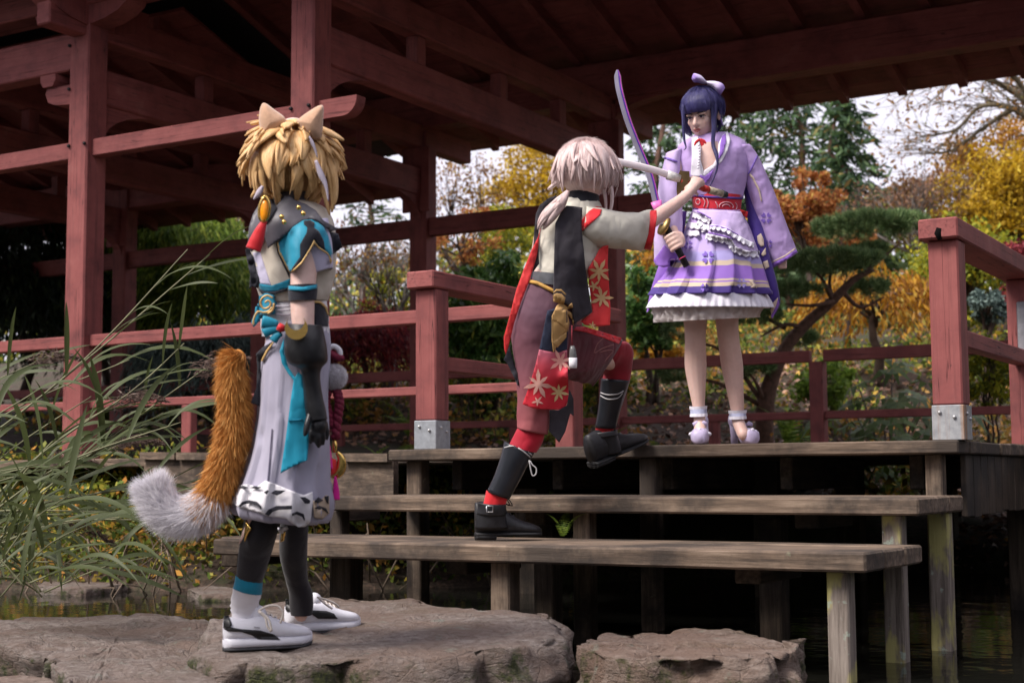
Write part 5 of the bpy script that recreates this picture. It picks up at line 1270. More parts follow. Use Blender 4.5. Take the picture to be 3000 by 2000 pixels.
    sneaker(h1+rh*.0+fh*.03, yw, .292, z3((665, 1280), (720, 1270), (800, 1285), (950, 1295), (1050, 1325), (1100, 1365), (930, 1360), (880, 1330), (800, 1305), (700, 1300)), z3((668, 1185), (705, 1180), (730, 1250), (715, 1275), (665, 1275)), 0,
            [(z3((930, 1150), (1000, 1110), (1080, 1108), (1120, 1160), (1100, 1240)), dN+.0), (z3((935, 1150), (985, 1200), (1000, 1260), (1030, 1305)), dN-.03), (z3((945, 1150), (1010, 1210), (1035, 1300)), dN-.03)],
            [z3((898, 1264), (945, 1272), (945, 1280), (898, 1274))])
    sneaker(h2+fh*.03, yw, .272, z3((1140, 1130), (1230, 1128), (1330, 1140), (1450, 1145), (1510, 1165), (1540, 1205), (1390, 1205), (1340, 1170), (1250, 1155), (1150, 1150)), z3((1140, 1055), (1180, 1055), (1230, 1110), (1210, 1135), (1140, 1130)), 0,
            [(z3((1380, 1040), (1450, 1060), (1520, 1090), (1550, 1120)), dF-.0), (z3((1390, 1040), (1440, 1090), (1500, 1130)), dF-.02)])
    # ---- fox tail
    ORG = leaf_mat('orange_fur', [(0, (.34, .13, .025)), (.5, (.60, .26, .055)), (1, (.74, .41, .13))], .2, .7)
    WHF = leaf_mat('white_fur', [(0, (.74, .72, .75)), (.5, (.83, .81, .84)), (1, (.90, .88, .92))], .4, .8)
    path = [(705, 1040, -.02), (688, 1060, -.04), (682, 1120, -.05), (688, 1200, -.05), (680, 1280, -.05), (662, 1350, -.05), (640, 1415, -.05), (612, 1468, -.05), (570, 1500, -.05), (522, 1505, -.05), (485, 1485, -.05), (460, 1455, -.05), (448, 1432, -.05)]
    rad = [.024, .030, .039, .042, .043, .044, .045, .047, .048, .044, .037, .028, .016]
    tail = tube('tail', [at(x, y, DA+dd) for x, y, dd in path[:8]], [r*.93 for r in rad[:8]], plain('orange_fur_base', (.45, .19, .04), .9), root, 14, sub=4)
    tube('tail_tip', [at(x, y, DA+dd) for x, y, dd in path[7:]], [r*.93 for r in rad[7:]], plain('white_fur_base', (.70, .68, .71), .9), tail, 14, sub=4)
    tag(fur('fur', path, DA, rad, ORG, tail, 26000, .052, 1, 1.3, .030, .0, .62), kind='stuff'); tag(fur('fur', path, DA, rad, WHF, tail, 20000, .060, 2, 1.0, .026, .53, 1.0, -.15), kind='stuff')
    # ---- pompom, ropes, tassels on the far hip
    dp = .02
    pm = MB(); c = at(980, 1104, DA+dp); pm.ball(c, .034, 14, 10); pmo = pm.build('pompom', WHF, root)
    rg = np.random.default_rng(4); n = 3500; N_ = unit(rg.normal(size=(n, 3))); V, Q = leaf_geo(np.array(c)+N_*.036, N_+rg.normal(size=(n, 3))*.3, .016, .12, rg); tag(np_obj('fuzz', V, Q, WHF, pmo), kind='stuff')
    m1 = MB(); m1.tube([at(x, y, DA+dp) for x, y in z2((945, 520), (950, 450), (990, 430), (1030, 460), (1035, 500))], .009, 8, sub=4); m1.build('white_ring', WHT, root)
    ROPE = plain('maroon_rope', (.17, .010, .035), .7, 0, .4, 120, .8); PINK = cloth('magenta_tassel', (.62, .012, .26), .25, .6)
    for pl in (((940, 770), (925, 850), (950, 960), (960, 1040)), ((1010, 770), (1030, 860), (1015, 980), (1000, 1130)), ((950, 480), (1000, 505), (1040, 520))):
        m1 = MB(); q = crom(z2(*pl), 8)
        for s_ in (0, pi): m1.tube([at(x+6*cos(k*1.1+s_), y, DA+dp+.006*sin(k*1.1+s_)) for k, (x, y) in enumerate(q)], .011, 7)
        m1.build('braided_rope', ROPE, root)
    for pl, w_ in ((((940, 1150), (942, 1200), (940, 1280), (940, 1365)), 38), (((1000, 1420), (1000, 1470), (1005, 1540), (1003, 1600)), 30)):
        m1 = MB(); q = z2(*pl); m1.tube([at(x, y, DA+dp-.02) for x, y in q], [w_*k*DA/FPX/2.6 for k in (.2, .55, .85, 1.05)], 12, .7, sub=4); m1.build('pink_tassel', PINK, root)
    m1 = MB(); m1.tube([at(x, y, DA+dp) for x, y in z2((985, 1290), (960, 1360), (925, 1400), (920, 1440))], [.01, .02, .018, .006], 8, sub=3); m1.build('red_cord_knot', RED_S, root)
    m1 = MB(); m1.ball(at(*z2((993, 1190))[0], DA+dp), (.010, .008, .022), 10, 8); m1.tube([at(1010-0+0, 0, 1)]*2, .0001, 3) if False else None
    m1.tube([at(x, y, DA+dp) for x, y in z2((1010, 1240), (1045, 1290), (1040, 1370), (1000, 1415), (950, 1410))], [.006, .013, .016, .012, .004], 8, .4, sub=4); m1.build('gold_moon_charm', GOLD, root)
    # ---- wig and ears
    HB = hair_mat('golden_wig', (.42, .215, .075), (.72, .44, .19), (.88, .65, .36)); HP = hair_mat('pale_lilac_lock', (.34, .28, .34), (.50, .44, .52), (.62, .57, .66))
    C = at(858, 468, DA); ex, ez, ey = RGT, UPV, FWD; pr = random.Random(4)
    def sp(th, ph, r): return C+(ex*(sin(th)*cos(ph))-ey*(sin(th)*sin(ph)))*r+ez*(cos(th)*r*.93+.004)
    R0 = .106; hm = MB(); hm.ball(C, (.103, .103, .100), 18, 14); hm.ball(at(858, 525, DA+.02), (.085, .085, .07), 14, 10)
    lay = [(.0, .95, 10, .031), (.30, 1.25, 14, .031), (.62, 1.55, 17, .030), (.95, 1.88, 19, .029), (1.25, 2.12, 20, .027), (1.55, 2.40, 18, .025), (1.8, 2.65, 14, .022)]
    for li, (a, b, n, w_) in enumerate(lay):
        for k in range(n):
            ph = 2*pi*(k+pr.uniform(-.4, .4)+.5*(li % 2))/n; fl = pr.uniform(.20, .50)+(.32*pr.random() if cos(ph) < -.2 else 0); tw = pr.uniform(-.22, .22); bb = b+pr.uniform(-.22, .22)
            for sub_ in range(3):
                o_ = pr.uniform(-.10, .10) if sub_ else 0; b2 = bb+(pr.uniform(-.22, .10) if sub_ else 0); f2 = fl+(pr.uniform(-.08, .12) if sub_ else 0)
                pts = [sp(a+(b2-a)*t, ph+o_*(.5+.5*t)+tw*t*t, R0*(.98+.020*li+(.14+.02*sub_)*sin(pi*t*.9)+f2*t**2.2)) for t in (0, .3, .6, .82, 1)]
                lock(hm, pts, w_*(pr.uniform(.8, 1.15) if sub_ == 0 else pr.uniform(.15, .35)), .010 if sub_ == 0 else .005, C, 8)
    rg = np.random.default_rng(8); ns = 3200; th = .15+2.2*rg.random(ns); ph = 2*pi*rg.random(ns); Cn = np.array(C); X_, Y_, Z_ = np.array(ex), -np.array(ey), np.array(ez)
    rr = R0*(1.08+.14*rg.random(ns))
    nv = X_*(np.sin(th)*np.cos(ph))[:, None]+Y_*(np.sin(th)*np.sin(ph))[:, None]+Z_*(np.cos(th)*.93)[:, None]
    tv = X_*(np.cos(th)*np.cos(ph))[:, None]+Y_*(np.cos(th)*np.sin(ph))[:, None]-Z_*np.sin(th)[:, None]
    SV, SQ = leaf_geo(Cn+nv*rr[:, None], tv+nv*.28+rg.normal(size=(ns, 3))*.16, .058, .026, rg)
    # long side locks by the far cheek, flick on the right
    for pl, w_ in ((((930, 430), (965, 500), (975, 570), (972, 622)), .022), (((950, 440), (978, 510), (982, 580), (968, 612)), .018), (((935, 500), (952, 570), (966, 630)), .015), (((930, 370), (965, 390), (990, 402), (1008, 412)), .022), (((945, 400), (975, 420), (998, 441)), .016), (((780, 520), (750, 560), (735, 580)), .012)):
        lock(hm, [at(x, y, DA-.06) for x, y in pl], w_, .009, C)
    hair = hm.build('hair', HB, root)
    tag(np_obj('loose_strands', SV, SQ, leaf_mat('golden_strands', [(0, (.46, .25, .09)), (.5, (.74, .47, .21)), (1, (.92, .72, .42))], .3, .5), hair), kind='stuff')
    for pl, w_ in ((((925, 470), (940, 510), (955, 545), (962, 590)), .011), (((905, 400), (920, 430), (930, 462)), .007), (((770, 545), (755, 570), (742, 585)), .010)): lm = MB(); lock(lm, [at(x, y, DA-.13) for x, y in pl], w_, .006, C); lm.build('pale_lock', HP, hair)
    EAR = plain('tan_ear_plush', (.50, .30, .19), .95, 0, .12, 60, .3, .4)
    for pl, c_, dd in (([(766, 398), (758, 345), (770, 302), (802, 320), (838, 352), (810, 390)], (793, 358), -.085), ([(868, 354), (902, 328), (944, 308), (947, 350), (939, 408), (902, 400)], (910, 362), -.105)):
        q = [Vector(x) for x in crom(pl+[pl[0]], 5)][:-1]; cx = Vector(c_); Rg = []
        for k, bz in ((.0, 0), (.55, .026), (.85, .018), (1.0, 0), (.85, -.012), (.5, -.016)):
            pass
        Rg = [[at(cx.x+(p.x-cx.x)*k, cx.y+(p.y-cx.y)*k, DA+dd-bz) for p in q] for k, bz in ((.05, .034), (.5, .028), (.85, .014), (1, 0), (.9, -.012), (.4, -.02))]
        V, Fc, uv = rings_mesh(Rg); obj('plush_ear', V, Fc, EAR, root, uv)
    return root
person_fox()
# ================================================================= lunging swordsman in red and black
DB = 6.12
def person_lunge():
    f0 = at(1480, 1583, DB); root = thing('person', (f0.x, f0.y, Z3), 'person in pale pink wig and red black costume, lunging up the steps', 'person')
    D = DB; m2 = D/FPX
    CRM = cloth('cream_shirt', (.60, .57, .49), .05, fold=.4); VEST = cloth('charcoal_vest', (.032, .028, .036), .25, fold=.35)
    RUST = cloth('red_sash', (.68, .040, .042), .14, .6); TAN = cloth('tan_print', (.62, .40, .20), .1); TIGHT = cloth('crimson_tights', (.24, .008, .020), .2, .6)
    GRV = plain('black_vinyl', (.016, .018, .024), .30, 0, .3, 12, .1); BOOT = plain('black_boot_leather', (.013, .013, .016), .5, 0, .35, 40, .4); BSOLE = plain('boot_sole', (.02, .02, .022), .8)
    # trousers: plum at the hip fading to dusty red at the knee
    t = NT('plum_trousers'); g = t.n('ShaderNodeTexCoord'); v = t.n('ShaderNodeSeparateXYZ', {0: g.outputs['UV']}).outputs[1]; fo = t.noise(t.pos((1, 1, .7)), 10, 2, .5, .4)
    t.link(t.ramp(v, [(.25, (.105, .045, .070)), (.6, (.17, .055, .075)), (.95, (.30, .075, .085))]), 'Base Color'); t.b.inputs['Roughness'].default_value = .8; t.bump(fo, .5, .03); PLUM = t.m
    PLUM2 = cloth('dark_plum_cloth', (.115, .026, .036), .25, fold=.5)
    # ---- body
    mb = MB()
    chain(mb, [(1708, 560, 34, 0), (1690, 620, 44, 0), (1665, 690, 68, 0), (1640, 780, 64, 0), (1600, 870, 70, 0), (1585, 940, 72, 0)], D, 14, .8)
    mb.ball(at(1722, 505, D), (.085, .095, .115), 14, 12)
    chain(mb, [(1600, 660, 30, .1), (1580, 760, 25, .2), (1600, 850, 22, .3)], D)
    chain(mb, [(1722, 655, 28, -.03), (1800, 676, 27, .01), (1880, 662, 24, .12), (1940, 625, 22, .24), (1990, 590, 18.5, .36), (2012, 572, 17, .42)], D)
    chain(mb, [(1590, 950, 52, .03), (1570, 1100, 38, .01), (1556, 1240, 30, .0), (1518, 1355, 27, .01), (1460, 1460, 21, .01), (1442, 1530, 20, 0)], D)
    chain(mb, [(1640, 1000, 50, .07), (1715, 1035, 40, .19), (1790, 1062, 26, .43), (1802, 1110, 26, .475), (1784, 1200, 24, .515), (1770, 1290, 19, .545)], D)
    # right fist on the sword grip
    hl = at(2033, 548, D+.48); gd = at(1985, 522, D+.44); pm_ = at(2128, 572, D+.60); ax = (gd-pm_)
    grip(mb, hl, ax, (UPV*.9+RGT*.15-FWD*.25), .016, .0105, 1, at(2010, 574, D+.41))
    remesh(mb, 'body', SKIN, root, .0062)
    # ---- shirt
    sh = sil('shirt', [(1662, 580, 1735, 575, .055), (1605, 615, 1760, 600, .085), (1572, 655, 1770, 660, .10), (1570, 720, 1762, 740, .105), (1572, 770, 1745, 790, .10), (1574, 815, 1700, 830, .095)], D, CRM, root, 34, 5, .07, (2, 9), 3, solid=.004)
    slv = sil('sleeve', [(1718, 604, 1706, 698, .062, -.06), (1762, 612, 1752, 720, .075, -.05), (1830, 624, 1815, 728, .08, .0), (1880, 620, 1862, 732, .08, .06), (1906, 617, 1888, 732, .082, .12)], D, CRM, root, 28, 5, .08, (1.6, 5), 6, solid=.004)
    sb = bvh([slv, sh])
    patch('red_cuff', z4((1238, 592), (1290, 590), (1292, 640), (1275, 780), (1248, 897), (1193, 888), (1228, 770), (1240, 660)), sb, RED_S, slv, .006, 6)
    patch('red_shoulder', z4((715, 665), (770, 600), (830, 560), (875, 568), (860, 625), (800, 680), (720, 752)), sb, RED_S, slv, .008, 6)
    # ---- trousers
    bl = sil('trouser_leg', [(1545, 812, 1680, 832, .10), (1530, 860, 1690, 880, .115), (1512, 905, 1690, 935, .12), (1500, 960, 1672, 985, .115), (1503, 1010, 1660, 1030, .105), (1512, 1080, 1650, 1095, .095), (1517, 1150, 1628, 1160, .085), (1516, 1215, 1612, 1222, .075), (1517, 1254, 1602, 1272, .068)], D, PLUM, root, 34, 5, .06, (2.2, 9), 5, solid=.004)
    fl = sil('trouser_leg', [(1640, 930, 1618, 1085, .095, .05), (1690, 950, 1650, 1105, .095, .10), (1745, 970, 1695, 1118, .09, .18), (1790, 985, 1725, 1124, .088, .26), (1822, 1000, 1738, 1128, .082, .33)], D, PLUM2, root, 30, 5, .06, (2, 7), 8, solid=.004)
    tbv = bvh([bl, fl, sh])
    patch('red_side_stripe', z5((690, 120), (760, 118), (860, 148), (985, 188), (968, 224), (860, 182), (760, 150), (690, 140)), bvh([fl]), RED_S, fl, .008, 6)
    for pl in (((815, 280), (835, 225), (870, 190)), ((820, 280), (870, 250), (935, 228)), ((880, 330), (905, 300), (930, 268), (905, 262), (850, 275))):
        T_ = bvh([fl]); q = crom(z5(*pl), 5); pp = [T_.ray_cast(EYE, ray(x, y).normalized())[0] for x, y in q]; pp = [p-FWD*.004 for p in pp if p is not None]
        if len(pp) > 3: m1 = MB(); m1.tube(pp, .0022, 5); m1.build('printed_swirl', plain('pale_print', (.30, .13, .12), .8), fl)
    # ---- tights, shin guards
    kn = sil('tights', [(1798, 1000, 1742, 1075, .065, .35), (1838, 1002, 1760, 1090, .062, .40), (1856, 1030, 1768, 1095, .058, .44), (1852, 1075, 1768, 1100, .055, .46), (1845, 1120, 1762, 1115, .05, .47)], D, TIGHT, root, 24, 5)
    g1 = sil('shin_guard', [(1762, 1108, 1845, 1114, .056, .47), (1758, 1150, 1832, 1156, .055, .49), (1753, 1200, 1816, 1204, .050, .51), (1744, 1252, 1803, 1254, .046, .53)], D, GRV, root, 24, 4, .015, solid=.004)
    sil('sock', [(1746, 1240, 1800, 1244, .036, .53), (1742, 1290, 1795, 1290, .034, .54)], D, RED_S, root, 18, 3)
    sil('tights', [(1520, 1245, 1598, 1262, .055, 0), (1505, 1275, 1590, 1295, .054, 0), (1490, 1305, 1572, 1325, .052, 0)], D, cloth('bright_crimson_tights', (.40, .010, .028), .15, .6), root, 24, 4)
    g2 = sil('shin_guard', [(1478, 1292, 1564, 1326, .060, 0), (1470, 1330, 1545, 1362, .060, 0), (1452, 1385, 1520, 1410, .055, 0), (1428, 1438, 1492, 1460, .050, 0)], D, GRV, root, 26, 4, .012, solid=.004)
    sil('sock', [(1425, 1435, 1488, 1455, .038, 0), (1415, 1480, 1480, 1485, .038, 0)], D, RED_S, root, 18, 3)
    CORD = plain('grey_cord', (.45, .44, .45), .8)
    def band(sh_, pts, nm='cord', r=.003):
        T_ = bvh([sh_]); q = crom(pts, 6); pp = []
        for x, y in q:
            h = T_.ray_cast(EYE, ray(x, y).normalized())[0]
            if h is not None: pp.append(h-FWD*.003)
        if len(pp) > 3: m1 = MB(); m1.tube(pp, r, 5); m1.build(nm, CORD, sh_)
    band(g2, z5((268, 858), (330, 850), (400, 895), (440, 935))); band(g2, z5((310, 815), (380, 860), (436, 905))); band(g1, z5((852, 520), (900, 535), (960, 530), (995, 512))); band(g1, z5((856, 540), (900, 562), (960, 555), (990, 525)))
    for pl in (((418, 935), (430, 1000), (440, 1030), (460, 1020), (462, 985), (440, 965), (425, 940)),): m1 = MB(); m1.tube([at(x, y, D-.06) for x, y in z5(*pl)], .003, 5, sub=3); m1.build('cord_loop', CORD, g2)
    # ---- boots (heel anchor, toe direction, sole up-vector)
    def boot(heel, toe, up, L, shaft, dsh, cuff):
        g = bpy.data.objects.new('boot', None); COL.objects.link(g); g.parent = root; g.empty_display_size = .05
        dv = (toe-heel).normalized(); up = (up-dv*up.dot(dv)).normalized(); sdv = up.cross(dv)
        W2 = lambda x: L*(.125+.035*max(0, min(1, (x-.35)/.3)))*(1 if x < .80 else sqrt(max(.02, 1-((x-.80)/.21)**2)))*(1 if x > .06 else .8)
        def rg_(x, z0, z1_, wk=1):
            c = heel+dv*(x*L); w_ = W2(x)*wk; R = []
            for j in range(18):
                th = 2*pi*j/18; cs, sn = cos(th), sin(th)
                R.append(c+sdv*(w_*math.copysign(abs(cs)**.7, cs)*(1-.25*max(0, sn)))+up*((z0+z1_)/2+(z1_-z0)/2*math.copysign(abs(sn)**.8, sn)))
            return R
        X = [0, .04, .12, .22, .32, .42, .52, .62, .72, .82, .90, .96, 1.0]
        zt = lambda x: float(np.interp(x, [0, .2, .3, .42, .55, .7, .85, .95, 1], [.155, .16, .155, .125, .098, .078, .066, .055, .042]))
        obj('upper', *rings_mesh([rg_(x, .024, zt(x)) for x in X])[:2], BOOT, g)
        obj('sole', *rings_mesh([rg_(x, .014 if x > .3 else .014, .034, 1.06) for x in X])[:2], BSOLE, g)
        obj('heel', *rings_mesh([rg_(x, 0, .03, 1.02) for x in (0, .04, .12, .22, .30)])[:2], BSOLE, g)
        s_ = sil('shaft', shaft, D+dsh, BOOT, g, 24, 4, .02, cap=True)
        sil('cuff', cuff, D+dsh, BOOT, g, 24, 3, .01, solid=.006)
        lc = MB()
        for k in range(6):
            x = .30+.055*k; c = heel+dv*(x*L)+up*(zt(x)+.004); lc.tube([c+sdv*.022-up*.008, c+up*.002, c-sdv*.022-up*.008], .0025, 5)
        c = heel+dv*(.36*L)+up*(zt(.36)+.01)
        for s2 in (-1, 1): lc.tube([c, c+sdv*(.02*s2)+dv*.03+up*.02, c+sdv*(.03*s2)+dv*.05-up*.01, c+dv*.02], .0025, 5, sub=3)
        lc.build('laces', BLK, g)
        return g, s_
    zf = Z3
    hb = onZ(1390, 1588, zf); hb = at(1390, 1588, DB); hb.z = zf+.003; tb_ = at(1584, 1584, DB+.05); tb_.z = zf+.003
    g, s_ = boot(hb+RGT*.004, tb_, Vector((0, 0, 1)), (tb_-hb).length, [(1404, 1478, 1478, 1484, .046, 0), (1396, 1510, 1482, 1512, .048, 0), (1390, 1545, 1490, 1545, .045, 0)], 0.0, [(1400, 1470, 1480, 1476, .050, 0), (1401, 1486, 1481, 1492, .052, 0), (1398, 1504, 1480, 1508, .051, 0)])
    bk = MB(); q = z5((158, 1215), (196, 1215), (196, 1252), (158, 1252), (158, 1215)); bk.tube([at(x, y, DB-.062) for x, y in q], .003, 4); bk.build('buckle', plain('buckle_steel', (.5, .5, .52), .3, .8), g)
    hf = at(1738, 1372, DB+.50); tf = at(1893, 1298, DB+.72)
    boot(hf, tf, UPV, (tf-hf).length, [(1734, 1272, 1806, 1266, .042, .53), (1738, 1300, 1815, 1292, .044, .54), (1742, 1335, 1822, 1325, .042, .55)], 0.0, [(1730, 1268, 1806, 1258, .046, .53), (1734, 1284, 1810, 1274, .047, .53)])
    # ---- vest panels and sashes (cut cloth hanging from the shoulders)
    tgt = bvh([sh, slv, bl, fl])
    LD = MB()
    vb = patch('vest_back_panel', z4((600, 555), (655, 560), (722, 570), (716, 700), (722, 800), (742, 1000), (770, 1200), (795, 1370), (655, 1462), (640, 1330), (500, 1250), (502, 1100), (508, 850), (515, 690), (555, 610)), tgt, VEST, root, .025, 8, D=D-.09, thick=.004, wr=.012, sm=30)
    patch('vest_left_panel', z4((520, 478), (460, 500), (395, 550), (365, 620), (352, 770), (345, 900), (330, 1040), (335, 1080), (390, 1000), (385, 850), (388, 730), (400, 640), (440, 560), (525, 500)), tgt, VEST, root, .02, 7, thick=.004, sm=15)
    lp = patch('sash_left', z4((400, 728), (385, 790), (330, 900), (270, 1050), (215, 1200), (165, 1400), (120, 1560), (122, 1640), (135, 1700), (160, 1620), (200, 1450), (250, 1300), (320, 1120), (370, 950), (385, 870))+[], tgt, RUST, root, .03, 8, D=D-.10, thick=.004, wr=.008, sm=40)
    patch('sash_left_lining', z5((262, 320), (285, 345), (352, 480), (345, 400), (315, 300), (300, 230)), tgt, NAVY, root, .02, 7, D=D-.07, thick=.004)
    rs = patch('sash_right', z4((920, 862), (880, 865), (850, 890), (820, 950), (765, 1040), (772, 1150), (790, 1290), (800, 1370), (710, 1440), (740, 1468), (840, 1480), (932, 1470), (938, 1350), (925, 1150), (915, 1000)), tgt, RUST, root, .02, 8, D=D+.12, thick=.004, wr=.01, sm=20)
    rsb = bvh([rs])
    def maple(cx, cy, R, rot, T_, par, off=.006, fn=z4, mat=TAN, n=7):
        pl = []
        for k in range(n):
            a = rot+2*pi*k/n; L = R*(1.0 if k % 2 == 0 else .78)
            pl += [(cx+.22*R*cos(a-pi/n), cy+.22*R*sin(a-pi/n)), (cx+.62*L*cos(a-.24), cy+.62*L*sin(a-.24)), (cx+L*cos(a), cy+L*sin(a)), (cx+.62*L*cos(a+.24), cy+.62*L*sin(a+.24))]
        patch('maple_print', fn(*pl), T_, mat, par, off, 6, thick=0)
    maple(850, 1060, 105, -1.1, rsb, rs); maple(870, 1260, 95, .9, rsb, rs); maple(800, 1470, 34, -1.5, rsb, rs, n=5); maple(810, 1170, 60, .5, rsb, rs, n=5)
    # waist sash with emblem, hanging over the back leg
    ob = patch('hanging_sash_top', z5((530, 20), (600, 0), (650, 20), (655, 150), (650, 260), (600, 275), (480, 258), (505, 140)), tgt, cloth('navy_sash', (.022, .028, .055), .25), root, .03, 7, D=D-.11, thick=.004, sm=20)
    t2 = NT('red_fading_sash'); g_ = t2.n('ShaderNodeTexCoord'); vv = t2.n('ShaderNodeSeparateXYZ', {0: g_.outputs['UV']}).outputs[1]
    t2.link(t2.ramp(t2.math('SUBTRACT', vv, 10.2), [(.0, (.45, .13, .19)), (.5, (.58, .06, .09)), (1.0, (.58, .012, .03))]), 'Base Color'); t2.b.inputs['Roughness'].default_value = .7
    ob2 = patch('hanging_sash', z5((480, 258), (560, 275), (650, 262), (655, 400), (660, 560), (640, 612), (600, 625), (450, 620), (378, 592), (420, 480), (455, 360)), tgt, t2.m, root, .032, 7, D=D-.115, thick=.005, sm=20)
    obb = bvh([ob, ob2]); PK = cloth('pale_print_pink', (.68, .36, .30), .1); YL = cloth('pale_print_yellow', (.70, .52, .26), .1)
    maple(610, 330, 80, .7, obb, ob2, fn=z5, mat=PK); maple(475, 470, 95, 1.1, obb, ob2, fn=z5, mat=PK); maple(600, 520, 66, .2, obb, ob2, fn=z5, mat=YL); maple(470, 575, 40, .4, obb, ob2, fn=z5, mat=PK, n=5)
    EMB = plain('ochre_emblem', (.45, .27, .10), .6, 0, .12)
    em = patch('emblem', z4((500, 1240), (520, 1225), (560, 1230), (590, 1260), (580, 1310), (610, 1335), (640, 1300), (650, 1330), (600, 1350), (640, 1380), (655, 1440), (650, 1475), (640, 1420), (605, 1380), (620, 1450), (610, 1520), (575, 1480), (520, 1440), (492, 1430), (492, 1560), (500, 1600), (545, 1560), (600, 1520), (600, 1560), (530, 1640), (488, 1600), (488, 1400), (520, 1330), (545, 1300), (500, 1290)), bvh([vb, ob, ob2, bl, fl]), EMB, root, .016, 6, D=D-.13, thick=.004)
    patch('emblem', z4((495, 1430), (545, 1435), (590, 1470), (608, 1510), (560, 1560), (500, 1680), (490, 1600)), bvh([vb, ob, ob2, bl, fl]), EMB, em, .015, 6, D=D-.13, thick=.003)
    patch('emblem_arc', z4((498, 1218), (520, 1195), (560, 1195), (600, 1235), (590, 1240), (560, 1212), (525, 1210), (505, 1225)), bvh([vb, ob]), EMB, em, .02, 5, D=D-.13)
    patch('dark_tail', z5((545, 630), (600, 628), (650, 600), (665, 500), (690, 560), (692, 665), (670, 650), (640, 760), (602, 828), (540, 755)), tgt, VEST, root, .035, 7, D=D-.09, thick=.004, sm=20)
    # belt, cord, charm
    bt_ = sil('belt', [(1550, 795, 1690, 812, .112), (1546, 812, 1692, 830, .116), (1544, 828, 1692, 846, .118)], D, plain('grey_belt_leather', (.075, .078, .09), .5), root, 30, 3)
    band2 = bvh([bl, bt_]); q = crom(z4((310, 1135), (380, 1150), (450, 1185), (510, 1215)), 5); pp = [band2.ray_cast(EYE, ray(x, y).normalized())[0] for x, y in q]; m1 = MB(); m1.tube([p-FWD*.008 for p in pp if p is not None], .008, 7); m1.build('gold_cord', plain('ochre_cord', (.48, .27, .06), .7), root)
    ch = MB(); ch.tube([at(x, y, D-.14) for x, y in z5((680, 110), (680, 180), (683, 235))], .003, 5); ch.build('charm_cord', plain('dark_red_cord', (.2, .02, .03), .8), root)
    ch = MB(); ch.tube([at(x, y, D-.14) for x, y in z5((683, 235), (685, 260), (687, 300), (687, 320))], [.008, .013, .016, .016], 10); chm = ch.build('charm_bottle', plain('smoky_glass', (.12, .12, .12), .15), root)
    ch = MB(); ch.tube([at(x, y, D-.14) for x, y in z5((687, 308), (687, 345), (687, 372))], [.017, .0165, .016], 10); ch.build('bottle_label', WHT, chm)
    # ---- wig
    C = at(1716, 500, D); pr = random.Random(6); HP = hair_mat('pale_pink_wig', (.42, .27, .26), (.66, .50, .48), (.82, .70, .69)); hm = MB(); R0 = .118
    ex, ez, ey = RGT, UPV, FWD
    def sp(th, ph, r): return C+(ex*(sin(th)*cos(ph))-ey*(sin(th)*sin(ph)))*r*1.02+ez*(cos(th)*r*1.0)
    hm.ball(C, (.110, .110, .108), 18, 14)
    for k in range(150):
        ph = 2*pi*k/150*5+pr.uniform(-.12, .12); a = pr.uniform(.02, .3) if k % 3 else pr.uniform(.45, .95); b = pr.uniform(1.45, 2.2) if sin(ph) > -.2 else pr.uniform(1.35, 1.95)
        if cos(ph) > .6: b += .12
        fl_ = pr.uniform(-.04, .30) if k % 2 else pr.uniform(-.02, .10); tw = pr.uniform(-.32, .32)
        lock(hm, [sp(a+(b-a)*t, ph+tw*t*t, R0*(.99+.05*sin(pi*t)+fl_*t**3+.018*(k % 3))) for t in (0, .25, .5, .75, 1)], pr.uniform(.013, .030), .007, C)
    for k in range(70):
        ph = pr.uniform(0, 2*pi); a = pr.uniform(.1, 1.0); b = pr.uniform(1.6, 2.35); tw = pr.uniform(-.25, .25); fl_ = pr.uniform(.05, .35); lock(hm, [sp(a+(b-a)*t, ph+tw*t, R0*(1.05+fl_*t**3)) for t in (0, .35, .7, 1)], pr.uniform(.004, .009), .004, C)
    # ponytail and cheek lock
    for k in range(22):
        o_ = Vector((pr.uniform(-14, 14), pr.uniform(-10, 10))); w_ = pr.uniform(.008, .018)
        lock(hm, [at(1664, 560, D-.13), at(1640+o_.x*.6, 596+o_.y, D-.135+pr.uniform(-.015, .01)), at(1606+o_.x*1.2, 636+o_.y*1.4, D-.12+pr.uniform(-.02, .01)), at(1583+o_.x*.8, 668+o_.y*1.2, D-.11)], w_, .007, at(1630, 600, D))
    for pl, w_ in ((((1770, 500), (1790, 550), (1792, 600), (1780, 642)), .026), (((1755, 520), (1772, 570), (1776, 625)), .016), (((1780, 470), (1808, 500), (1822, 505)), .010), (((1650, 520), (1615, 548), (1604, 556)), .010)): lock(hm, [at(x, y, D-.02) for x, y in pl], w_, .009, C)
    hair = hm.build('hair', HP, root)
    rg = np.random.default_rng(8); ns = 16000; th = .1+1.8*rg.random(ns); ph = 2*pi*rg.random(ns); X_, Y_, Z_ = np.array(ex), -np.array(ey), np.array(ez)
    nv = X_*(np.sin(th)*np.cos(ph))[:, None]+Y_*(np.sin(th)*np.sin(ph))[:, None]+Z_*np.cos(th)[:, None]; tv = X_*(np.cos(th)*np.cos(ph))[:, None]+Y_*(np.cos(th)*np.sin(ph))[:, None]-Z_*np.sin(th)[:, None]
    SV, SQ = leaf_geo(np.array(C)+nv*(R0*(1.02+.11*rg.random(ns)))[:, None], tv+nv*.06+rg.normal(size=(ns, 3))*.10, .065, .020, rg)
    tag(np_obj('loose_strands', SV, SQ, leaf_mat('pale_pink_strands', [(0, (.45, .31, .30)), (.5, (.68, .54, .52)), (1, (.86, .76, .75))], .3, .45), hair), kind='stuff')
    sil('dark_collar', [(1672, 556, 1752, 560, .062), (1660, 580, 1756, 585, .07), (1655, 604, 1750, 608, .08)], D, NAVY, root, 22, 3, .03)
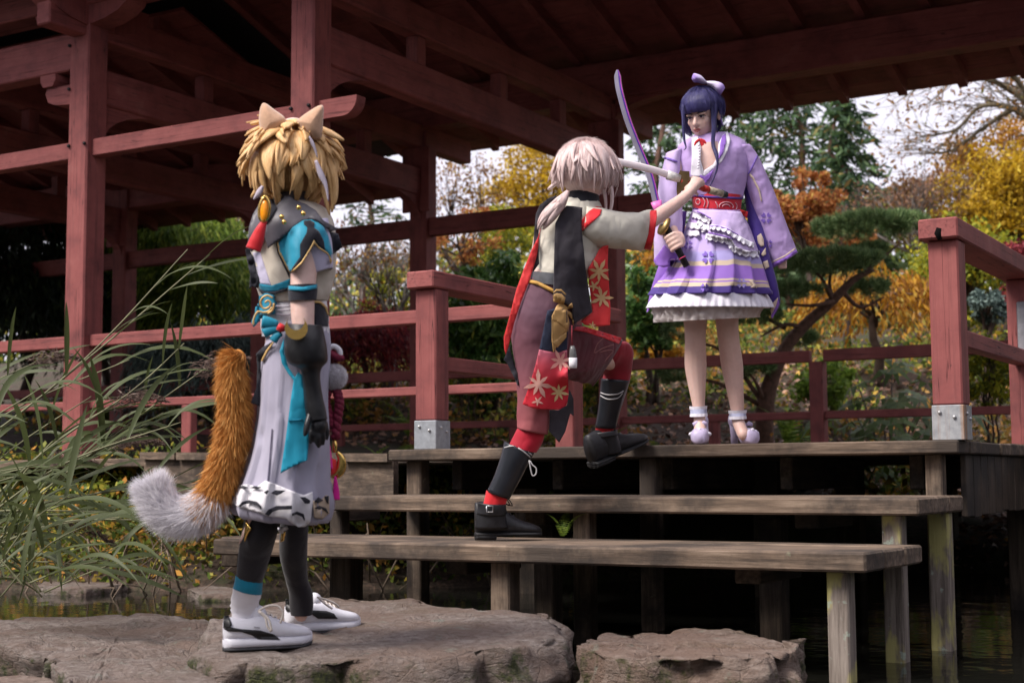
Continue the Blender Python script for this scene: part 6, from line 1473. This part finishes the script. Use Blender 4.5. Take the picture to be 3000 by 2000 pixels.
    # ---- sword
    sw = thing('sword', pm_, 'pale bladed sword with a bronze guard, held by the lunging person', 'sword')
    BLD = plain('pale_blade', (.80, .72, .75), .3, .0, .08, 30); bm_ = MB(); q = crom([(1690, 452), (1790, 470), (1870, 487), (1930, 503), (1975, 519)], 6); W_ = [at(x, y, D+.30+.14*k/(len(q)-1)) for k, (x, y) in enumerate(q)]
    bm_.tube(W_, [.003+.013*min(1, k/6) for k in range(len(q))], 8, .28, up=FWD); bm_.build('blade', BLD, sw)
    m1 = MB(); m1.tube([at(1955, 512, D+.425), at(1992, 524, D+.445)], [.022, .018], 10, .5, up=FWD); m1.build('collar', plain('white_ornament', (.62, .60, .58), .4, .2, .3, 60), sw)
    gdp = [(1992, 500), (2020, 502), (2021, 522), (2010, 548), (1984, 573), (1982, 560), (1984, 520)]
    pv = [at(x, y, D+.44) for x, y in gdp]+[at(x, y, D+.452) for x, y in gdp]; n = len(gdp); obj('guard', pv, [list(range(n)), list(range(2*n-1, n-1, -1))]+[[i, n+i, n+(i+1) % n, (i+1) % n] for i in range(n)], plain('bronze_guard', (.16, .105, .05), .45, .8, .3), sw, smooth=False)
    m1 = MB(); m1.tube([at(1992, 530, D+.45), at(2058, 551, D+.51)], .0145, 12); m1.build('grip', plain('red_grip', (.5, .05, .03), .6, 0, .4, 50), sw)
    m1 = MB(); m1.tube([at(2058, 551, D+.51), at(2075, 556, D+.53)], .0155, 12); m1.build('grip_ring', plain('red_lacquer', (.6, .04, .03), .4), sw)
    m1 = MB(); m1.tube([at(2075, 556, D+.53), at(2115, 568, D+.58)], .0165, 12); m1.build('pommel_sleeve', plain('worn_ivory', (.42, .36, .26), .6, .1, .6, 70), sw)
    m1 = MB(); m1.tube([at(2114, 567, D+.58), at(2128, 572, D+.595)], [.018, .015], 12); m1.build('pommel', plain('dark_pommel', (.04, .042, .045), .5, .5), sw)
person_lunge()
# ================================================================= person in the lilac kimono
DC = 6.97
def person_kimono():
    f0 = at(2100, 1303, DC); root = thing('person', (f0.x, f0.y, ZD), 'person in indigo wig and short lilac kimono dress, standing at the deck edge', 'person')
    D = DC; m2 = D/FPX
    LIL = cloth('lilac_cloth', (.47, .33, .64), .09, .7, .4); LIL2 = cloth('pale_lilac_cloth', (.54, .42, .70), .08, .7); IND = cloth('indigo_cloth', (.058, .030, .22), .2, .6); PUR = cloth('purple_cloth', (.25, .12, .50), .12, .6)
    LACE = cloth('white_lace', (.74, .72, .80), .06); BEI = cloth('beige_print', (.62, .50, .40), .06); VIO = cloth('violet_print', (.20, .12, .48), .15)
    # ---- body with head
    mb = MB()
    chain(mb, [(2082, 412, 25, .0), (2088, 445, 34, 0), (2092, 480, 78, .0), (2095, 530, 72, 0), (2098, 590, 60, 0), (2098, 650, 74, 0), (2100, 720, 84, 0)], D, 14, .62)
    # head turned and tilted towards the opponent: local axes
    hd = at(2058, 338, D-.01); fw = (-RGT*.52-FWD*.80-UPV*.26).normalized(); sx = fw.cross(Vector((0, 0, 1))).normalized(); ux = sx.cross(fw).normalized()
    M = Matrix((sx, fw, ux)).transposed()
    def H(x, y, z): return hd+sx*x+fw*y+ux*z
    mb.ball(H(0, -.012, .028), (.074, .088, .084), 18, 14, M); mb.ball(H(0, .028, -.030), (.056, .052, .070), 16, 12, M); mb.ball(H(0, .046, -.076), (.026, .026, .020), 12, 8, M)
    for s in (-1, 1):
        mb.ball(H(.034*s, .052, -.022), (.022, .018, .022), 10, 8, M); mb.ball(H(.030*s, .066, .014), (.024, .012, .010), 10, 8, M); mb.ball(H(.076*s, -.010, -.010), (.009, .018, .028), 10, 8, M)
    mb.tube([H(0, .074, .006), H(0, .086, -.014), H(0, .097, -.030), H(0, .084, -.036)], [.008, .009, .0115, .008], 10, sub=3)
    for s in (-1, 1): mb.ball(H(.010*s, .083, -.033), (.007, .008, .006), 8, 6, M)
    mb.ball(H(0, .076, -.053), (.021, .011, .007), 12, 8, M); mb.ball(H(0, .075, -.063), (.018, .011, .0065), 12, 8, M)
    mb.tube([H(0, .0, -.05), at(2078, 400, D), at(2084, 430, D)], [.045, .040, .042], 12)
    # arms
    chain(mb, [(2000, 455, 26, .0), (1968, 540, 22, -.02), (1962, 620, 20, -.05), (1975, 690, 15, -.12)], D)
    chain(mb, [(2180, 455, 26, .02), (2215, 560, 22, .05), (2250, 650, 18, .05), (2280, 742, 14, .02)], D)
    # legs
    chain(mb, [(2045, 740, 56, .02), (2035, 880, 44, .01), (2037, 950, 34, .0), (2037, 995, 31, -.01), (2038, 1070, 32.5, .01), (2042, 1130, 26, .01), (2047, 1190, 18.5, .0), (2050, 1235, 18, -.01), (2052, 1270, 19, -.06)], D)
    chain(mb, [(2140, 740, 56, .04), (2130, 880, 44, .03), (2130, 940, 34, .02), (2135, 997, 32, .02), (2145, 1071, 32.5, .04), (2152, 1129, 26.5, .04), (2160, 1197, 20.5, .03), (2163, 1235, 18.5, .02), (2178, 1272, 18, -.03)], D)
    # right fist on the sword
    h0, h1 = at(1946, 655, D-.16), at(2012, 780, D-.20); hc = at(1974, 710, D-.178)
    grip(mb, hc, (h0-h1), (RGT*.75-FWD*.5+UPV*.1), .0155, .0100, -1, at(1988, 690, D-.12))
    # left hand at the sleeve end
    for k in range(4): chain(mb, [(2280+6*k, 755, 7, .02), (2282+6*k, 772, 6, .01), (2284+6*k, 784, 5, .005)], D, 8)
    chain(mb, [(2283, 745, 14, .02), (2290, 762, 12, .02)], D)
    remesh(mb, 'body', SKIN, root, .0052, 3)
    # face: eyes, lashes, brows, lips
    DK = plain('dark_lash', (.010, .008, .012), .6)
    for s in (-1, 1):
        m1 = MB(); c = H(.031*s, .0725, .0005); m1.ball(c, (.0125, .004, .0045), 12, 8, M); e = m1.build('eye', plain('eye_white', (.55, .50, .50), .2), root)
        m1 = MB(); m1.ball(H(.029*s, .0765, .0), (.0055, .0015, .0048), 10, 6, M); m1.build('iris', plain('violet_iris', (.05, .03, .10), .2), e)
        m1 = MB(); m1.tube([H(.016*s, .0765, .001), H(.026*s, .0785, .0065), H(.040*s, .0755, .0055), H(.049*s, .068, .002)], [.0015, .0034, .0034, .0014], 6, sub=3); m1.build('eyelashes', DK, e)
        m1 = MB(); m1.tube([H(.012*s, .080, .017), H(.028*s, .079, .022), H(.046*s, .070, .018)], [.002, .003, .0015], 6, sub=3); m1.build('eyebrow', plain('dark_brow', (.03, .02, .035), .8), root)
    m1 = MB(); m1.tube([H(-.020, .082, -.0555), H(-.008, .0865, -.0535), H(0, .0872, -.0545), H(.008, .0865, -.0535), H(.020, .082, -.0555)], [.001, .0042, .0038, .0042, .001], 8, .7, sub=3)
    lips = m1.build('lips', plain('rose_lip', (.42, .13, .13), .4), root)
    m1 = MB(); m1.tube([H(-.017, .081, -.060), H(0, .0862, -.063), H(.017, .081, -.060)], [.001, .0048, .001], 8, .7, sub=3); m1.build('lower_lip', lips.data.materials[0], lips)
    # ---- bodice
    bo = sil('bodice', [(2034, 398, 2128, 388, .050), (1990, 425, 2180, 415, .080), (1984, 458, 2196, 452, .10), (1990, 500, 2192, 500, .112), (2005, 540, 2184, 540, .105), (2022, 578, 2178, 580, .092)], D, LIL, root, 40, 5, .04, (2.2, 6), 2, solid=.003)
    bb = bvh([bo])
    patch('neckline', z6((862, 745), (1015, 735), (1020, 800), (1005, 900), (960, 970), (885, 1015), (850, 940), (835, 850)), bb, SKIN, bo, .004, 5, thick=0)
    for pl in (((770, 700), (830, 690), (860, 800), (855, 900), (880, 1000), (880, 1050), (850, 1060), (800, 1060), (765, 1040), (775, 870)), ((1100, 640), (1130, 720), (1100, 830), (1050, 920), (960, 1000), (900, 1060), (870, 1050), (890, 1000), (970, 950), (1010, 870), (1020, 760), (1050, 690))):
        lc = patch('lace_collar', z6(*pl), bb, LACE, bo, .012, 5, thick=.003)
    patch('purple_lapel', z6((1050, 690), (1085, 660), (1090, 740), (1060, 850), (1010, 920), (1030, 830), (1035, 760)), bb, PUR, bo, .018, 5)
    patch('purple_lapel', z6((850, 1040), (890, 1060), (980, 990), (940, 1080), (890, 1130), (855, 1110)), bb, PUR, bo, .016, 5)
    for k in range(9):
        x, y = z6((838+8*sin(k*.5), 770+26*k))[0]; m1 = MB(); m1.ball(at(x, y, D-.108-.012*min(k, 4)/4), .006, 8, 6); m1.build('lace_scallop', LACE, bo)
    # choker and red ribbon
    ck = sil('choker', [(2052, 404, 2108, 396, .047, .0), (2053, 418, 2107, 411, .047, 0)], D, cloth('indigo_velvet', (.07, .035, .25), .2), root, 24, 2)
    for pl in (((850, 715), (815, 740), (800, 775)), ((850, 715), (890, 735), (905, 770)), ((850, 715), (868, 770), (880, 830)), ((855, 715), (885, 780), (885, 835))): m1 = MB(); m1.tube([at(x, y, D-.085) for x, y in z6(*pl)], [.005, .006, .004], 6, .5, sub=3); m1.build('red_ribbon', RED_S, ck)
    # ---- sleeves
    s1 = sil('sleeve', [(2150, 430, 2196, 425, .055, .0), (2168, 490, 2226, 470, .060, .01), (2188, 556, 2263, 552, .060, .02), (2210, 640, 2297, 638, .055, .02), (2240, 725, 2326, 715, .050, .02), (2266, 784, 2336, 740, .045, .02)], D, LIL, root, 34, 5, .05, (1.6, 4), 4, solid=.004)
    s2 = sil('sleeve', [(1952, 450, 2000, 436, .055, 0), (1940, 500, 1994, 490, .06, -.01), (1929, 555, 1992, 550, .062, -.03), (1920, 630, 1998, 625, .065, -.05), (1916, 715, 1998, 705, .062, -.06), (1918, 768, 1990, 762, .052, -.06)], D, LIL2, root, 34, 5, .06, (1.6, 4), 6, solid=.004)
    sb1 = bvh([s1]); sb2 = bvh([s2])
    patch('sleeve_hem', z7((1440, 770), (1480, 745), (1600, 690), (1715, 605), (1735, 635), (1600, 730), (1480, 795)), sb1, PUR, s1, .006, 6); patch('sleeve_hem_beige', z7((1440, 755), (1480, 728), (1600, 670), (1710, 590), (1716, 606), (1600, 690), (1480, 745), (1440, 770)), sb1, BEI, s1, .006, 6)
    patch('purple_inside', z7((345, 560), (290, 640), (230, 720), (250, 770), (330, 795), (420, 785), (470, 710), (490, 660), (440, 640), (380, 600)), sb2, PUR, s2, .006, 6)
    patch('beige_stripe', z6((1300, 1020), (1340, 1060), (1400, 1180), (1420, 1280), (1410, 1290), (1385, 1190), (1330, 1080), (1290, 1030)), sb1, BEI, s1, .006, 5)
    for b_, par, pl in ((sb1, s1, z6((1290, 1030), (1320, 970), (1375, 860), (1385, 870), (1335, 980), (1300, 1040))), (sb2, s2, z6((518, 878), (560, 885), (640, 912), (645, 930), (560, 905), (518, 895)))): patch('ribbon_trim', pl, b_, VIO, par, .008, 4)
    def petals(cx, cy, r, T_, par, off=.006, fn=z7, mat=VIO):
        for k in range(4):
            a = pi/4+k*pi/2; u_ = (cos(a), sin(a)); v_ = (-u_[1], u_[0])
            patch('flower_print', fn(*[(cx+r*(u_[0]*p+v_[0]*q), cy+r*(u_[1]*p+v_[1]*q)) for p, q in ((.25, 0), (.6, .38), (1, .33), (.82, 0), (1, -.33), (.6, -.38))]), T_, mat, par, off, 6, thick=0)
    petals(1405, 280, 62, sb1, s1); petals(1430, 550, 46, sb1, s1)
    # ---- coat tail (indigo) on both sides
    ct = sil('coat_tail', [(2176, 520, 2204, 518, .03, .03), (2184, 600, 2234, 606, .035, .03), (2200, 700, 2246, 706, .035, .0), (2222, 790, 2268, 796, .035, -.02), (2246, 860, 2284, 868, .03, -.02), (2256, 900, 2284, 892, .02, -.02), (2264, 928, 2276, 912, .008, -.02)], D, IND, root, 22, 4, .06, (1.5, 4), 5)
    cb = bvh([ct])
    for pl in (((1310, 470), (1350, 440), (1380, 500), (1385, 570), (1350, 580), (1320, 540)), ((1350, 660), (1400, 590), (1405, 660), (1370, 680)), ((1370, 740), (1420, 720), (1440, 790), (1395, 815)), ((1480, 1160), (1530, 1110), (1520, 1180), (1460, 1290), (1450, 1240))): patch('beige_spot', z7(*pl), cb, BEI, ct, .005, 5)
    patch('lilac_tip', z7((1530, 1130), (1545, 1180), (1470, 1330), (1455, 1300), (1510, 1200)), cb, PUR, ct, .007, 5)
    sil('coat_tail', [(1985, 620, 2012, 620, .03, .06), (1950, 720, 2000, 724, .03, .08), (1922, 800, 1990, 806, .03, .08), (1904, 860, 1930, 866, .025, .08), (1894, 915, 1903, 910, .01, .08)], D, PUR, root, 20, 4)
    # ---- skirt: printed bands
    t = NT('printed_skirt'); g = t.n('ShaderNodeTexCoord'); uv = t.n('ShaderNodeSeparateXYZ', {0: g.outputs['UV']}); wv = t.noise(t.uv((3, .5, 1)), 2.2, 2)
    v = t.math('ADD', uv.outputs[1], t.math('MULTIPLY', t.math('SUBTRACT', wv, .5), .12))
    lil, bei, pur, ind = (.47, .33, .64), (.60, .48, .36), (.29, .14, .56), (.06, .03, .23)
    t.link(t.ramp(v, [(0, lil), (.28, (.44, .34, .66)), (.46, (.38, .33, .66)), (.54, bei), (.585, pur), (.735, bei), (.765, pur), (.785, bei), (.84, ind)], 'CONSTANT'), 'Base Color')
    t.b.inputs['Roughness'].default_value = .7; t.b.inputs['Sheen Weight'].default_value = .1; t.bump(t.noise(t.pos(), 7, 4), .3, .02)
    sk = sil('skirt', [(2030, 612, 2170, 616, .095), (2014, 660, 2192, 664, .14), (1994, 720, 2214, 724, .18), (1962, 790, 2236, 792, .22), (1930, 835, 2248, 838, .245), (1912, 864, 2254, 864, .25)], D, t.m, root, 168, 5, .02, (2, 4), 7, pleat=(14, .17), solid=.003)
    skb = bvh([sk])
    petals(800, 690, 72, skb, sk, .010); petals(765, 1005, 48, skb, sk, .010); petals(590, 560, 50, skb, sk, .010); petals(1150, 960, 55, skb, sk, .010, mat=cloth('pale_flower_print', (.36, .30, .66), .1)); petals(400-10, 700, 40, skb, sk, .010) if False else None
    patch('beige_curl', z7((1225, 930), (1260, 935), (1320, 985), (1310, 1010), (1240, 1005), (1270, 980)), skb, BEI, sk, .010, 5)
    rf_ = sil('ruffle', [(1920, 862, 2246, 862, .236), (1906, 882, 2256, 882, .252), (1897, 902, 2263, 902, .262)], D, LACE, root, 200, 4, .0, (1, 1), 3, pleat=(52, .06), solid=.002)
    TUL = NT('tulle'); TUL.b.inputs['Base Color'].default_value = (.80, .76, .76, 1); TUL.b.inputs['Roughness'].default_value = .9; TUL.b.inputs['Alpha'].default_value = .8
    tr_ = TUL.n('ShaderNodeBsdfTranslucent', {0: (.9, .86, .86, 1)}); mx_ = TUL.n('ShaderNodeMixShader', {0: .5}); TUL.t.links.new(TUL.b.outputs[0], mx_.inputs[1]); TUL.t.links.new(tr_.outputs[0], mx_.inputs[2]); TUL.t.links.new(mx_.outputs[0], TUL.t.nodes['Material Output'].inputs[0])
    tul = [sil('petticoat', [(1925+i*6, 870, 2235-i*6, 872, .22-.02*i, 0), (1915+i*9, 905, 2232-i*12, 900, .23-.02*i, 0), (1922+i*12, 944-i*3, 2215-i*14, 930-i*3, .225-.02*i, 0)], D, TUL.m, root, 160, 4, .10, (7, 8), 20+i, pleat=(34+7*i, .07), phase=i) for i in range(3)]
    # ---- overskirt frills
    ov = patch('overskirt', z7((640, 205), (800, 200), (1000, 205), (1140, 215), (1215, 360), (1290, 540), (1325, 630), (1200, 640), (1080, 590), (1040, 505), (930, 490), (790, 465), (840, 330), (760, 250)), skb, LIL2, root, .028, 7, thick=.004, wr=.02)
    ovb = bvh([ov, sk])
    def frill(nm, pts, wd, par, T_, off=.012, waves=9, mat=LACE):
        q = crom(pts, 26); n = len(q); V = []; Fc = []; uv = []; last = None
        for k in range(n):
            x, y = q[k]; x2, y2 = q[min(k+1, n-1)]; x1_, y1_ = q[max(k-1, 0)]; L = math.hypot(x2-x1_, y2-y1_)+1e-6; nx_, ny_ = -(y2-y1_)/L, (x2-x1_)/L
            ph = k/(n-1)*waves*2*pi
            for j in range(5):
                t = j/4; xx = x+nx_*wd*t*(1+.10*sin(ph*.5)); yy = y+ny_*wd*t*(1+.12*cos(ph))
                h = T_.ray_cast(EYE, ray(xx, yy).normalized())[0]
                d = (h-EYE).dot(FWD) if h is not None else (last or DC); last = d
                V.append(at(xx, yy, d-off-t*.010-t*.006*sin(ph))); uv.append((k/n, t))
        for k in range(n-1):
            for j in range(4): a = 5*k+j; Fc.append([a, a+1, a+6, a+5])
        o = obj(nm, V, Fc, mat, par, uv); s_ = o.modifiers.new('s', 'SOLIDIFY'); s_.thickness = .002; return o
    for pts, wd, wv in ((((780, 440), (900, 465), (1030, 495), (1085, 570), (1190, 615), (1335, 628)), 17, 15), (((815, 350), (900, 355), (1010, 385), (1110, 450), (1200, 505), (1290, 540)), 14, 13), (((640, 215), (720, 235), (830, 290)), 17, 6), (((590, 320), (690, 335), (810, 350)), 17, 6), (((575, 405), (640, 412), (700, 405)), 16, 4), (((700, 300), (760, 345), (775, 420)), 12, 4)):
        frill('lace_frill', z7(*pts), wd, ov, ovb, waves=int(wv*.75))
    for pl in (((820, 360), (900, 358), (1010, 390), (1115, 452), (1115, 462), (1000, 402), (900, 372), (818, 372)), ((800, 425), (930, 455), (1055, 490), (1055, 500), (930, 466), (798, 438)), ((690, 205), (830, 278), (826, 290), (680, 216))): patch('purple_piping', z7(*pl), ovb, PUR, ov, .015, 4)
    # ---- obi
    ob = sil('obi', [(2026, 570, 2176, 574, .100), (2028, 592, 2172, 598, .103), (2030, 614, 2170, 622, .104)], D, cloth('crimson_obi', (.50, .018, .035), .15, .5), root, 36, 4, .01)
    obb = bvh([ob])
    patch('obi_edge', z6((770, 1215), (900, 1235), (1060, 1240), (1240, 1250), (1240, 1268), (1060, 1260), (900, 1252), (775, 1235)), obb, IND, ob, .006, 5); patch('obi_edge', z6((780, 1345), (950, 1370), (1210, 1378), (1210, 1395), (950, 1388), (785, 1362)), obb, IND, ob, .006, 5)
    PW = plain('pale_obi_print', (.65, .36, .40), .7)
    for pl in ([(1090+64*cos(a), 1335+42*sin(a)) for a in np.linspace(pi*.95, 2.1*pi, 12)], [(1090+34*cos(a), 1335+20*sin(a)) for a in np.linspace(pi, 2*pi, 9)], [(830+20*cos(a), 1290+26*sin(a)) for a in np.linspace(0, 6, 10)], [(870, 1250), (895, 1290), (880, 1340)], [(905, 1250), (925, 1295), (912, 1345)], [(1175, 1300), (1190, 1330), (1180, 1365)], [(990, 1290), (1010, 1330), (1000, 1370)]):
        q = crom(z6(*pl), 3); pp = [obb.ray_cast(EYE, ray(x, y).normalized())[0] for x, y in q]; pp = [p-FWD*.003 for p in pp if p is not None]
        if len(pp) > 3: m1 = MB(); m1.tube(pp, .0022, 5); m1.build('obi_print', PW, ob)
    patch('obi_end', z7((1130, 190), (1215, 215), (1205, 285), (1150, 240)), skb, RED_S, ob, .02, 5, thick=.006)
    # ---- shoes
    SH = plain('lilac_shoe', (.46, .40, .58), .4, 0, .08, 30); SFR = plain('shoe_frill', (.66, .64, .74), .9)
    def heelshoe(heel, toe, label):
        g = bpy.data.objects.new('platform_shoe', None); COL.objects.link(g); g.parent = root; g.empty_display_size = .04
        dv = toe-heel; dv.z = 0; L = dv.length; dv.normalize(); sdv = Vector((0, 0, 1)).cross(dv)
        zb = lambda x: float(np.interp(x, [0, .25, .5, .65, 1], [.095, .085, .04, .0, .006])); zt = lambda x: float(np.interp(x, [0, .12, .3, .5, .65, .8, .93, 1], [.150, .150, .110, .085, .082, .078, .068, .05]))
        W2 = lambda x: (.030+.012*max(0, min(1, (x-.3)/.35)))*(1 if x < .82 else sqrt(max(.03, 1-((x-.82)/.19)**2)))*(1 if x > .08 else .75)
        R = []
        for x in (0, .05, .15, .25, .35, .45, .55, .65, .75, .85, .93, .98):
            c = heel+dv*(x*L); R.append([c+sdv*(W2(x)*math.copysign(abs(cos(2*pi*j/18))**.7, cos(2*pi*j/18)))+Vector((0, 0, (zb(x)+zt(x))/2+(zt(x)-zb(x))/2*math.copysign(abs(sin(2*pi*j/18))**.8, sin(2*pi*j/18)))) for j in range(18)])
        obj('upper', *rings_mesh(R)[:2], SH, g)
        m1 = MB(); m1.tube([heel+dv*.022+Vector((0, 0, .105)), heel+dv*.020+Vector((0, 0, .05)), heel+dv*.018], [.024, .018, .017], 10); m1.build('heel', SH, g)
        m1 = MB()
        for k in range(16):
            a = 2*pi*k/16; m1.ball(heel+dv*(.70*L+.055*cos(a)*.8)+sdv*(.044*sin(a))+Vector((0, 0, .070-.02*abs(sin(a)))), (.010, .010, .009), 7, 5)
        tag(m1.build('frill', SFR, g), kind='stuff')
        m1 = MB(); c = heel+dv*(.62*L)+Vector((0, 0, .095))
        for s in (-1, 1): m1.tube([c, c+sdv*(.016*s)+Vector((0, 0, .008)), c+sdv*(.034*s)], [.006, .012, .009], 8, .5)
        m1.build('bow', SH, g)
    fl_ = Vector((FWD.x, FWD.y, 0)).normalized(); rl = Vector((RGT.x, RGT.y, 0)).normalized()
    def gp(x, dd): p = at(x, 1300, D+dd); p.z = ZD+.002; return p
    heelshoe(gp(2060, .10), gp(2048, -.14), 'l'); heelshoe(gp(2146, .14), gp(2212, -.06), 'r')
    for rows in ([(2022, 1196, 2070, 1194, .034, 0), (2023, 1214, 2071, 1212, .034, -.01)], [(2136, 1208, 2186, 1206, .035, .03), (2137, 1222, 2185, 1220, .035, .02)]):
        a = sil('ankle_strap', rows, D, plain('pale_blue_strap', (.40, .42, .58), .6), root, 60, 3, .05, (6, 3), 4)
        (x0, y0, x1, y1, tk, dd) = rows[0]; (xa, ya, xb, yb, _, d2) = rows[1]
        sil('strap_lace', [(x0-2, y0-6, x1+2, y1-6, tk+.003, dd), (x0-1, y0+3, x1+1, y1+3, tk+.001, dd)], D, LACE, a, 80, 2, .06, (9, 2), 4); sil('strap_lace', [(xa-1, ya-3, xb+1, yb-3, tk+.001, d2), (xa-2, ya+6, xb+2, yb+6, tk+.004, d2)], D, LACE, a, 80, 2, .06, (9, 2), 5)
    # ---- wig: cap, blunt fringe, side strands, tied back
    HI = hair_mat('indigo_wig', (.014, .012, .050), (.034, .030, .115), (.075, .070, .21), .35, (40, .8, 1)); hm = MB(); pr = random.Random(3)
    def S(th, ph, r): return H(r*sin(th)*cos(ph)*.92, -.012+r*sin(th)*sin(ph)*1.04, .026+r*cos(th)*.98)
    hm.ball(H(0, -.026, .040), (.088, .092, .082), 20, 16, M)
    for k in range(64):
        ph = pi*(1.02+.96*k/63)+pr.uniform(-.03, .03); b = pr.uniform(1.9, 2.35)
        lock(hm, [S(.08+(b-.08)*t, ph, .098+.010*sin(pi*t)-.012*t) for t in (0, .3, .6, .85, 1)], .013, .006, hd, prof=lambda s: min(1, .5+s*2) if s < .8 else (1-s)*4+.2)
    for k in range(30):       # fringe
        u_ = (k/29-.5)*2; e = H(u_*.066, .088-.034*u_*u_, .030-.004*abs(u_)+pr.uniform(-.004, .003))
        lock(hm, [S(.05, pi/2-u_*1.2, .098), S(.55, pi/2-u_*.95, .106), S(1.0, pi/2-u_*.85, .108), e+ux*.018+fw*.006, e], .0095, .005, hd, prof=lambda s: min(1, .5+s*2))
    for s, w_ in ((-1, .011), (1, .011)):
        for k in range(5): lock(hm, [S(.6, pi/2-s*1.25, .104), S(1.2, pi/2-s*(1.28+.06*k), .106), H(s*(.082-.003*k), .046-.008*k, -.03), H(s*(.078-.003*k), .040-.008*k, -.075-.006*k)], w_, .006, hd, prof=lambda q_: min(1, .5+q_) if q_ < .5 else max(.06, 1.2-q_*1.15))
    for k in range(3): lock(hm, [at(1999+2*k, 305, D-.07), at(2000+2*k, 360, D-.08), at(2004+k, 410, D-.085), at(2010, 432, D-.09), at(2003, 440, D-.09)], .007-.001*k, .004, hd)
    for k in range(4): lock(hm, [at(2084+2*k, 300, D-.075), at(2089+2*k, 370, D-.09), at(2088+k, 420, D-.10), at(2099, 455, D-.12), at(2102, 485, D-.13), at(2092, 520, D-.135), at(2080, 545, D-.135)], .009-.001*k, .005, hd, prof=lambda s: 1 if s < .5 else max(.12, 1-(s-.5)*1.6))
    for k in range(14): lock(hm, [S(1.3, pi*1.5+pr.uniform(-.9, .9), .095), H(pr.uniform(-.05, .05), -.09, -.03), H(pr.uniform(-.03, .04), -.075, -.085), H(.03+pr.uniform(-.02, .02), -.05, -.115)], .016, .01, hd)
    hair = hm.build('hair', HI, root)
    rg = np.random.default_rng(8); ns = 6000; th = .08+1.75*rg.random(ns)**.8; ph = 2*pi*rg.random(ns); mk = ~((np.sin(ph) > .25) & (th > 1.15)); th, ph = th[mk], ph[mk]; ns = len(th)
    sx_, fw_, ux_ = np.array(sx), np.array(fw), np.array(ux)
    nv = sx_*(np.sin(th)*np.cos(ph)*.92)[:, None]+fw_*(np.sin(th)*np.sin(ph)*1.04)[:, None]+ux_*(np.cos(th)*.98)[:, None]; tv = sx_*(np.cos(th)*np.cos(ph))[:, None]+fw_*(np.cos(th)*np.sin(ph))[:, None]-ux_*np.sin(th)[:, None]
    SV, SQ = leaf_geo(np.array(H(0, -.012, .026))+nv*(.104+.007*rg.random(ns))[:, None], tv+rg.normal(size=(ns, 3))*.05, .06, .022, rg)
    tag(np_obj('loose_strands', SV, SQ, leaf_mat('indigo_strands', [(0, (.016, .014, .055)), (.6, (.045, .040, .15)), (1, (.12, .11, .30))], .1, .35), hair), kind='stuff')
    lk = MB(); lock(lk, [at(2108, 325, D-.03), at(2112, 350, D-.03), at(2120, 372, D-.02)], .008, .004, hd); lk.build('lilac_streak', cloth('lilac_streak', (.22, .14, .45), .1), hair)
    # bow
    BW = NT('lilac_bow'); g = BW.n('ShaderNodeTexCoord'); u2 = BW.n('ShaderNodeSeparateXYZ', {0: g.outputs['UV']}).outputs[1]
    BW.link(BW.ramp(u2, [(.0, (.66, .62, .76)), (.45, (.60, .52, .74)), (.8, (.28, .18, .52)), (1, (.36, .24, .60))]), 'Base Color'); BW.b.inputs['Roughness'].default_value = .7
    bw = sil('hair_bow', [(2066, 236, 2074, 246, .012, -.05), (2052, 222, 2066, 246, .026, -.05), (2032, 216, 2050, 244, .034, -.05), (2027, 228, 2036, 242, .026, -.05)], D, BW.m, root, 20, 4, .12, (2, 3), 4, cap=True)
    sil('bow_loop', [(2070, 238, 2072, 248, .012, -.05), (2094, 238, 2086, 256, .024, -.05), (2116, 246, 2100, 270, .034, -.05), (2124, 258, 2110, 280, .026, -.05)], D, BW.m, bw, 20, 4, .12, (2, 3), 6, cap=True)
    # ---- sword
    sw = thing('sword', h1, 'long curved violet-edged sword raised by the person in the kimono', 'sword')
    q = crom(z6((90, 78), (96, 180), (118, 300), (190, 550), (300, 830), (390, 1050), (445, 1280), (505, 1490)), 6); n = len(q)
    W_ = [at(x, y, D-.02-.14*k/(n-1)) for k, (x, y) in enumerate(q)]
    def strip(nm, o0, o1, mat, dz):
        V = []; Fc = []
        for k, p in enumerate(W_):
            tn = (W_[min(k+1, n-1)]-W_[max(k-1, 0)]).normalized(); s_ = tn.cross(FWD).normalized(); w_ = min(1, .25+k/5)
            for o_, e in ((o0, 0), (o1, 0), (o1, dz), (o0, dz)): V.append(p+s_*(o_*w_)+FWD*e)
        for k in range(n-1):
            for j in range(4): a, b = 4*k+j, 4*k+(j+1) % 4; Fc.append([a, b, b+4, a+4])
        Fc += [[0, 3, 2, 1], [4*n-4, 4*n-3, 4*n-2, 4*n-1]]
        return obj(nm, V, Fc, mat, sw, smooth=False)
    strip('blade', -.016, .003, plain('grey_blade', (.24, .22, .28), .3, .4, .1), .006); strip('violet_edge', .0035, .0105, plain('violet_edge', (.07, .03, .26), .35, .2, .3, 30), .005); strip('magenta_line', .011, .0135, plain('magenta_line', (.52, .05, .42), .4), .004); strip('dark_edge', .014, .0165, plain('dark_edge', (.07, .05, .06), .5), .004)
    m1 = MB(); m1.tube([at(1922, 590, D-.155), at(1932, 625, D-.16)], [.026, .018], 10, .4, up=FWD); m1.build('pink_collar', plain('pink_collar', (.70, .16, .48), .4), sw)
    m1 = MB(); m1.tube([at(1940, 660, D-.165), at(1950, 665, D-.16)], [.045, .045], 14, .9); m1.build('guard', plain('brass_guard', (.38, .26, .10), .4, .8, .2), sw)
    m1 = MB(); m1.tube([h0, h1], [.0165, .0155], 12); gp_ = m1.build('grip', plain('black_wrapped_grip', (.012, .011, .012), .6, 0, .3, 60), sw)
    m1 = MB(); c = h0.lerp(h1, .80); m1.tube([c, c+(h1-h0).normalized()*.004], .0172, 12); m1.build('pink_band', plain('pink_band', (.6, .05, .16), .6), gp_)
person_kimono()
